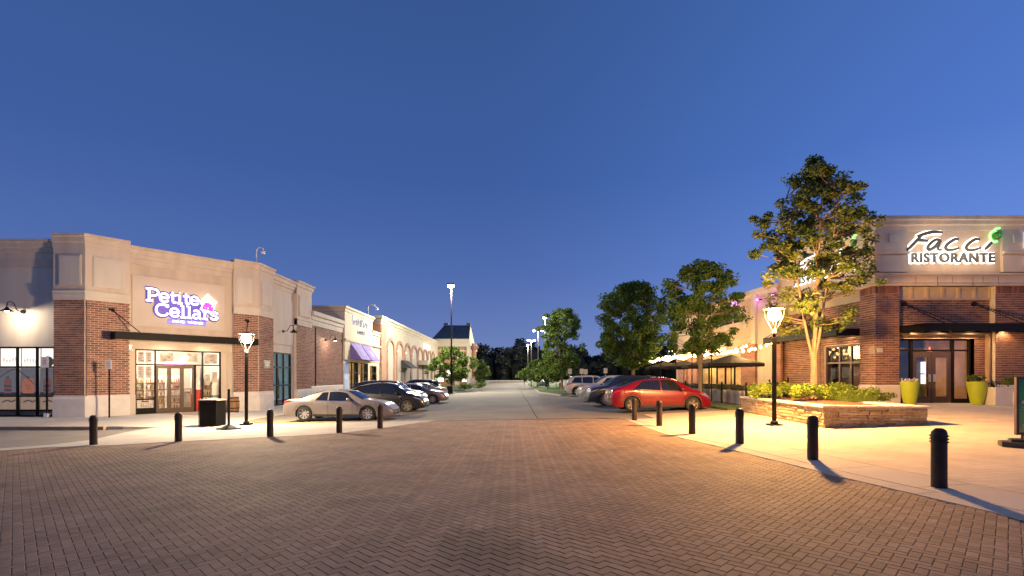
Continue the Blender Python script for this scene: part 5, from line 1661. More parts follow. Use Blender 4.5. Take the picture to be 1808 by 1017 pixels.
# patio: fence, planters, umbrellas, string lights
PX = 10.95
fz_ = gz(PX) + .02
fc = thing("patio_fence", "black metal picket fence round the string-lit patio", "fence", (PX, 23.3, fz_))
fP1 = Face((PX, 45.0), (PX, 23.3)); fP2 = Face((PX, 23.3), fZ.P(1.0, 0)[:2])
pk = MB()
for f in (fP1, fP2):
    u = .08
    while u < f.L:
        g_ = gz(f.P(u, 0)[0]) + .02; f.box(pk, u, u + .018, g_ + .08, g_ + 1.0, -.009, .009); u += .125
new("pickets", pk, M_black, fc, kind="stuff")
rl = MB()
for f in (fP1, fP2):
    q = [f.P(0, 0), f.P(f.L, 0)]
    for dz in (.12, .86, 1.0): rl.tube([(p[0], p[1], gz(p[0]) + .02 + dz) for p in q], .018, n=4)
new("rail", rl, M_black, fc)
for f, n_ in ((fP1, 9), (fP2, 2)):
    for k in range(n_):
        u = f.L * (k + (0 if f is fP1 else 1)) / (n_ - (1 if f is fP1 else 0)); p = f.P(u, 0); g_ = gz(p[0]) + .02
        mb = MB(); mb.box(p[0] - .035, p[0] + .035, p[1] - .035, p[1] + .035, g_ - .02, g_ + 1.12); mb.blob((p[0], p[1], g_ + 1.15), .05, 8); new("post", mb, M_black, fc)


def leaf_cloud(cs, n, size, spread, up=0.3):
    """n leaf quads round the given clump centres (k,3) with radii spread (k,)"""
    k = len(cs)
    idx = nrg.integers(0, k, n)
    d = nrg.normal(size=(n, 3)); d /= np.linalg.norm(d, axis=1)[:, None]
    r = nrg.random(n) ** 0.45
    P = cs[idx] + d * (r * spread[idx])[:, None] * np.array([1, 1, .75])
    a = nrg.normal(size=(n, 3)); a[:, 2] = a[:, 2] * .6 - .1; a /= np.linalg.norm(a, axis=1)[:, None]
    b = np.cross(a, nrg.normal(size=(n, 3))); b /= np.linalg.norm(b, axis=1)[:, None]
    s = (size * nrg.uniform(.45, 1.45, n))[:, None]
    V = np.stack([P - a * s * .6, P + b * s * .38 + a * s * .02, P + a * s * .62, P - b * s * .38 + a * s * .02], 1).reshape(-1, 3)
    return V, np.arange(n * 4).reshape(-1, 4), (idx * .6180339 + nrg.random(n) * .35) % 1 * .98 + .01


def shrub(name, label, c, r, n, m, parent=None, size=.06, group=None, cat="shrub", lumps=9, thing_=True):
    cs = []
    for k in range(lumps):
        a = rng.random() * 6.283; q = math.sqrt(rng.random()) * .75
        cs.append((c[0] + r[0] * q * math.cos(a), c[1] + r[1] * q * math.sin(a), c[2] + r[2] * rng.uniform(.35, .75)))
    cs = np.array(cs); sp = np.full(len(cs), min(r[0], r[1]) * .55) * nrg.uniform(.7, 1.15, len(cs))
    V, Fa, t = leaf_cloud(cs, n, size, sp)
    V[:, 2] = np.maximum(V[:, 2], c[2] + .01)
    if parent is None:
        root = thing(name, label, cat, c, group)
    else: root = parent
    off = np.array(root.location)
    me = array_mesh("foliage", V - off, Fa, t); me.materials.append(m)
    link(bpy.data.objects.new("foliage", me), root)
    if parent is None:
        mb = MB()
        for k in range(5):
            a = k * 1.26; mb.tube([(c[0], c[1], c[2]), (c[0] + r[0] * .4 * math.cos(a), c[1] + r[1] * .4 * math.sin(a), c[2] + r[2] * .6)], [.012, .006], n=5)
        new("stem", mb, M_bark, root)
    return root


pspots = [(25.6, 1.5, "third from the fence corner"), (27.4, 1.3, ""), (29.2, 1.3, ""), (31.2, 1.4, ""), (33.4, 1.4, ""), (36.0, 1.4, "")]
plab = ["white box planter with dark shrubs nearest the fence corner", "white box planter second from the fence corner on the patio", "white box planter third from the fence corner on the patio",
        "white box planter fourth from the fence corner on the patio", "white box planter fifth from the fence corner on the patio", "white box planter farthest along the patio fence"]
for (yy, ll, _), lb in zip(pspots, plab):
    b0 = (11.55, yy, gz(11.5) + .02)
    t = thing("planter_box", lb, "planter", b0, "white planter boxes behind the patio fence")
    mb = MB(); mb.box(b0[0] - .22, b0[0] + .22, yy - ll / 2, yy + ll / 2, b0[2], b0[2] + .72); new("box", mb, M_white, t)
    V, Fa, tt = leaf_cloud(np.array([(b0[0], yy - ll * .35 + ll * .14 * k, b0[2] + .86) for k in range(6)]), 380, .08, np.full(6, .24))
    me = array_mesh("foliage", V - np.array(b0), Fa, tt); me.materials.append(M_leafA); link(bpy.data.objects.new("foliage", me), t)


def umbrella(x, y, zr_, ze_, rad, label):
    g = gz(x) + .02
    t = thing("patio_umbrella", label, "umbrella", (x, y, g), "black patio umbrellas under the string lights")
    mb = MB(); mb.tube([(x, y, g), (x, y, zr_)], .03, n=8); new("pole", mb, M_black, t)
    mb = MB(); N_ = 8
    ring = [(x + rad * math.cos(math.radians(22.5 + 45 * k)), y + rad * math.sin(math.radians(22.5 + 45 * k)), ze_) for k in range(N_)]
    for k in range(N_):
        a, b = ring[k], ring[(k + 1) % N_]
        mid = ((a[0] + b[0]) / 2 * .5 + x * .5, (a[1] + b[1]) / 2 * .5 + y * .5, (zr_ + ze_) / 2 - .05)
        mb.quad(a, b, (x, y, zr_)); mb.quad((a[0], a[1], a[2] - .18), (b[0], b[1], b[2] - .18), b, a)
    new("canopy_fabric", mb, mat("umbrella_black", (.009, .008, .008), .85, vary=.15), t)
    mb = MB()
    for k in range(N_): mb.tube([ring[k], (x, y, zr_ - .03)], .012, n=4)
    new("rib", mb, M_black, t)
    mb = MB(); mb.lathe([(.28, 0), (.28, .06), (.05, .1)], (x, y, g), 16); new("base", mb, M_plastic, t)


umbrella(12.75, 29.0, 3.02, 2.5, 1.75, "nearest black patio umbrella with a wide pointed canopy")
umbrella(13.1, 33.2, 2.95, 2.5, 1.7, "black patio umbrella just beyond the nearest one")
umbrella(12.9, 37.4, 2.95, 2.5, 1.7, "black patio umbrella third along the fence")
umbrella(12.8, 41.4, 2.95, 2.5, 1.7, "farthest black patio umbrella at the left end of the string lights")

slt = thing("string_lights", "strings of warm bulbs hung between patio posts and the restaurant wall", "string lights", (PX, 34, 3.2))
wire = MB()
bm_ = MB(); bm_.blob((0, 0, 0), (.075, .075, .09), 8)
bulb_me = bm_.mesh("bulb"); M_bulb = glow("string_bulb", (1, .60, .20), 16); bulb_me.materials.append(M_bulb)
posts = [(PX + .1, y_) for y_ in (27.6, 30.6, 33.6, 37.0, 41.0, 45.5)]
for k, p in enumerate(posts):
    mb = MB(); mb.tube([(p[0], p[1], fz_), (p[0], p[1], 3.35)], .03, n=6); new("post", mb, M_black, slt)
wallp = [(fN.P(LN - dd_, 0)[0] - .05, fN.P(LN - dd_, 0)[1]) for dd_ in (.2, 3.0, 6.0, 9.0, 12.0, 15.0)]
wallp[0] = (fZ.P(.3, 0)[0] - .2, fZ.P(.3, 0)[1])
pairs = []
for k in range(6):
    pairs.append((posts[k], wallp[k], 3.3, 4.0))
    if k < 5: pairs.append((posts[k], posts[k + 1], 3.3, 3.3)); pairs.append((posts[k + 1], wallp[k], 3.3, 4.0))
nbul = 0
for a, b, za, zb in pairs:
    L_ = math.hypot(b[0] - a[0], b[1] - a[1]); n_ = int(L_ / .48)
    pts = [(a[0] + (b[0] - a[0]) * i / n_, a[1] + (b[1] - a[1]) * i / n_, za + (zb - za) * i / n_ - .35 * math.sin(math.pi * i / n_)) for i in range(n_ + 1)]
    wire.tube(pts, .008, n=4)
    for p in pts[1:-1]:
        o = bpy.data.objects.new("bulb", bulb_me); o.location = (p[0] - PX, p[1] - 34, p[2] - .07 - 3.2); link(o, slt); nbul += 1
new("wire", wire, M_black, slt)
for k in range(5): add_light("string_glow", 'POINT', (13.4, 28.5 + k * 3.6, 3.25), 380, (1, .60, .22), slt, size=.5)
# patio clutter: chairs and tables as dark shapes
for k, (x, y) in enumerate(((12.9, 26.2), (14.2, 27.5), (13.0, 31.2))):
    g = gz(x) + .02
    t = thing("patio_table", ("square dark patio table nearest the fence corner", "dark patio table close to the restaurant wall", "dark patio table between the first two umbrellas")[k], "table", (x, y, g), "patio tables")
    mb = MB(); mb.box(x - .4, x + .4, y - .4, y + .4, g + .7, g + .74); new("table_top", mb, M_dark, t)
    mb = MB(); mb.tube([(x, y, g), (x, y, g + .7)], .04, n=6); mb.box(x - .25, x + .25, y - .25, y + .25, g, g + .03); new("pedestal", mb, M_dark, t)
    for s in (-1, 1):
        tc_ = thing("patio_chair", "dark metal patio chair %s %s" % (("left of" if s < 0 else "right of"), ("the patio table nearest the fence corner", "the patio table close to the wall", "the table between the umbrellas")[k]), "chair", (x + s * .7, y, g), "patio chairs")
        xc = x + s * .7
        mb = MB(); mb.box(xc - .22, xc + .22, y - .22, y + .22, g + .43, g + .46); new("seat", mb, M_dark, tc_)
        mb = MB(); mb.box(xc + s * .2 - .015, xc + s * .2 + .015, y - .22, y + .22, g + .46, g + .9); new("backrest", mb, M_dark, tc_)
        for ax in (-.2, .2):
            for ay in (-.2, .2):
                mb = MB(); mb.box(xc + ax - .012, xc + ax + .012, y + ay - .012, y + ay + .012, g, g + .43); new("leg", mb, M_dark, tc_)

# ================================================================== STREET FURNITURE
def bollard(x, y, label, group, off=0.022):
    g = gz(x) + off
    t = thing("bollard", label, "bollard", (x, y, g), group)
    mb = MB(); mb.lathe([(.100, 0), (.100, .70), (.100, .80), (.098, .83), (.085, .865), (.055, .89), (.001, .90)], (x, y, g), 24); new("post", mb, M_bollard, t, smooth=True, angle=35)
    for zq in (.69, .735, .78):
        mb = MB(); mb.lathe([(.099, -.008), (.118, -.008), (.118, .008), (.099, .008)], (x, y, g + zq), 24); new("ring", mb, M_bollard, t, smooth=True, angle=35)
    return t


RB = [(1658, 860), (1435, 811), (1306, 783), (1222, 766), (1164, 752), (1120, 742)]
rl_ = ["nearest black bollard at right, with three rings under its cap, closest to the camera", "second nearest black bollard on the right kerb, in front of the planter corner",
       "third black bollard along the right kerb, left of the lamp post", "fourth black bollard along the right kerb, ahead of the red car's nose",
       "fifth black bollard along the right kerb, in front of the red car's doors", "farthest black bollard of the right row, by the red car's rear wheel"]
for p, l in zip(RB, rl_):
    x, y = gnd(p[0], p[1], .022); bollard(x, y, l, "bollards along the right kerb")
LB = [(165, 785), (315, 779), (477, 771), (599, 764), (671, 756)]
ll_ = ["leftmost black bollard at the end of the concrete apron", "black bollard in front of the wine shop doors, second from left", "black bollard right of the left street lamp, before the brick pier",
       "black bollard in front of the silver coupe's door", "rightmost black bollard of the left row, by the coupe's front bumper"]
for p, l in zip(LB, ll_):
    x, y = gnd(p[0], p[1], .022); bollard(x, y, l, "bollards along the left apron")


def street_lamp(x, y, h, label, col, power, off=.022):
    g = gz(x) + off
    t = thing("street_lamp", label, "street lamp", (x, y, g), "post-top street lamps")
    mb = MB(); mb.box(x - .19, x + .19, y - .19, y + .19, g, g + .05); mb.lathe([(.12, .05), (.12, .12), (.075, .15)], (x, y, g), 16); new("base_plate", mb, M_dark, t)
    mb = MB(); mb.lathe([(.068, .1), (.068, h - .95), (.045, h - .94), (.045, h - .80)], (x, y, g), 16); new("post", mb, M_dark, t, smooth=True, angle=35)
    mb = MB(); mb.lathe([(.05, h - .82), (.075, h - .80), (.075, h - .70), (.05, h - .68)], (x, y, g), 16); new("collar", mb, M_steel, t, smooth=True, angle=35)
    mb = MB(); mb.lathe([(.001, h - .42), (.11, h - .39), (.18, h - .31), (.21, h - .22), (.20, h - .13), (.16, h - .07), (.09, h - .03), (.001, h)], (x, y, g), 20); gl = new("lamp_globe", mb, globe_mat("globe_" + ("warm" if col[2] < .4 else "soft"), (1, .80, .45) if col[2] < .4 else (1, .90, .72), 3.5), t, smooth=True, angle=50)
    mb = MB()
    for k in range(4):
        a = math.radians(45 + 90 * k); mb.tube([(x + .05 * math.cos(a), y + .05 * math.sin(a), g + h - .72), (x + .28 * math.cos(a), y + .28 * math.sin(a), g + h - .26), (x + .31 * math.cos(a), y + .31 * math.sin(a), g + h - .02)], .011, n=5)
    new("bracket", mb, M_dark, t)
    mb = MB(); mb.lathe([(.33, h - .02), (.33, h), (.12, h + .05), (.001, h + .06)], (x, y, g), 20); new("cap", mb, M_dark, t)
    add_light("lamp_light", 'POINT', (x, y, g + h - .30), power, col, t, size=.22)
    gl.visible_shadow = True
    return t


LAMPS = []
x, y = gnd(1367, 751, .022); street_lamp(x, y, 3.78, "warm glowing lamp post standing before the stone planter", (1, .50, .15), P_LAMP_R)
x, y = gnd(435, 750, .022); street_lamp(x, y, 3.85, "softly glowing lamp post outside the wine shop, left of the coupe", (1, .74, .46), P_LAMP_L)


def pole_light(x, y, h, label, heads=1, power=2500, off=0.14, r=.10):
    g = gz(x) + off
    t = thing("parking_light", label, "light pole", (x, y, g), "tall parking lot light poles")
    mb = MB(); mb.lathe([(.28, 0), (.28, .7), (.24, .75), (r + .05, .75)], (x, y, g), 14); new("footing", mb, M_kerb, t)
    mb = MB(); mb.lathe([(r * 1.1, .75), (r * .75, h)], (x, y, g), 12); new("pole", mb, M_dark if x < 0 else mat("pole_grey", (.18, .17, .16), .5, metal=.5, vary=.1), t, smooth=True, angle=40)
    for k in range(heads):
        s = (-1, 1)[k] if heads == 2 else 0
        cx_, cy_ = x + s * .9, y - (.0 if heads == 2 else .45)
        mb = MB(); mb.tube([(x, y, g + h - .1), (cx_, cy_, g + h)], .05, n=6); new("arm", mb, M_dark, t)
        mb = MB(); mb.box(cx_ - .38, cx_ + .38, cy_ - .35, cy_ + .35, g + h - .02, g + h + .14); hd = new("lamp_head", mb, M_dark, t)
        mb = MB(); mb.box(cx_ - .33, cx_ + .33, cy_ - .30, cy_ + .30, g + h - .12, g + h - .02); mb.blob((cx_, cy_, g + h - .16), (.40, .4, .22), 12); new("lens", mb, glow("led_lens", (1, .95, .78), 9), hd)
        if power: add_light("pole_lamp", 'POINT', (cx_, cy_, g + h - .62), power, (1, .90, .70), t, size=.2)
    return t


def on_top(px, py, H_, gzv_=0.0):
    """where a pole H_ metres tall stands when its top shows at px, py"""
    Y = (H_ + gzv_ - EYE) * FPX / (HY - py); return at(px, Y), Y


HP = 12.3
x, y = at(797, 57.5), 57.5; pole_light(x, y, HP, "tall dark light pole behind the left litter bin, highest in view", 1, P_POLE)
for (px, py, hd, lb) in ((962, 561, 1, "nearest light pole of the right row, half in the round tree"), (950, 584, 2, "twin-headed light pole second in the right row"), (938, 601, 2, "twin-headed light pole third in the right row"),
                         (932, 609, 1, "farthest light pole of the right row, near the dark wood")):
    x, y = on_top(px, py, HP); pole_light(x, y, HP, lb, hd, P_POLE / hd)
for (px, py, hd, lb) in ((1197, 604, 1, "bright light pole behind the patio at the restaurant corner"), (1155, 620, 1, "distant light pole left above the patio umbrellas"), (1184, 620, 2, "distant twin-headed light pole above the patio umbrellas")):
    x, y = on_top(px, py, HP, .4); pole_light(x, y, HP, lb, hd, 8000)

# ---------------------------------------------------------------- stone planter with its shrubs
pa = gnd(1309, 726, .022); pb_ = gnd(1455, 756, .022); pc = gnd(1637, 750, .022)
pd = (pc[0] + .3, pc[1] + 2.6); pe = (pa[0] + 2.6, pa[1] + .6)
gp = gz(pb_[0]) + .02
pt = thing("stone_planter", "low ledgestone planter with pale coping around the big tree", "planter", (pb_[0] + 1.5, pb_[1] + 2, gp))
Fp = [Face(pa, pb_), Face(pb_, pc), Face(pc, pd), Face(pd, pe)]
HT = [gz(pa[0]) + .66, gz(pb_[0]) + .66, gz(pc[0]) + .56]
zc0 = gp + .62
core = MB(); core.prism([(p[0], p[1]) for p in (offset_line([pa, pb_, pc, pd], -.06))] + [pe], gp - .4, zc0 - .06); new("core", core, mat("stone_joint", (.10, .08, .06), .95, vary=.3), pt)
STT = ((.37, .26, .13), (.45, .35, .20), (.29, .19, .10), (.48, .40, .26), (.35, .23, .11))
M_stone = mat("ledgestone", (.4, .3, .2), .85, vary=.22, scale=11, bump=.7, bscale=35, tint=STT)
nst = 0
for fi, f in enumerate(Fp[:3]):
    z = gp - .16
    r = 0
    while z < zc0 - .03:
        h = rng.choice((.055, .07, .085, .10, .12)); h = min(h, zc0 - .005 - z)
        if zc0 - z - h < .03: h = zc0 - z - .004
        u = rng.uniform(-.2, 0)
        while u < f.L:
            l = rng.uniform(.16, .55); a, b = max(u, 0.0), min(u + l, f.L)
            u += l + .008
            if b - a < .04: continue
            if z + h < gz(f.P(a, 0)[0]) + .0: continue
            mb = MB(); d0 = rng.uniform(-.004, .035); e = .012
            i = [f.P(a, z, d0 - e), f.P(b, z, d0 - e), f.P(b, z, -.14), f.P(a, z, -.14), f.P(a + e, z + h - .006, d0 - e + rng.uniform(0, .01)), f.P(b - e, z + h - .006, d0 - e), f.P(b, z + h - .006, -.14), f.P(a, z + h - .006, -.14)]
            mb.hexa(i); mid = [f.P(a + .004, z + h * rng.uniform(.35, .65), d0), f.P(b - .004, z + h * rng.uniform(.35, .65), d0)]
            mb.quad(i[0], i[1], mid[1], mid[0]); mb.quad(mid[0], mid[1], i[5], i[4]); mb.quad(i[0], mid[0], i[4]); mb.quad(i[1], i[5], mid[1])
            if nst < 290: new("stone", mb, M_stone, pt)
            nst += 1
        z += h
cop = MB()
cpath_ = [pa, pb_, pc, pd]
for i, (a, b) in enumerate(zip(cpath_, cpath_[1:])):
    pass
ci = offset_line(cpath_, -.32); co = offset_line(cpath_, .06)
for i in range(3):
    f0, f1 = co[i], co[i + 1]; g0, g1 = ci[i], ci[i + 1]
    n_ = max(1, int(round(math.hypot(f1[0] - f0[0], f1[1] - f0[1]) / 1.2)))
    for k in range(n_):
        t0, t1 = k / n_ + (.004 if k else 0), (k + 1) / n_ - (.002 if k < n_ - 1 else 0)
        L_ = lambda p, q, t: (p[0] + (q[0] - p[0]) * t, p[1] + (q[1] - p[1]) * t)
        P = [L_(f0, f1, t0), L_(f0, f1, t1), L_(g0, g1, t1), L_(g0, g1, t0)]
        mb = MB(); mb.hexa([(*p, zc0 - .005) for p in P] + [(*p, zc0 + .055) for p in P]); new("coping_stone", mb, M_lime, pt)
mb = MB(); ip = offset_line(cpath_, -.20)
mb.v.extend([(*p, zc0 - .03) for p in ip] + [(pe[0], pe[1], zc0 - .03)]); n_ = len(mb.v)
cxm, cym = sum(v[0] for v in mb.v) / n_, sum(v[1] for v in mb.v) / n_; mb.v.append((cxm, cym, zc0 + .10))
for i in range(n_): mb.f.append((i, (i + 1) % n_, n_)); mb.m.append(0); mb.t.append(0)
new("mulch_bed", mb, M_mulch, pt, smooth=True)
zs_ = zc0 - .02
def bed(px, Y, rx, ry, rz, n, label, size=.055, m=M_leafB):
    shrub("planter_shrub", label, (at(px, Y), Y, zs_ + .02), (rx, ry, rz * 1.12), int(n * 1.5), m, size=size, group="shrubs in the stone planter")
bed(1350, 19.9, .72, .6, .62, 1500, "rounded yellow-green shrub at the left end of the planter, behind the lamp post")
bed(1395, 20.6, .8, .6, .60, 1400, "yellow-green shrub in the planter between the left shrub and the tree trunk")
bed(1432, 18.1, .72, .55, .58, 1700, "bright rounded shrub at the front corner of the planter, before the tree trunk")
bed(1488, 19.3, .9, .6, .58, 1700, "loose grassy shrub in the planter right of the tree trunk")
bed(1530, 19.0, .75, .55, .50, 1300, "low spreading shrub toward the right end of the planter")
bed(1560, 18.7, .45, .4, .30, 500, "small dark tuft at the right tip of the planter bed", m=M_leafA)
# grassy blades by the trunk
gb_ = []
for k in range(700):
    px = rng.uniform(1462, 1550); Y = rng.uniform(17.9, 19.2); x = at(px, Y); z = zs_ + .03; a = rng.random() * 6.28; h = rng.uniform(.16, .36); l = rng.uniform(.05, .22)
    gb_.append(((x, Y, z), (x + .012, Y, z), (x + l * math.cos(a), Y + l * math.sin(a), z + h)))
mb = MB()
for g_ in gb_: mb.quad(*g_, t=rng.random() * .98 + .01)
new("ornamental_grass", mb, M_leafB, None, kind="stuff", label="bright grass blades among the planter shrubs", category="grass")


def tall_pot(px, label, m, plant):
    Y = 22.15; x = at(px, Y); g = gz(x) + .022
    t = thing("tall_pot", label, "pot", (x, Y, g), "lime pots beside the restaurant doors")
    mb = MB(); mb.lathe([(.21, 0), (.25, .2), (.32, .6), (.355, .95), (.36, 1.02), (.32, 1.02), (.29, .9), (.001, .88)], (x, Y, g), 28); new("pot", mb, m, t, smooth=True, angle=50)
    if plant: shrub("", "", (x, Y, g + .95), (.34, .34, .38), 500, M_leafA, parent=t, size=.07, lumps=6)
    else: shrub("", "", (x, Y, g + .95), (.3, .3, .22), 220, mat("flower_white", (.7, .68, .62), .7, vary=.2), parent=t, size=.06, lumps=6)
    return t


M_pot = mat("lime_glaze", (.36, .44, .02), .45, vary=.06, scale=3)
tall_pot(1606, "lime green tall pot with white flowers left of the restaurant doors", M_pot, False)
tall_pot(1725, "lime green tall pot with leafy plant right of the restaurant doors", M_pot, True)
Y = 21.9; x0 = at(1744, Y); g = gz(x0) + .022
t = thing("box_planter", "long pale box planter with clipped shrubs against the right brick pier", "planter", (x0 + 1.6, Y, g))
mb = MB(); mb.box(x0, x0 + 3.4, Y - .35, Y + .35, g, g + .78); mb.box(x0 + .75, x0 + 1.1, Y - .39, Y - .35, g, g + .6); new("box", mb, M_lime, t)
shrub("", "", (x0 + 1.15, Y, g + .75), (.55, .35, .55), 1100, M_leafA, parent=t, size=.06)
shrub("", "", (x0 + 2.4, Y, g + .75), (.6, .35, .5), 900, M_leafA, parent=t, size=.06)
mb = MB()
for k in range(14): mb.tube([(x0 - .25 + k * .12, Y - .38, g + .1), (x0 - .25 + k * .12, Y - .38, g + .95)], .009, n=4)
mb.tube([(x0 - .3, Y - .38, g + .93), (x0 + 1.4, Y - .38, g + .93)], .012, n=4)
rt = thing("low_railing", "short black railing between the right lime pot and the box planter", "railing", (x0, Y + .5, g))
mb2 = MB(); mb2.v = [(v[0] - .1, v[1] + .85, v[2]) for v in mb.v]; mb2.f, mb2.m, mb2.t = mb.f, mb.m, mb.t
new("bars", mb2, M_black, rt)

# poster stand at the right edge
bx, by = 10.72, 10.6; g = gz(bx) + .022
t = thing("poster_stand", "green printed poster in a dark frame on a weighted base at the right edge", "sign", (bx + .35, by, g))
mb = MB(); mb.prism([(bx - .30, by), (bx - .12, by - .28), (bx + 1.0, by - .28), (bx + 1.18, by), (bx + 1.0, by + .28), (bx - .12, by + .28)], g, g + .10); mb.prism([(bx - .1, by), (bx + .0, by - .18), (bx + .9, by - .18), (bx + 1.0, by), (bx + .9, by + .18), (bx, by + .18)], g + .10, g + .16); new("base", mb, M_plastic, t)
mb = MB()
for q in (.12, .22, .68, .78): mb.box(bx + q, bx + q + .03, by - .02, by + .02, g + .14, g + .26)
new("spring", mb, M_black, t)
z0_, z1_ = g + .25, g + 1.48
fSt = Face((bx - .02, by), (bx + .92, by))
mb = MB(); fSt.box(mb, 0, .06, z0_, z1_, -.02, .03); fSt.box(mb, fSt.L - .06, fSt.L, z0_, z1_, -.02, .03); fSt.box(mb, .06, fSt.L - .06, z0_, z0_ + .05, -.02, .028); fSt.box(mb, .06, fSt.L - .06, z1_ - .05, z1_, -.02, .028); new("frame", mb, M_frame, t)
M_gr = bpy.data.materials.new("poster_green"); M_gr.use_nodes = True
_n, _l = M_gr.node_tree.nodes, M_gr.node_tree.links
_g = _n.new("ShaderNodeNewGeometry"); _s = _n.new("ShaderNodeSeparateXYZ"); _m = _n.new("ShaderNodeMapRange"); _m.inputs[1].default_value = z0_; _m.inputs[2].default_value = z1_
_c = _n.new("ShaderNodeValToRGB"); _c.color_ramp.elements[0].color = (.75, .62, .06, 1); _c.color_ramp.elements[1].color = (.01, .18, .03, 1)
e = _c.color_ramp.elements.new(.18); e.color = (.22, .40, .08, 1); e = _c.color_ramp.elements.new(.6); e.color = (.05, .35, .07, 1)
_l.new(_g.outputs["Position"], _s.inputs[0]); _l.new(_s.outputs[2], _m.inputs[0]); _l.new(_m.outputs[0], _c.inputs[0]); _l.new(_c.outputs[0], _n["Principled BSDF"].inputs["Base Color"])
mb = MB(); fSt.box(mb, .06, fSt.L - .06, z0_ + .05, z1_ - .05, -.015, .01); pp = new("poster", mb, M_gr, t)
fit_text("EN", fSt, .12, .36, z0_ + .66, z0_ + .74, .011, M_white, t, bold=.03)
mb = MB(); fSt.box(mb, .14, .5, z0_ + .58, z0_ + .605, .011, .014); fSt.box(mb, .14, .45, z0_ + .53, z0_ + .55, .011, .014); mb.blob(fSt.P(.18, z0_ + .2, .02), (.05, .01, .05), 10); new("print", mb, mat("print_cream", (.6, .5, .4), .6), t, kind="stuff")

# ---- left pavement things
x, y = gnd(375, 752, .022); g = gz(x) + .022
t = thing("litter_bin", "black slatted litter bin in front of the wine shop's right window", "bin", (x, y, g))
mb = MB(); w = .37; h = 1.12
mb.box(x - w + .03, x + w - .03, y - .3, y + .3, g + .03, g + h - .06); new("liner", mb, M_plastic, t)
for k in range(16):
    a = x - w + .012 + k * (2 * w - .024) / 15
    mb = MB(); mb.box(a - .012, a + .012, y - .345, y - .315, g + .02, g + h - .05); new("slat", mb, M_black, t)
for k in range(10):
    b = y - .3 + k * .6 / 9
    mb = MB(); mb.box(x + w - .012, x + w + .012, b - .012, b + .012, g + .02, g + h - .05); new("slat", mb, M_black, t)
mb = MB(); mb.box(x - w - .02, x + w + .02, y - .36, y + .34, g + h - .05, g + h); new("lid", mb, mat("bin_lid", (.45, .40, .34), .5), t)
x, y = fD.P(fD.u(404), 0, .62)[:2]; g = gz(x) + .022
t = thing("wooden_barrel", "old wooden barrel with dark hoops beside the wine shop window", "barrel", (x, y, g))
mb = MB(); R0, R1, HB = .27, .335, .90
NS = 20
for k in range(NS):
    a0, a1 = 2 * math.pi * (k + .03) / NS, 2 * math.pi * (k + .97) / NS
    mb = MB(); zz_ = [0, .22, .45, .68, HB]; rr = [R0, .315, R1, .315, R0]
    for i in range(4):
        mb.quad((x + rr[i] * math.cos(a0), y + rr[i] * math.sin(a0), g + zz_[i]), (x + rr[i] * math.cos(a1), y + rr[i] * math.sin(a1), g + zz_[i]),
                (x + rr[i + 1] * math.cos(a1), y + rr[i + 1] * math.sin(a1), g + zz_[i + 1]), (x + rr[i + 1] * math.cos(a0), y + rr[i + 1] * math.sin(a0), g + zz_[i + 1]))
    new("stave", mb, mat("oak", (.24, .13, .06), .7, vary=.3, scale=10, stretch=(1, 1, .2)), t)
mb = MB(); mb.lathe([(R0 - .02, .02), (R1 - .03, .45), (R0 - .02, HB - .03), (.001, HB - .03)], (x, y, g), 20); new("head", mb, mat("oak", (.24, .13, .06)), t)
for zq in (.06, .24, .62, .82):
    rq = np.interp(zq, zz_, rr) + .006; mb = MB(); mb.lathe([(rq, 0), (rq + .006, .0), (rq + .006, .05), (rq, .05)], (x, y, g + zq), 24); new("hoop", mb, M_dark, t)
x, y = gnd(404, 758, .022); g = gz(x) + .022
t = thing("sign_stand", "slim dark post on a splayed rubber base in front of the barrel", "sign stand", (x, y, g))
mb = MB(); mb.tube([(x, y, g + .06), (x, y, g + 1.55)], .045, n=10); new("post", mb, M_black, t, smooth=True, angle=40)
mb = MB(); mb.prism([(x - .44, y - .10), (x + .05, y - .22), (x + .5, y - .06), (x + .42, y + .12), (x, y + .18), (x - .4, y + .08)], g, g + .05); mb.lathe([(.3, .05), (.2, .12), (.06, .18)], (x, y, g), 14); new("base", mb, M_rubber, t)
for (px, pyb, hgt, lb, rnd) in ((193, 737, 2.75, "white parking notice on a dark post before the left brick pier", False), (83, 737, 2.9, "white notice and dark round sign on a post before the bottle posters", True)):
    x, y = gnd(px, pyb, .13); g = gz(x) + .13
    t = thing("sign_post", lb, "sign", (x, y, g))
    mb = MB(); mb.tube([(x, y, g), (x, y, g + hgt)], .045 if rnd else .035, n=8); new("post", mb, M_dark, t)
    mb = MB(); mb.box(x - .16, x + .16, y - .06, y - .04, g + hgt - .42, g + hgt + .02) if not rnd else mb.box(x - .26, x + .12, y - .06, y - .04, g + hgt - .5, g + hgt + .02); pl = new("plate", mb, M_white, t)
    mb = MB()
    for q in range(4): mb.box(x - .10 - (.06 if rnd else 0), x + .08 - (.06 if rnd else 0), y - .063, y - .061, g + hgt - .10 - q * .08, g + hgt - .07 - q * .08)
    new("print", mb, mat("print_red", (.45, .08, .06), .6, vary=.1), pl, kind="stuff")
    if rnd:
        mb = MB(); mb.lathe([(.27, 0), (.27, .02), (.001, .02)], (x + .06, y - .03, g + hgt - .22), 24, axis='y'); new("round_plate", mb, mat("sign_back", (.10, .11, .10), .5), t)
        mb = MB(); mb.box(x - .09, x + .09, y - .09, y + .09, g, g + .2); new("foot", mb, M_white, t)

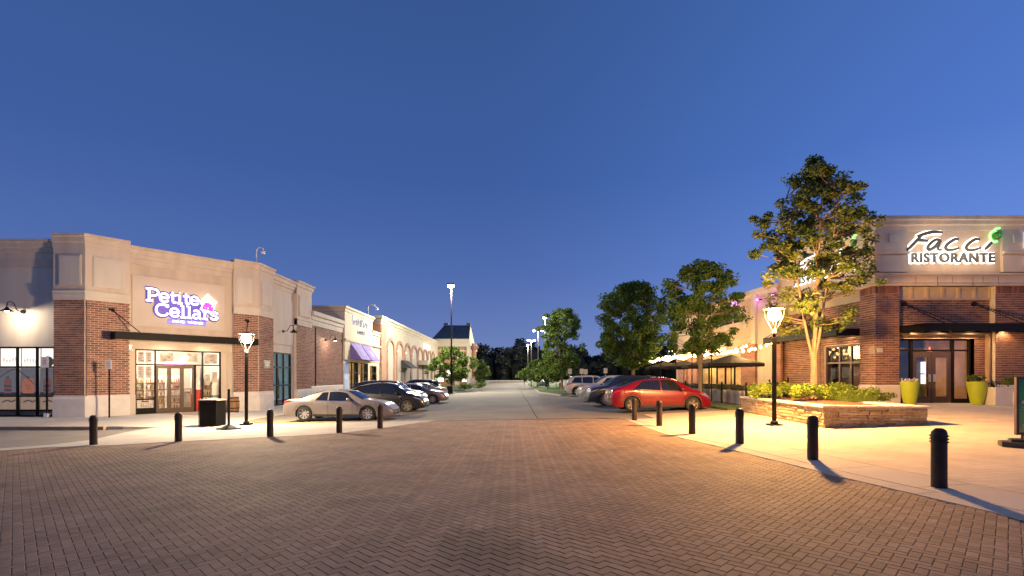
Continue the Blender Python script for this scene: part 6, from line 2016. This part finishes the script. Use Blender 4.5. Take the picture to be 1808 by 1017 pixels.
# litter bins and small things far off
for (px, py, w_, h_, lb) in ((795, 695, .55, .85, "dark litter bin at the kerb in front of the tall light pole"), (966, 683, .6, .9, "dark litter bin under the light-green tree on the right island")):
    x, y = gnd(px, py, .14); g = gz(x) + .14
    t = thing("litter_bin", lb, "bin", (x, y, g), "litter bins on the islands")
    mb = MB(); mb.box(x - w_ / 2, x + w_ / 2, y - .3, y + .3, g, g + h_ - .1); new("body", mb, M_plastic, t)
    mb = MB(); mb.box(x - w_ / 2 - .04, x + w_ / 2 + .04, y - .34, y + .34, g + h_ - .1, g + h_); new("lid", mb, mat("lid_grey", (.12, .12, .14), .5), t)
    if px < 900:
        for k in range(8):
            mb = MB(); a = x - w_ / 2 + .03 + k * (w_ - .06) / 7; mb.box(a - .015, a + .015, y - .33, y - .3, g + .03, g + h_ - .12); new("slat", mb, M_black, t)
for (px, py, lb) in ((989, 686, "orange fire hydrant in the grass left of the white cars"),):
    x, y = gnd(px, py, .14); g = gz(x) + .14
    t = thing("fire_hydrant", lb, "hydrant", (x, y, g))
    mo = mat("hydrant_orange", (.65, .13, .02), .5, vary=.1)
    mb = MB(); mb.lathe([(.16, 0), (.16, .06), (.11, .08), (.11, .55), (.14, .58), (.12, .68), (.05, .76), (.001, .78)], (x, y, g), 14); new("barrel", mb, mo, t, smooth=True, angle=40)
    mb = MB(); mb.tube([(x - .2, y, g + .45), (x + .2, y, g + .45)], .055, n=8); new("nozzle", mb, mo, t)
x, y = gnd(833, 685, .0); g = gz(x) + .14
t = thing("barrier_sign", "white and red folding notice board at the edge of the left island", "sign", (x, y, g))
mb = MB(); mb.box(x - .35, x + .35, y - .03, y + .03, g + .45, g + 1.5); new("board", mb, M_white, t)
mb = MB(); mb.box(x - .3, x - .22, y - .05, y + .05, g, g + .45); mb.box(x + .22, x + .3, y - .05, y + .05, g, g + .45); new("leg", mb, mat("red_paint2", (.5, .04, .03), .5), t)
for k, (px, py) in enumerate(((1010, 656), (1031, 656), (1038, 657), (1073, 655))):
    Y = 52.0; x = at(px - 4, Y); g = gz(x) + .02
    t = thing("small_parking_sign", ("small white sign above the farthest white car", "left one of two small white signs behind the white cars", "right one of two small white signs behind the white cars", "small white sign above the second white car")[k], "sign", (x, Y, g), "small white signs behind the right-hand cars")
    mb = MB(); mb.tube([(x, Y, g), (x, Y, g + 2.2)], .03, n=6); new("post", mb, M_steel, t)
    mb = MB(); mb.box(x - .2, x + .2, Y - .05, Y - .03, zat(py + 4, Y), zat(py - 5, Y)); new("plate", mb, M_white, t)

# far guard rail
t = thing("guard_rail", "long pale guard rail across the far end of the road", "guard rail", (-3, 146, -.3))
mb = MB(); mb.box(-26, 60, 145.8, 146, .15, .55); new("rail", mb, mat("rail_pale", (.55, .57, .55), .5, metal=.3), t)
for k in range(36):
    mb = MB(); xx = -25 + k * 2.4; mb.box(xx, xx + .15, 146, 146.15, -.4, .6); new("post", mb, mat("rail_post", (.3, .28, .25), .7), t)
mb = MB(); mb.box(-6.0, 4.5, 143.0, 143.2, -.3, .28)
new("far_wall", mb, mat("rust_wall", (.42, .30, .16), .8, vary=.1), None, label="low tan wall across the far end of the road", category="wall")

# ================================================================== TREES
def tree(name, label, x, y, g, htop, rx, ry, zc_lo, nleaf, size, trunk_r, fork, leaders, m=M_leafA, shape='oval', group="street trees", clumps=110, csp=.45, seed=1, hollow=.35, thin=0.0, k_spike=False):
    r_ = random.Random(seed)
    t = thing(name, label, "tree", (x, y, g), group)
    zc = (zc_lo + htop) / 2; rz = (htop - zc_lo) / 2
    tk = MB()
    tk.tube([(x, y, g - .05), (x, y, g + .15), (x + .02, y, g + fork * .6), (x, y, g + fork)], [trunk_r * 1.35, trunk_r, trunk_r * .86, trunk_r * .9], n=12, caps=True)
    lead = []
    for k in range(leaders):
        a = 2 * math.pi * (k + r_.uniform(-.25, .25)) / leaders; sp = (.15 if k == 0 else r_.uniform(.35, .62))
        zt_ = htop - (htop - zc_lo) * (0.10 if k == 0 else r_.uniform(.12, .38))
        zb_ = fork * r_.uniform(.80, 1.0) if k else fork
        pts = []
        for i in range(9):
            s = i / 8; w_ = s ** .8
            pts.append((x + math.cos(a) * rx * sp * w_ + r_.uniform(-.05, .05) * s, y + math.sin(a) * ry * sp * w_ + r_.uniform(-.05, .05) * s, g + zb_ + (zt_ - zb_) * s))
        pts[0] = (x, y, g + zb_ * .97)
        r0 = trunk_r * (.62 if k == 0 else .42)
        tk.tube(pts, [r0 * (1 - .88 * i / 8) for i in range(9)], n=7)
        lead.append(pts)
    allp = [p for l in lead for p in l[2:]]
    cs = []
    tries = 0
    while len(cs) < clumps and tries < clumps * 30:
        tries += 1
        u = r_.uniform(-1, 1); th = r_.random() * 6.283; q = (hollow + (1 - hollow) * r_.random()) ** .6
        if k_spike and r_.random() < .06: u = r_.uniform(.95, 1.2); q *= .35
        if shape == 'vase': wz = .62 + .38 * math.sin(min(1.0, (u + 1) / 1.3) * math.pi / 2) if u < .3 else math.sqrt(max(0, 1 - ((u - .3) / .75) ** 2))
        elif shape == 'column': wz = min(1, .60 + (u + 1) * .75) if u < -.3 else (1.0 if u < .45 else math.sqrt(max(0, 1 - ((u - .45) / .62) ** 2)))
        else: wz = math.sqrt(max(0.02, 1 - u * u))
        wob = 1 + .20 * math.sin(th * 3 + u * 4 + seed) + .14 * math.sin(th * 5 - u * 7)
        cx_ = x + math.cos(th) * rx * q * wz * wob; cy_ = y + math.sin(th) * ry * q * wz * wob; cz_ = g + zc + u * rz
        if u < -.35 and thin and r_.random() < thin: continue
        cs.append((cx_, cy_, cz_))
    for c in cs:
        b = min(allp, key=lambda p: (p[0] - c[0]) ** 2 + (p[1] - c[1]) ** 2 + 1.6 * (p[2] - c[2] + .4) ** 2)
        m_ = ((b[0] + c[0]) / 2, (b[1] + c[1]) / 2, (b[2] + c[2]) / 2 - .06)
        tk.tube([b, m_, c], [.022, .014, .006], n=4, caps=False)
    new("trunk", tk, M_bark, t, smooth=True, angle=60)
    cs = np.array(cs)
    V, Fa, tt = leaf_cloud(cs, nleaf, size, csp * nrg.uniform(.6, 1.25, len(cs)))
    me = array_mesh("crown", V - np.array((x, y, g)), Fa, tt); me.materials.append(m)
    link(bpy.data.objects.new("crown", me), t)
    return t


TY = 19.6; tx = at(1437, TY)
tree("street_tree", "big leafy tree lit amber from below, growing in the stone planter", tx, TY, zs_, 8.8, 1.95, 1.9, 2.75, 25000, .105, .145, 1.9, 6, shape='column', clumps=250, csp=.33, seed=4, hollow=.10, thin=.7, k_spike=True)
TY = 27.6; tx = at(1236, TY); tree("street_tree", "medium dark green tree in front of the patio umbrellas", tx, TY, gz(tx) + .1, 7.5, 2.2, 2.2, 2.7, 19000, .13, .12, 2.2, 6, shape='vase', m=M_leafE, clumps=170, csp=.38, seed=9, hollow=.2)
TY = 41.5; tx = at(1118, TY); tree("street_tree", "broad dense tree behind the parked cars, left of the patio lights", tx, TY, gz(tx) + .1, 9.0, 3.0, 3.0, 2.3, 34000, .16, .15, 1.9, 7, shape='oval', m=M_leafE, clumps=290, csp=.55, seed=14, hollow=.25)
TY = 60; tx = at(992, TY); tree("street_tree", "upright bright green tree on the far island beside the light poles", tx, TY, gz(tx) + .1, 9.6, 2.4, 2.4, 1.7, 24000, .18, .15, 1.6, 6, shape='vase', m=M_leafC, clumps=210, csp=.5, seed=21, hollow=.3)
TY = 61; tx = at(797, TY); tree("small_tree", "spreading lime-green small tree behind the tall left light pole", tx, TY, gz(tx) + .15, 5.2, 2.85, 2.4, 1.3, 14000, .17, .10, .7, 7, m=M_leafC, clumps=100, csp=.5, seed=31, hollow=.3, group="small ornamental trees")
TY = 84; tx = at(850, TY); tree("small_tree", "small lime tree farther along the left kerb", tx, TY, gz(tx) + .15, 4.4, 1.35, 1.4, .9, 3000, .24, .08, .7, 5, m=M_leafC, clumps=40, csp=.4, seed=35, group="small ornamental trees")
for (px, Y, hh, r_, lb) in ((967, 62, 3.6, 1.5, "small light-green tree over the right island litter bin"), (948, 74, 3.9, 1.5, "pale green small tree second on the right island"), (938, 86, 3.3, 1.4, "pale green small tree third on the right island"), (926, 98, 2.9, 1.5, "farthest low pale green tree on the right island"), (982, 70, 3.3, 1.2, "thin small tree between the island bin and the upright tree")):
    tx = at(px, Y); tree("small_tree", lb, tx, Y, gz(tx) + .15, hh, r_, r_, .9, 2600, .24, .07, .7, 5, m=M_leafC, clumps=36, csp=.42, seed=int(px), group="small ornamental trees")
for (px, Y, rx_, lb) in ((846, 70, 1.2, "low green hedge bush behind the left kerb notice"), (822, 66, 1.3, "low dark bush beside the small spreading tree"), (778, 58, 1.6, "low hedge between the dark parked car and the litter bin")):
    tx = at(px, Y); shrub("hedge_bush", lb, (tx, Y, gz(tx) + .15), (rx_, 1.0, .9), 900, M_leafC, size=.12, group="low bushes on the left island")

# the dark wood far behind
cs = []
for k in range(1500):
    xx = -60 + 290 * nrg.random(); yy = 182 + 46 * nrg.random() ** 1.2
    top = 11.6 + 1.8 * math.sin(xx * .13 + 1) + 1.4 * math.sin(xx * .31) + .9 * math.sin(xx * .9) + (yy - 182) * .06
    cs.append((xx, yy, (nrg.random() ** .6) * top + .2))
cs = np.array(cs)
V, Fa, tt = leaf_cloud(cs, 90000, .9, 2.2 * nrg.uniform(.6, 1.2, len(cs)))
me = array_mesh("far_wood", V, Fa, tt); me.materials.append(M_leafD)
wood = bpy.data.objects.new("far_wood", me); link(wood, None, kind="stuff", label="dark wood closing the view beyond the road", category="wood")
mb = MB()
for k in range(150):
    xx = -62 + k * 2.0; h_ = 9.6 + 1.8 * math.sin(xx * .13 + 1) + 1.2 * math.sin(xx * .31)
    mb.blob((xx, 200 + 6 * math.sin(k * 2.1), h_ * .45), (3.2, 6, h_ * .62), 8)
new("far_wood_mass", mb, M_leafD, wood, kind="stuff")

# ================================================================== CARS
def interp(pts, x):
    xs = [p[0] for p in pts]; ys = [p[1] for p in pts]
    if x <= xs[0]: return ys[0]
    if x >= xs[-1]: return ys[-1]
    n = len(xs)
    d = [(ys[i + 1] - ys[i]) / (xs[i + 1] - xs[i]) for i in range(n - 1)]
    ms = [d[0]] + [0 if d[i - 1] * d[i] <= 0 else 2 * d[i - 1] * d[i] / (d[i - 1] + d[i]) for i in range(1, n - 1)] + [d[-1]]
    for i in range(n - 1):
        if x <= xs[i + 1]:
            h = xs[i + 1] - xs[i]; t = (x - xs[i]) / h
            return ((1 + 2 * t) * (1 - t) ** 2 * ys[i] + t * (1 - t) ** 2 * h * ms[i] + t * t * (3 - 2 * t) * ys[i + 1] + t * t * (t - 1) * h * ms[i + 1])


M_tyre = mat("tyre", (.018, .018, .018), .85, vary=.1, scale=20)
M_rim = mat("alloy_rim", (.50, .49, .47), .35, metal=.35, vary=.05)
M_rimd = mat("dark_rim", (.16, .14, .125), .4, metal=.3, vary=.05)
M_cglass = mat("car_glass", (.010, .012, .016), .05, vary=0, spec=.9, coat=.6)
M_trim = mat("car_trim_black", (.012, .012, .013), .35, vary=0)
M_head = mat("headlight_lens", (.24, .24, .25), .12, vary=0, spec=.8, coat=1)
M_tail = mat("taillight_red", (.35, .012, .012), .15, vary=0, coat=1)
M_chrome = mat("chrome", (.7, .7, .7), .12, metal=1, vary=0)
M_plate = mat("number_plate", (.6, .6, .56), .4, vary=.08, scale=20)


def paint(name, c, metal=.35): return mat("paint_" + name, c, .32, metal=metal, vary=0, coat=.5, spec=.45)


SPECS = {
 'fastback': dict(L=4.75, W=1.92, top=[(0, .80), (.04, 1.02), (.30, 1.14), (.62, 1.25), (1.25, 1.48), (1.95, 1.60), (2.5, 1.62), (3.0, 1.54), (3.55, 1.27), (3.85, 1.10), (4.3, .96), (4.6, .80), (4.75, .60)],
                  belt=[(0, .76), (.1, .96), (.6, 1.05), (1.2, 1.06), (2.2, 1.00), (3.3, .98), (3.8, .96), (4.3, .87), (4.6, .74), (4.75, .56)], wx=(.93, 3.82), wr=.355,
                  win=[(.98, 3.52, 1.45, 2.98, .04, .90)], ws=(2.36, 3.78), rw=(.48, 2.28), split=(2.32,), rim='dark'),
 'coupe': dict(L=4.85, W=1.85, top=[(0, .72), (.05, .93), (.35, 1.00), (.80, 1.05), (1.35, 1.25), (1.95, 1.40), (2.4, 1.42), (2.85, 1.34), (3.3, 1.12), (3.6, .98), (4.1, .90), (4.55, .78), (4.85, .52)],
               belt=[(0, .70), (.08, .90), (.6, .94), (1.2, .93), (2.2, .90), (3.3, .89), (3.7, .86), (4.2, .80), (4.6, .70), (4.85, .48)], wx=(.98, 3.78), wr=.335,
               win=[(1.45, 3.22, 1.72, 2.82, .05, .88)], ws=(2.86, 3.52), rw=(.62, 1.65), split=(2.02,), rim='light'),
 'suv': dict(L=4.70, W=1.92, top=[(0, .80), (.03, 1.05), (.12, 1.28), (.45, 1.60), (.9, 1.70), (2.2, 1.74), (2.8, 1.68), (3.35, 1.36), (3.62, 1.16), (4.1, 1.08), (4.5, .95), (4.66, .75), (4.70, .62)],
             belt=[(0, .78), (.06, 1.02), (.5, 1.08), (1.2, 1.07), (2.4, 1.04), (3.3, 1.04), (3.65, 1.04), (4.1, .99), (4.5, .86), (4.66, .70), (4.70, .58)], wx=(.90, 3.78), wr=.36,
             win=[(.42, 3.34, .72, 2.76, .05, .88)], ws=(2.78, 3.52), rw=(.10, .42), split=(1.35, 2.30), rim='light'),
 'sedan': dict(L=4.75, W=1.84, top=[(0, .74), (.05, 1.0), (.35, 1.07), (.75, 1.12), (1.35, 1.38), (1.95, 1.46), (2.45, 1.46), (2.9, 1.36), (3.4, 1.12), (3.65, 1.0), (4.15, .92), (4.55, .80), (4.75, .56)],
               belt=[(0, .72), (.08, .96), (.6, 1.0), (1.2, .97), (2.2, .93), (3.3, .92), (3.7, .90), (4.2, .84), (4.6, .72), (4.75, .50)], wx=(.98, 3.80), wr=.335,
               win=[(1.05, 3.30, 1.45, 2.88, .05, .88)], ws=(2.92, 3.58), rw=(.70, 1.45), split=(2.15,), rim='light'),
}


class Body:
    def __init__(s, sp):
        s.sp = sp; s.L = sp['L']; s.hw0 = sp['W'] / 2; s.ar = sp['wr'] + .045
    def hw(s, x):
        e0, e1 = x, s.L - x; f = 1.0
        if e0 < .55: f -= .14 * (1 - e0 / .55) ** 2.4
        if e1 < .75: f -= .20 * (1 - e1 / .75) ** 2.2
        return s.hw0 * f
    def zl(s, x):
        z = .20
        e0, e1 = x, s.L - x
        if e0 < .3: z += .10 * (1 - e0 / .3)
        if e1 < .3: z += .06 * (1 - e1 / .3)
        for w in s.sp['wx']:
            d = abs(x - w)
            if d < s.ar: z = max(z, s.sp['wr'] + math.sqrt(s.ar ** 2 - d * d))
        return z
    def sec(s, x):
        zt, zb, zl, hw = interp(s.sp['top'], x), interp(s.sp['belt'], x), s.zl(x), s.hw(x)
        zb = min(zb, zt - .015); zl = min(zl, zb - .05)
        g = max(0, min(1, (zt - zb) / .5)); rw = hw * (.955 - .26 * g)
        pts = [(0, zl), (hw * .80, zl), (hw * .975, zl + .012)]
        for f_, k in ((.30, .995), (.58, 1.0), (.82, .988)): pts.append((hw * k, zl + (zb - zl) * f_))
        sh = (hw * .955, zb); pts.append(sh)
        ez = zt - .035 - .025 * g
        ez = max(ez, zb + .006)
        for v in (.33, .66, 1.0):
            b = .018 * math.sin(math.pi * v) * g
            pts.append((sh[0] + (rw - sh[0]) * v + b, zb + (ez - zb) * v))
        pts += [(rw * .80, zt - .012 - .006 * g), (rw * .42, zt - .002), (0, zt)]
        return pts
    def side(s, x, v):
        p = s.sec(x); k = 6 + v * 3; i = min(int(k), 8); t = k - i
        return p[i][0] + (p[i + 1][0] - p[i][0]) * t, p[i][1] + (p[i + 1][1] - p[i][1]) * t
    def low(s, x, w):
        p = s.sec(x); k = 2 + w * 4; i = min(int(k), 5); t = k - i
        return p[i][0] + (p[i + 1][0] - p[i][0]) * t, p[i][1] + (p[i + 1][1] - p[i][1]) * t


def patch(mb, fn, nx, nv, side, off):
    base = len(mb.v)
    for i in range(nx + 1):
        for j in range(nv + 1):
            x, y, z = fn(i / nx, j / nv); mb.v.append((x, side * (y + off), z))
    for i in range(nx):
        for j in range(nv):
            a = base + i * (nv + 1) + j; q = (a, a + nv + 1, a + nv + 2, a + 1)
            mb.f.append(q if side < 0 else q[::-1]); mb.m.append(0); mb.t.append(0)


def car(label, kind, pm, x, y, face, front_detail=None, group=None, gloss=None, rims=None, z=None, rot=0.0, trim=True):
    sp = SPECS[kind]; B = Body(sp); L = B.L
    t = thing("parked_car", label, "car", (x, y, gz(x) + .004 if z is None else z), group, rot + (0 if face > 0 else math.pi))
    t.location.x = x - (L / 2) * (1 if face > 0 else -1) * math.cos(rot); t.location.y = y - (L / 2) * (1 if face > 0 else -1) * math.sin(rot)
    xs = sorted(set([round(L * (0.5 - 0.5 * math.cos(math.pi * i / 30)), 4) for i in range(31)] + [round(w + s_ * B.ar * math.sin(a), 4) for w in sp['wx'] for s_ in (-1, 1) for a in [math.pi / 2 * k / 6 for k in range(7)]]
                     + [round(w + s_ * (B.ar + .003), 4) for w in sp['wx'] for s_ in (-1, 1)] + [round(L * i / 24, 4) for i in range(25)]))
    mb = MB(); secs = [B.sec(q) for q in xs]; n = len(secs[0])
    for q, sc_ in zip(xs, secs):
        ring = [(q, -a, b) for a, b in sc_] + [(q, a, b) for a, b in sc_[-2:0:-1]]
        mb.v.extend(ring)
    R_ = 2 * n - 2
    for i in range(len(xs) - 1):
        for k in range(R_):
            a, b = i * R_ + k, i * R_ + (k + 1) % R_
            mb.f.append((a, b, b + R_, a + R_)); mb.m.append(1 if k in (0, R_ - 1) else 0); mb.t.append(0)
    mb.f.append(tuple(range(R_ - 1, -1, -1))); mb.m.append(0); mb.t.append(0)
    e = (len(xs) - 1) * R_; mb.f.append(tuple(e + k for k in range(R_))); mb.m.append(0); mb.t.append(0)
    new("body", mb, [pm, M_plastic], t, smooth=True, local=True, angle=38)
    # windows
    for x0, x1, xt0, xt1, v0, v1 in sp['win']:
        cuts = [0] + [None] * len(sp['split']) + [1]
        for side in (-1, 1):
            sb = [x0] + list(sp['split']) + [x1]; stp = [xt0] + [min(max(q, xt0 + .1), xt1 - .05) for q in sp['split']] + [xt1]
            for k in range(len(sb) - 1):
                ga = .0 if k == 0 else .03; gb2 = .0 if k == len(sb) - 2 else .03
                def fn(u, v, k=k):
                    xa_ = sb[k] + ga + (stp[k] - sb[k]) * v; xb_ = sb[k + 1] - gb2 + (stp[k + 1] - sb[k + 1]) * v
                    xx = xa_ + (xb_ - xa_) * u; yy, zz_ = B.side(xx, v0 + (v1 - v0) * v); return xx, yy, zz_
                mb = MB(); patch(mb, fn, 10, 5, side, .007); new("side_window", mb, M_cglass, t, smooth=True, local=True)
            if trim:
                def fn(u, v): 
                    xx = x0 - .03 + (x1 - x0 + .05) * u; yy, zz_ = B.side(xx, v0 * .3 + .03 * v); return xx, yy, zz_
                mb = MB(); patch(mb, fn, 14, 1, side, .010); new("belt_trim", mb, M_trim if kind in ('fastback',) else M_chrome, t, local=True)
    for nm, (xa_, xb_) in (("windshield", sp['ws']), ("rear_window", sp['rw'])):
        mb = MB(); base = 0; N1, N2 = 16, 10
        for i in range(N1 + 1):
            xx = xa_ + (xb_ - xa_) * i / N1; sc_ = B.sec(xx)
            for j in range(N2 + 1):
                f_ = -1 + 2 * j / N2; yq = abs(f_); wmax = sc_[9][0] * (.93)
                yy = yq * wmax
                if yy <= sc_[11][0]: zq = sc_[12][1] + (sc_[11][1] - sc_[12][1]) * (yy / max(sc_[11][0], 1e-6))
                elif yy <= sc_[10][0]: zq = sc_[11][1] + (sc_[10][1] - sc_[11][1]) * ((yy - sc_[11][0]) / (sc_[10][0] - sc_[11][0]))
                else: zq = sc_[10][1] + (sc_[9][1] - sc_[10][1]) * ((yy - sc_[10][0]) / max(sc_[9][0] - sc_[10][0], 1e-6))
                mb.v.append((xx + (.006 if nm == "windshield" else -.006), yy * (1 if f_ > 0 else -1), zq + .010))
        for i in range(N1):
            for j in range(N2):
                a = i * (N2 + 1) + j; mb.f.append((a, a + N2 + 1, a + N2 + 2, a + 1)); mb.m.append(0); mb.t.append(0)
        new(nm, mb, M_cglass, t, smooth=True, local=True)
    # lamps
    for side in (-1, 1):
        def fh(u, v):
            xx = L - .62 + .56 * u; yy, zz_ = B.low(xx, .80 + .17 * v * (0.35 + .65 * u)); return xx, yy, zz_
        mb = MB(); patch(mb, fh, 7, 3, side, .008); new("headlight", mb, M_head, t, smooth=True, local=True)
        def ft(u, v):
            xx = .03 + .42 * u; yy, zz_ = B.low(xx, .99 - (.20 - .12 * u) * v); return xx, yy, zz_
        mb = MB(); patch(mb, ft, 7, 3, side, .008); new("taillight", mb, M_tail, t, smooth=True, local=True)
        hb = interp(sp['belt'], 0.02)
        mb = MB(); yb = B.hw(0.0); mb.box(-.012, .02, side * yb * .52 if side > 0 else -yb * .90, side * yb * .90 if side > 0 else -yb * .52, hb - .17, hb - .05); new("rear_lamp_strip", mb, M_tail, t, local=True)
        xm = sp['win'][0][1] - .28; yy, zz_ = B.side(xm, .12)
        mb = MB(); mb.blob((xm + .02, side * (yy + .14), zz_ + .03), (.075, .12, .075), 10); mb.tube([(xm + .04, side * (yy - .01), zz_ - .03), (xm + .03, side * (yy + .09), zz_)], .022, n=6); new("mirror", mb, pm, t, smooth=True, local=True)
        for hx in ([sp['split'][-1] + .12, sp['split'][0] - .9] if len(sp['split']) > 1 else [sp['split'][0] + .10] + ([sp['split'][0] - .85] if kind != 'coupe' else [])):
            yy, zz_ = B.low(hx, .90); mb = MB(); mb.box(hx, hx + .20, side * (yy - .01) if side > 0 else -(yy + .022), side * (yy + .022) if side > 0 else -(yy - .01), zz_ - .018, zz_ + .012); new("door_handle", mb, pm if kind != 'suv' else M_chrome, t, local=True)
        seams = [sp['win'][0][1] - .12] + list(sp['split']) + ([] if kind == 'coupe' else [sp['wx'][0] + B.ar + .02])
        mb = MB()
        for sx in seams:
            def fs(u, v): 
                xx = sx + .010 * u; yy, zz_ = B.low(xx, .06 + .93 * v); return xx, yy, zz_
            patch(mb, fs, 1, 8, side, .003)
        new("door_seam", mb, M_trim, t, local=True)
        def fl(u, v):
            xx = sp['wx'][0] + B.ar + .02 + (sp['wx'][1] - sp['wx'][0] - 2 * B.ar - .04) * u; yy, zz_ = B.low(xx, .0 + .13 * v); return xx, yy, zz_
        mb = MB(); patch(mb, fl, 10, 1, side, .006); new("sill", mb, M_plastic, t, local=True)
        for w in sp['wx']:
            mb = MB(); N_ = 18; r0, r1 = B.ar - .002, B.ar + .04
            for k in range(N_):
                a0, a1 = [math.pi * (-.02 + 1.04 * q / N_) for q in (k, k + 1)]
                P = []
                for a in (a0, a1):
                    for r in (r0, r1):
                        xx, zz_ = w + r * math.cos(a), max(sp['wr'] + r * math.sin(a), .2); P.append((xx, side * (B.hw(w) * .9985 + .008), zz_))
                mb.quad(P[0], P[1], P[3], P[2])
            new("arch_lip", mb, M_plastic if kind in ('suv', 'fastback') else pm, t, local=True)
    # grille, plates, bumpers
    hf = interp(sp['top'], L)
    yf = B.hw(L)
    mb = MB()
    if kind in ('suv', 'sedan', 'coupe'):
        mb.box(L - .02, L + .012, -yf * .45, yf * .45, hf - .18, hf - .03)
        for q in range(4): mb.box(L + .012, L + .02, -yf * .45, yf * .45, hf - .17 + q * .036, hf - .155 + q * .036, m=1)
    mb.box(L - .02, L + .010, -yf * .7, yf * .7, .28, .40)
    new("grille", mb, [M_trim, M_chrome], t, local=True)
    mb = MB(); mb.box(-.02, -.004, -.16, .16, .62, .76); new("number_plate", mb, M_plate, t, local=True)
    mb = MB(); mb.box(-.012, .05, -B.hw(0) * .85, B.hw(0) * .85, .27, .42); new("rear_bumper_trim", mb, M_plastic, t, local=True)
    # wheels
    wr = sp['wr']; proto = None
    rimm = {'dark': M_rimd, 'light': M_rim}[rims or sp['rim']]
    for w in sp['wx']:
        for side in (-1, 1):
            if proto is None:
                mb = MB(); prof = [(wr * .66, -.11), (wr * .93, -.105), (wr, -.07), (wr, .07), (wr * .93, .105), (wr * .66, .11), (wr * .64, .04), (wr * .64, -.04)]
                mb.lathe(prof + [prof[0]], (0, 0, 0), 28, axis='y', caps=False)
                wh = new("wheel", mb, M_tyre, t, smooth=True, local=True, angle=40)
                mb = MB(); mb.lathe([(wr * .68, -.085), (wr * .66, -.10), (wr * .61, -.095), (wr * .60, .0), (.001, .02)], (0, 0, 0), 28, axis='y', caps=False)
                mb.lathe([(.001, -.085), (.05, -.08), (.055, -.04)], (0, 0, 0), 12, axis='y')
                ns = 5 if rimm is M_rimd else 8
                for k in range(ns):
                    for dlt in ((-.07, .07) if ns == 8 else (0,)):
                        a = 2 * math.pi * k / ns; a2 = a + dlt; wd = .022 if ns == 8 else .055
                        c, s_ = math.cos(a), math.sin(a); c2, s2 = math.cos(a2), math.sin(a2)
                        P = []
                        for rr_, cc, ss, yv in ((.045, c, s_, -.075), (wr * .62, c2, s2, -.09)):
                            for q in (-1, 1): P.append((rr_ * cc - q * wd * ss, yv, rr_ * ss + q * wd * cc))
                        lo = [(p[0], p[1] + .03, p[2]) for p in P]
                        mb.hexa([P[0], P[1], lo[1], lo[0], P[2], P[3], lo[3], lo[2]])
                new("rim", mb, rimm, wh, local=True)
                mb = MB(); mb.lathe([(wr * .60, -.02), (.001, -.021)], (0, 0, 0), 20, axis='y', caps=False); new("brake_disc", mb, M_plastic, wh, local=True)
                proto = wh; c_ = wh
            else:
                c_ = copy_tree(proto, t)
            c_.location = (w, side * (B.hw0 - .115), wr); c_.rotation_euler = (0, .3 * w, 0 if side < 0 else math.pi)
    return t


RGT, LFT = "cars parked nose to kerb on the right", "cars parked on the left by the shops"
# right row
car("metallic red fastback car parked first in the right row, tail to the road", 'fastback', paint("red", (.145, .0008, .004), .1), 7.05, 24.35, 1, group=RGT, rot=.03)
car("dark blue-grey SUV parked nose out directly behind the red car", 'suv', paint("bluegrey", (.028, .034, .055), .4), 6.75, 29.6, -1, group=RGT, rot=0)
car("white SUV parked nose out, second beyond the red car", 'suv', paint("white", (.50, .48, .45), .0), 6.95, 35.0, -1, group=RGT)
car("white SUV parked tail out, farthest of the right row", 'suv', paint("white2", (.52, .50, .47), .0), 7.0, 43.5, 1, group=RGT)
# left row
car("silver-beige two-door coupe nearest in the left row", 'coupe', paint("silver", (.23, .205, .19), .35), -7.75, 22.95, 1, group=LFT)
car("black crossover parked beside the silver coupe, nose to the road", 'fastback', paint("black", (.012, .012, .014), .3), -7.15, 28.0, 1, group=LFT)
car("tall dark SUV whose roof shows behind the black one", 'suv', paint("charcoal", (.022, .022, .025), .3), -7.9, 32.2, 1, group=LFT)
car("lilac-grey sedan parked nose out beyond the dark SUVs", 'sedan', paint("lilac", (.16, .14, .15), .4), -7.1, 36.6, 1, group=LFT)
car("pale silver sedan parked tail to the road, farthest bright car on the left", 'sedan', paint("pale", (.30, .29, .29), .3), -7.95, 42.4, -1, group=LFT)
car("dark SUV at the far end of the left row by the hedge", 'suv', paint("black2", (.02, .018, .02), .3), -9.2, 48.0, -1, group=LFT)
# one more on the far side of the right island
car("small grey car glimpsed between the right island trees", 'suv', paint("grey", (.2, .2, .2), .3), at(948, 84) + 1.0, 84, -1, rot=math.pi / 2 * .95)
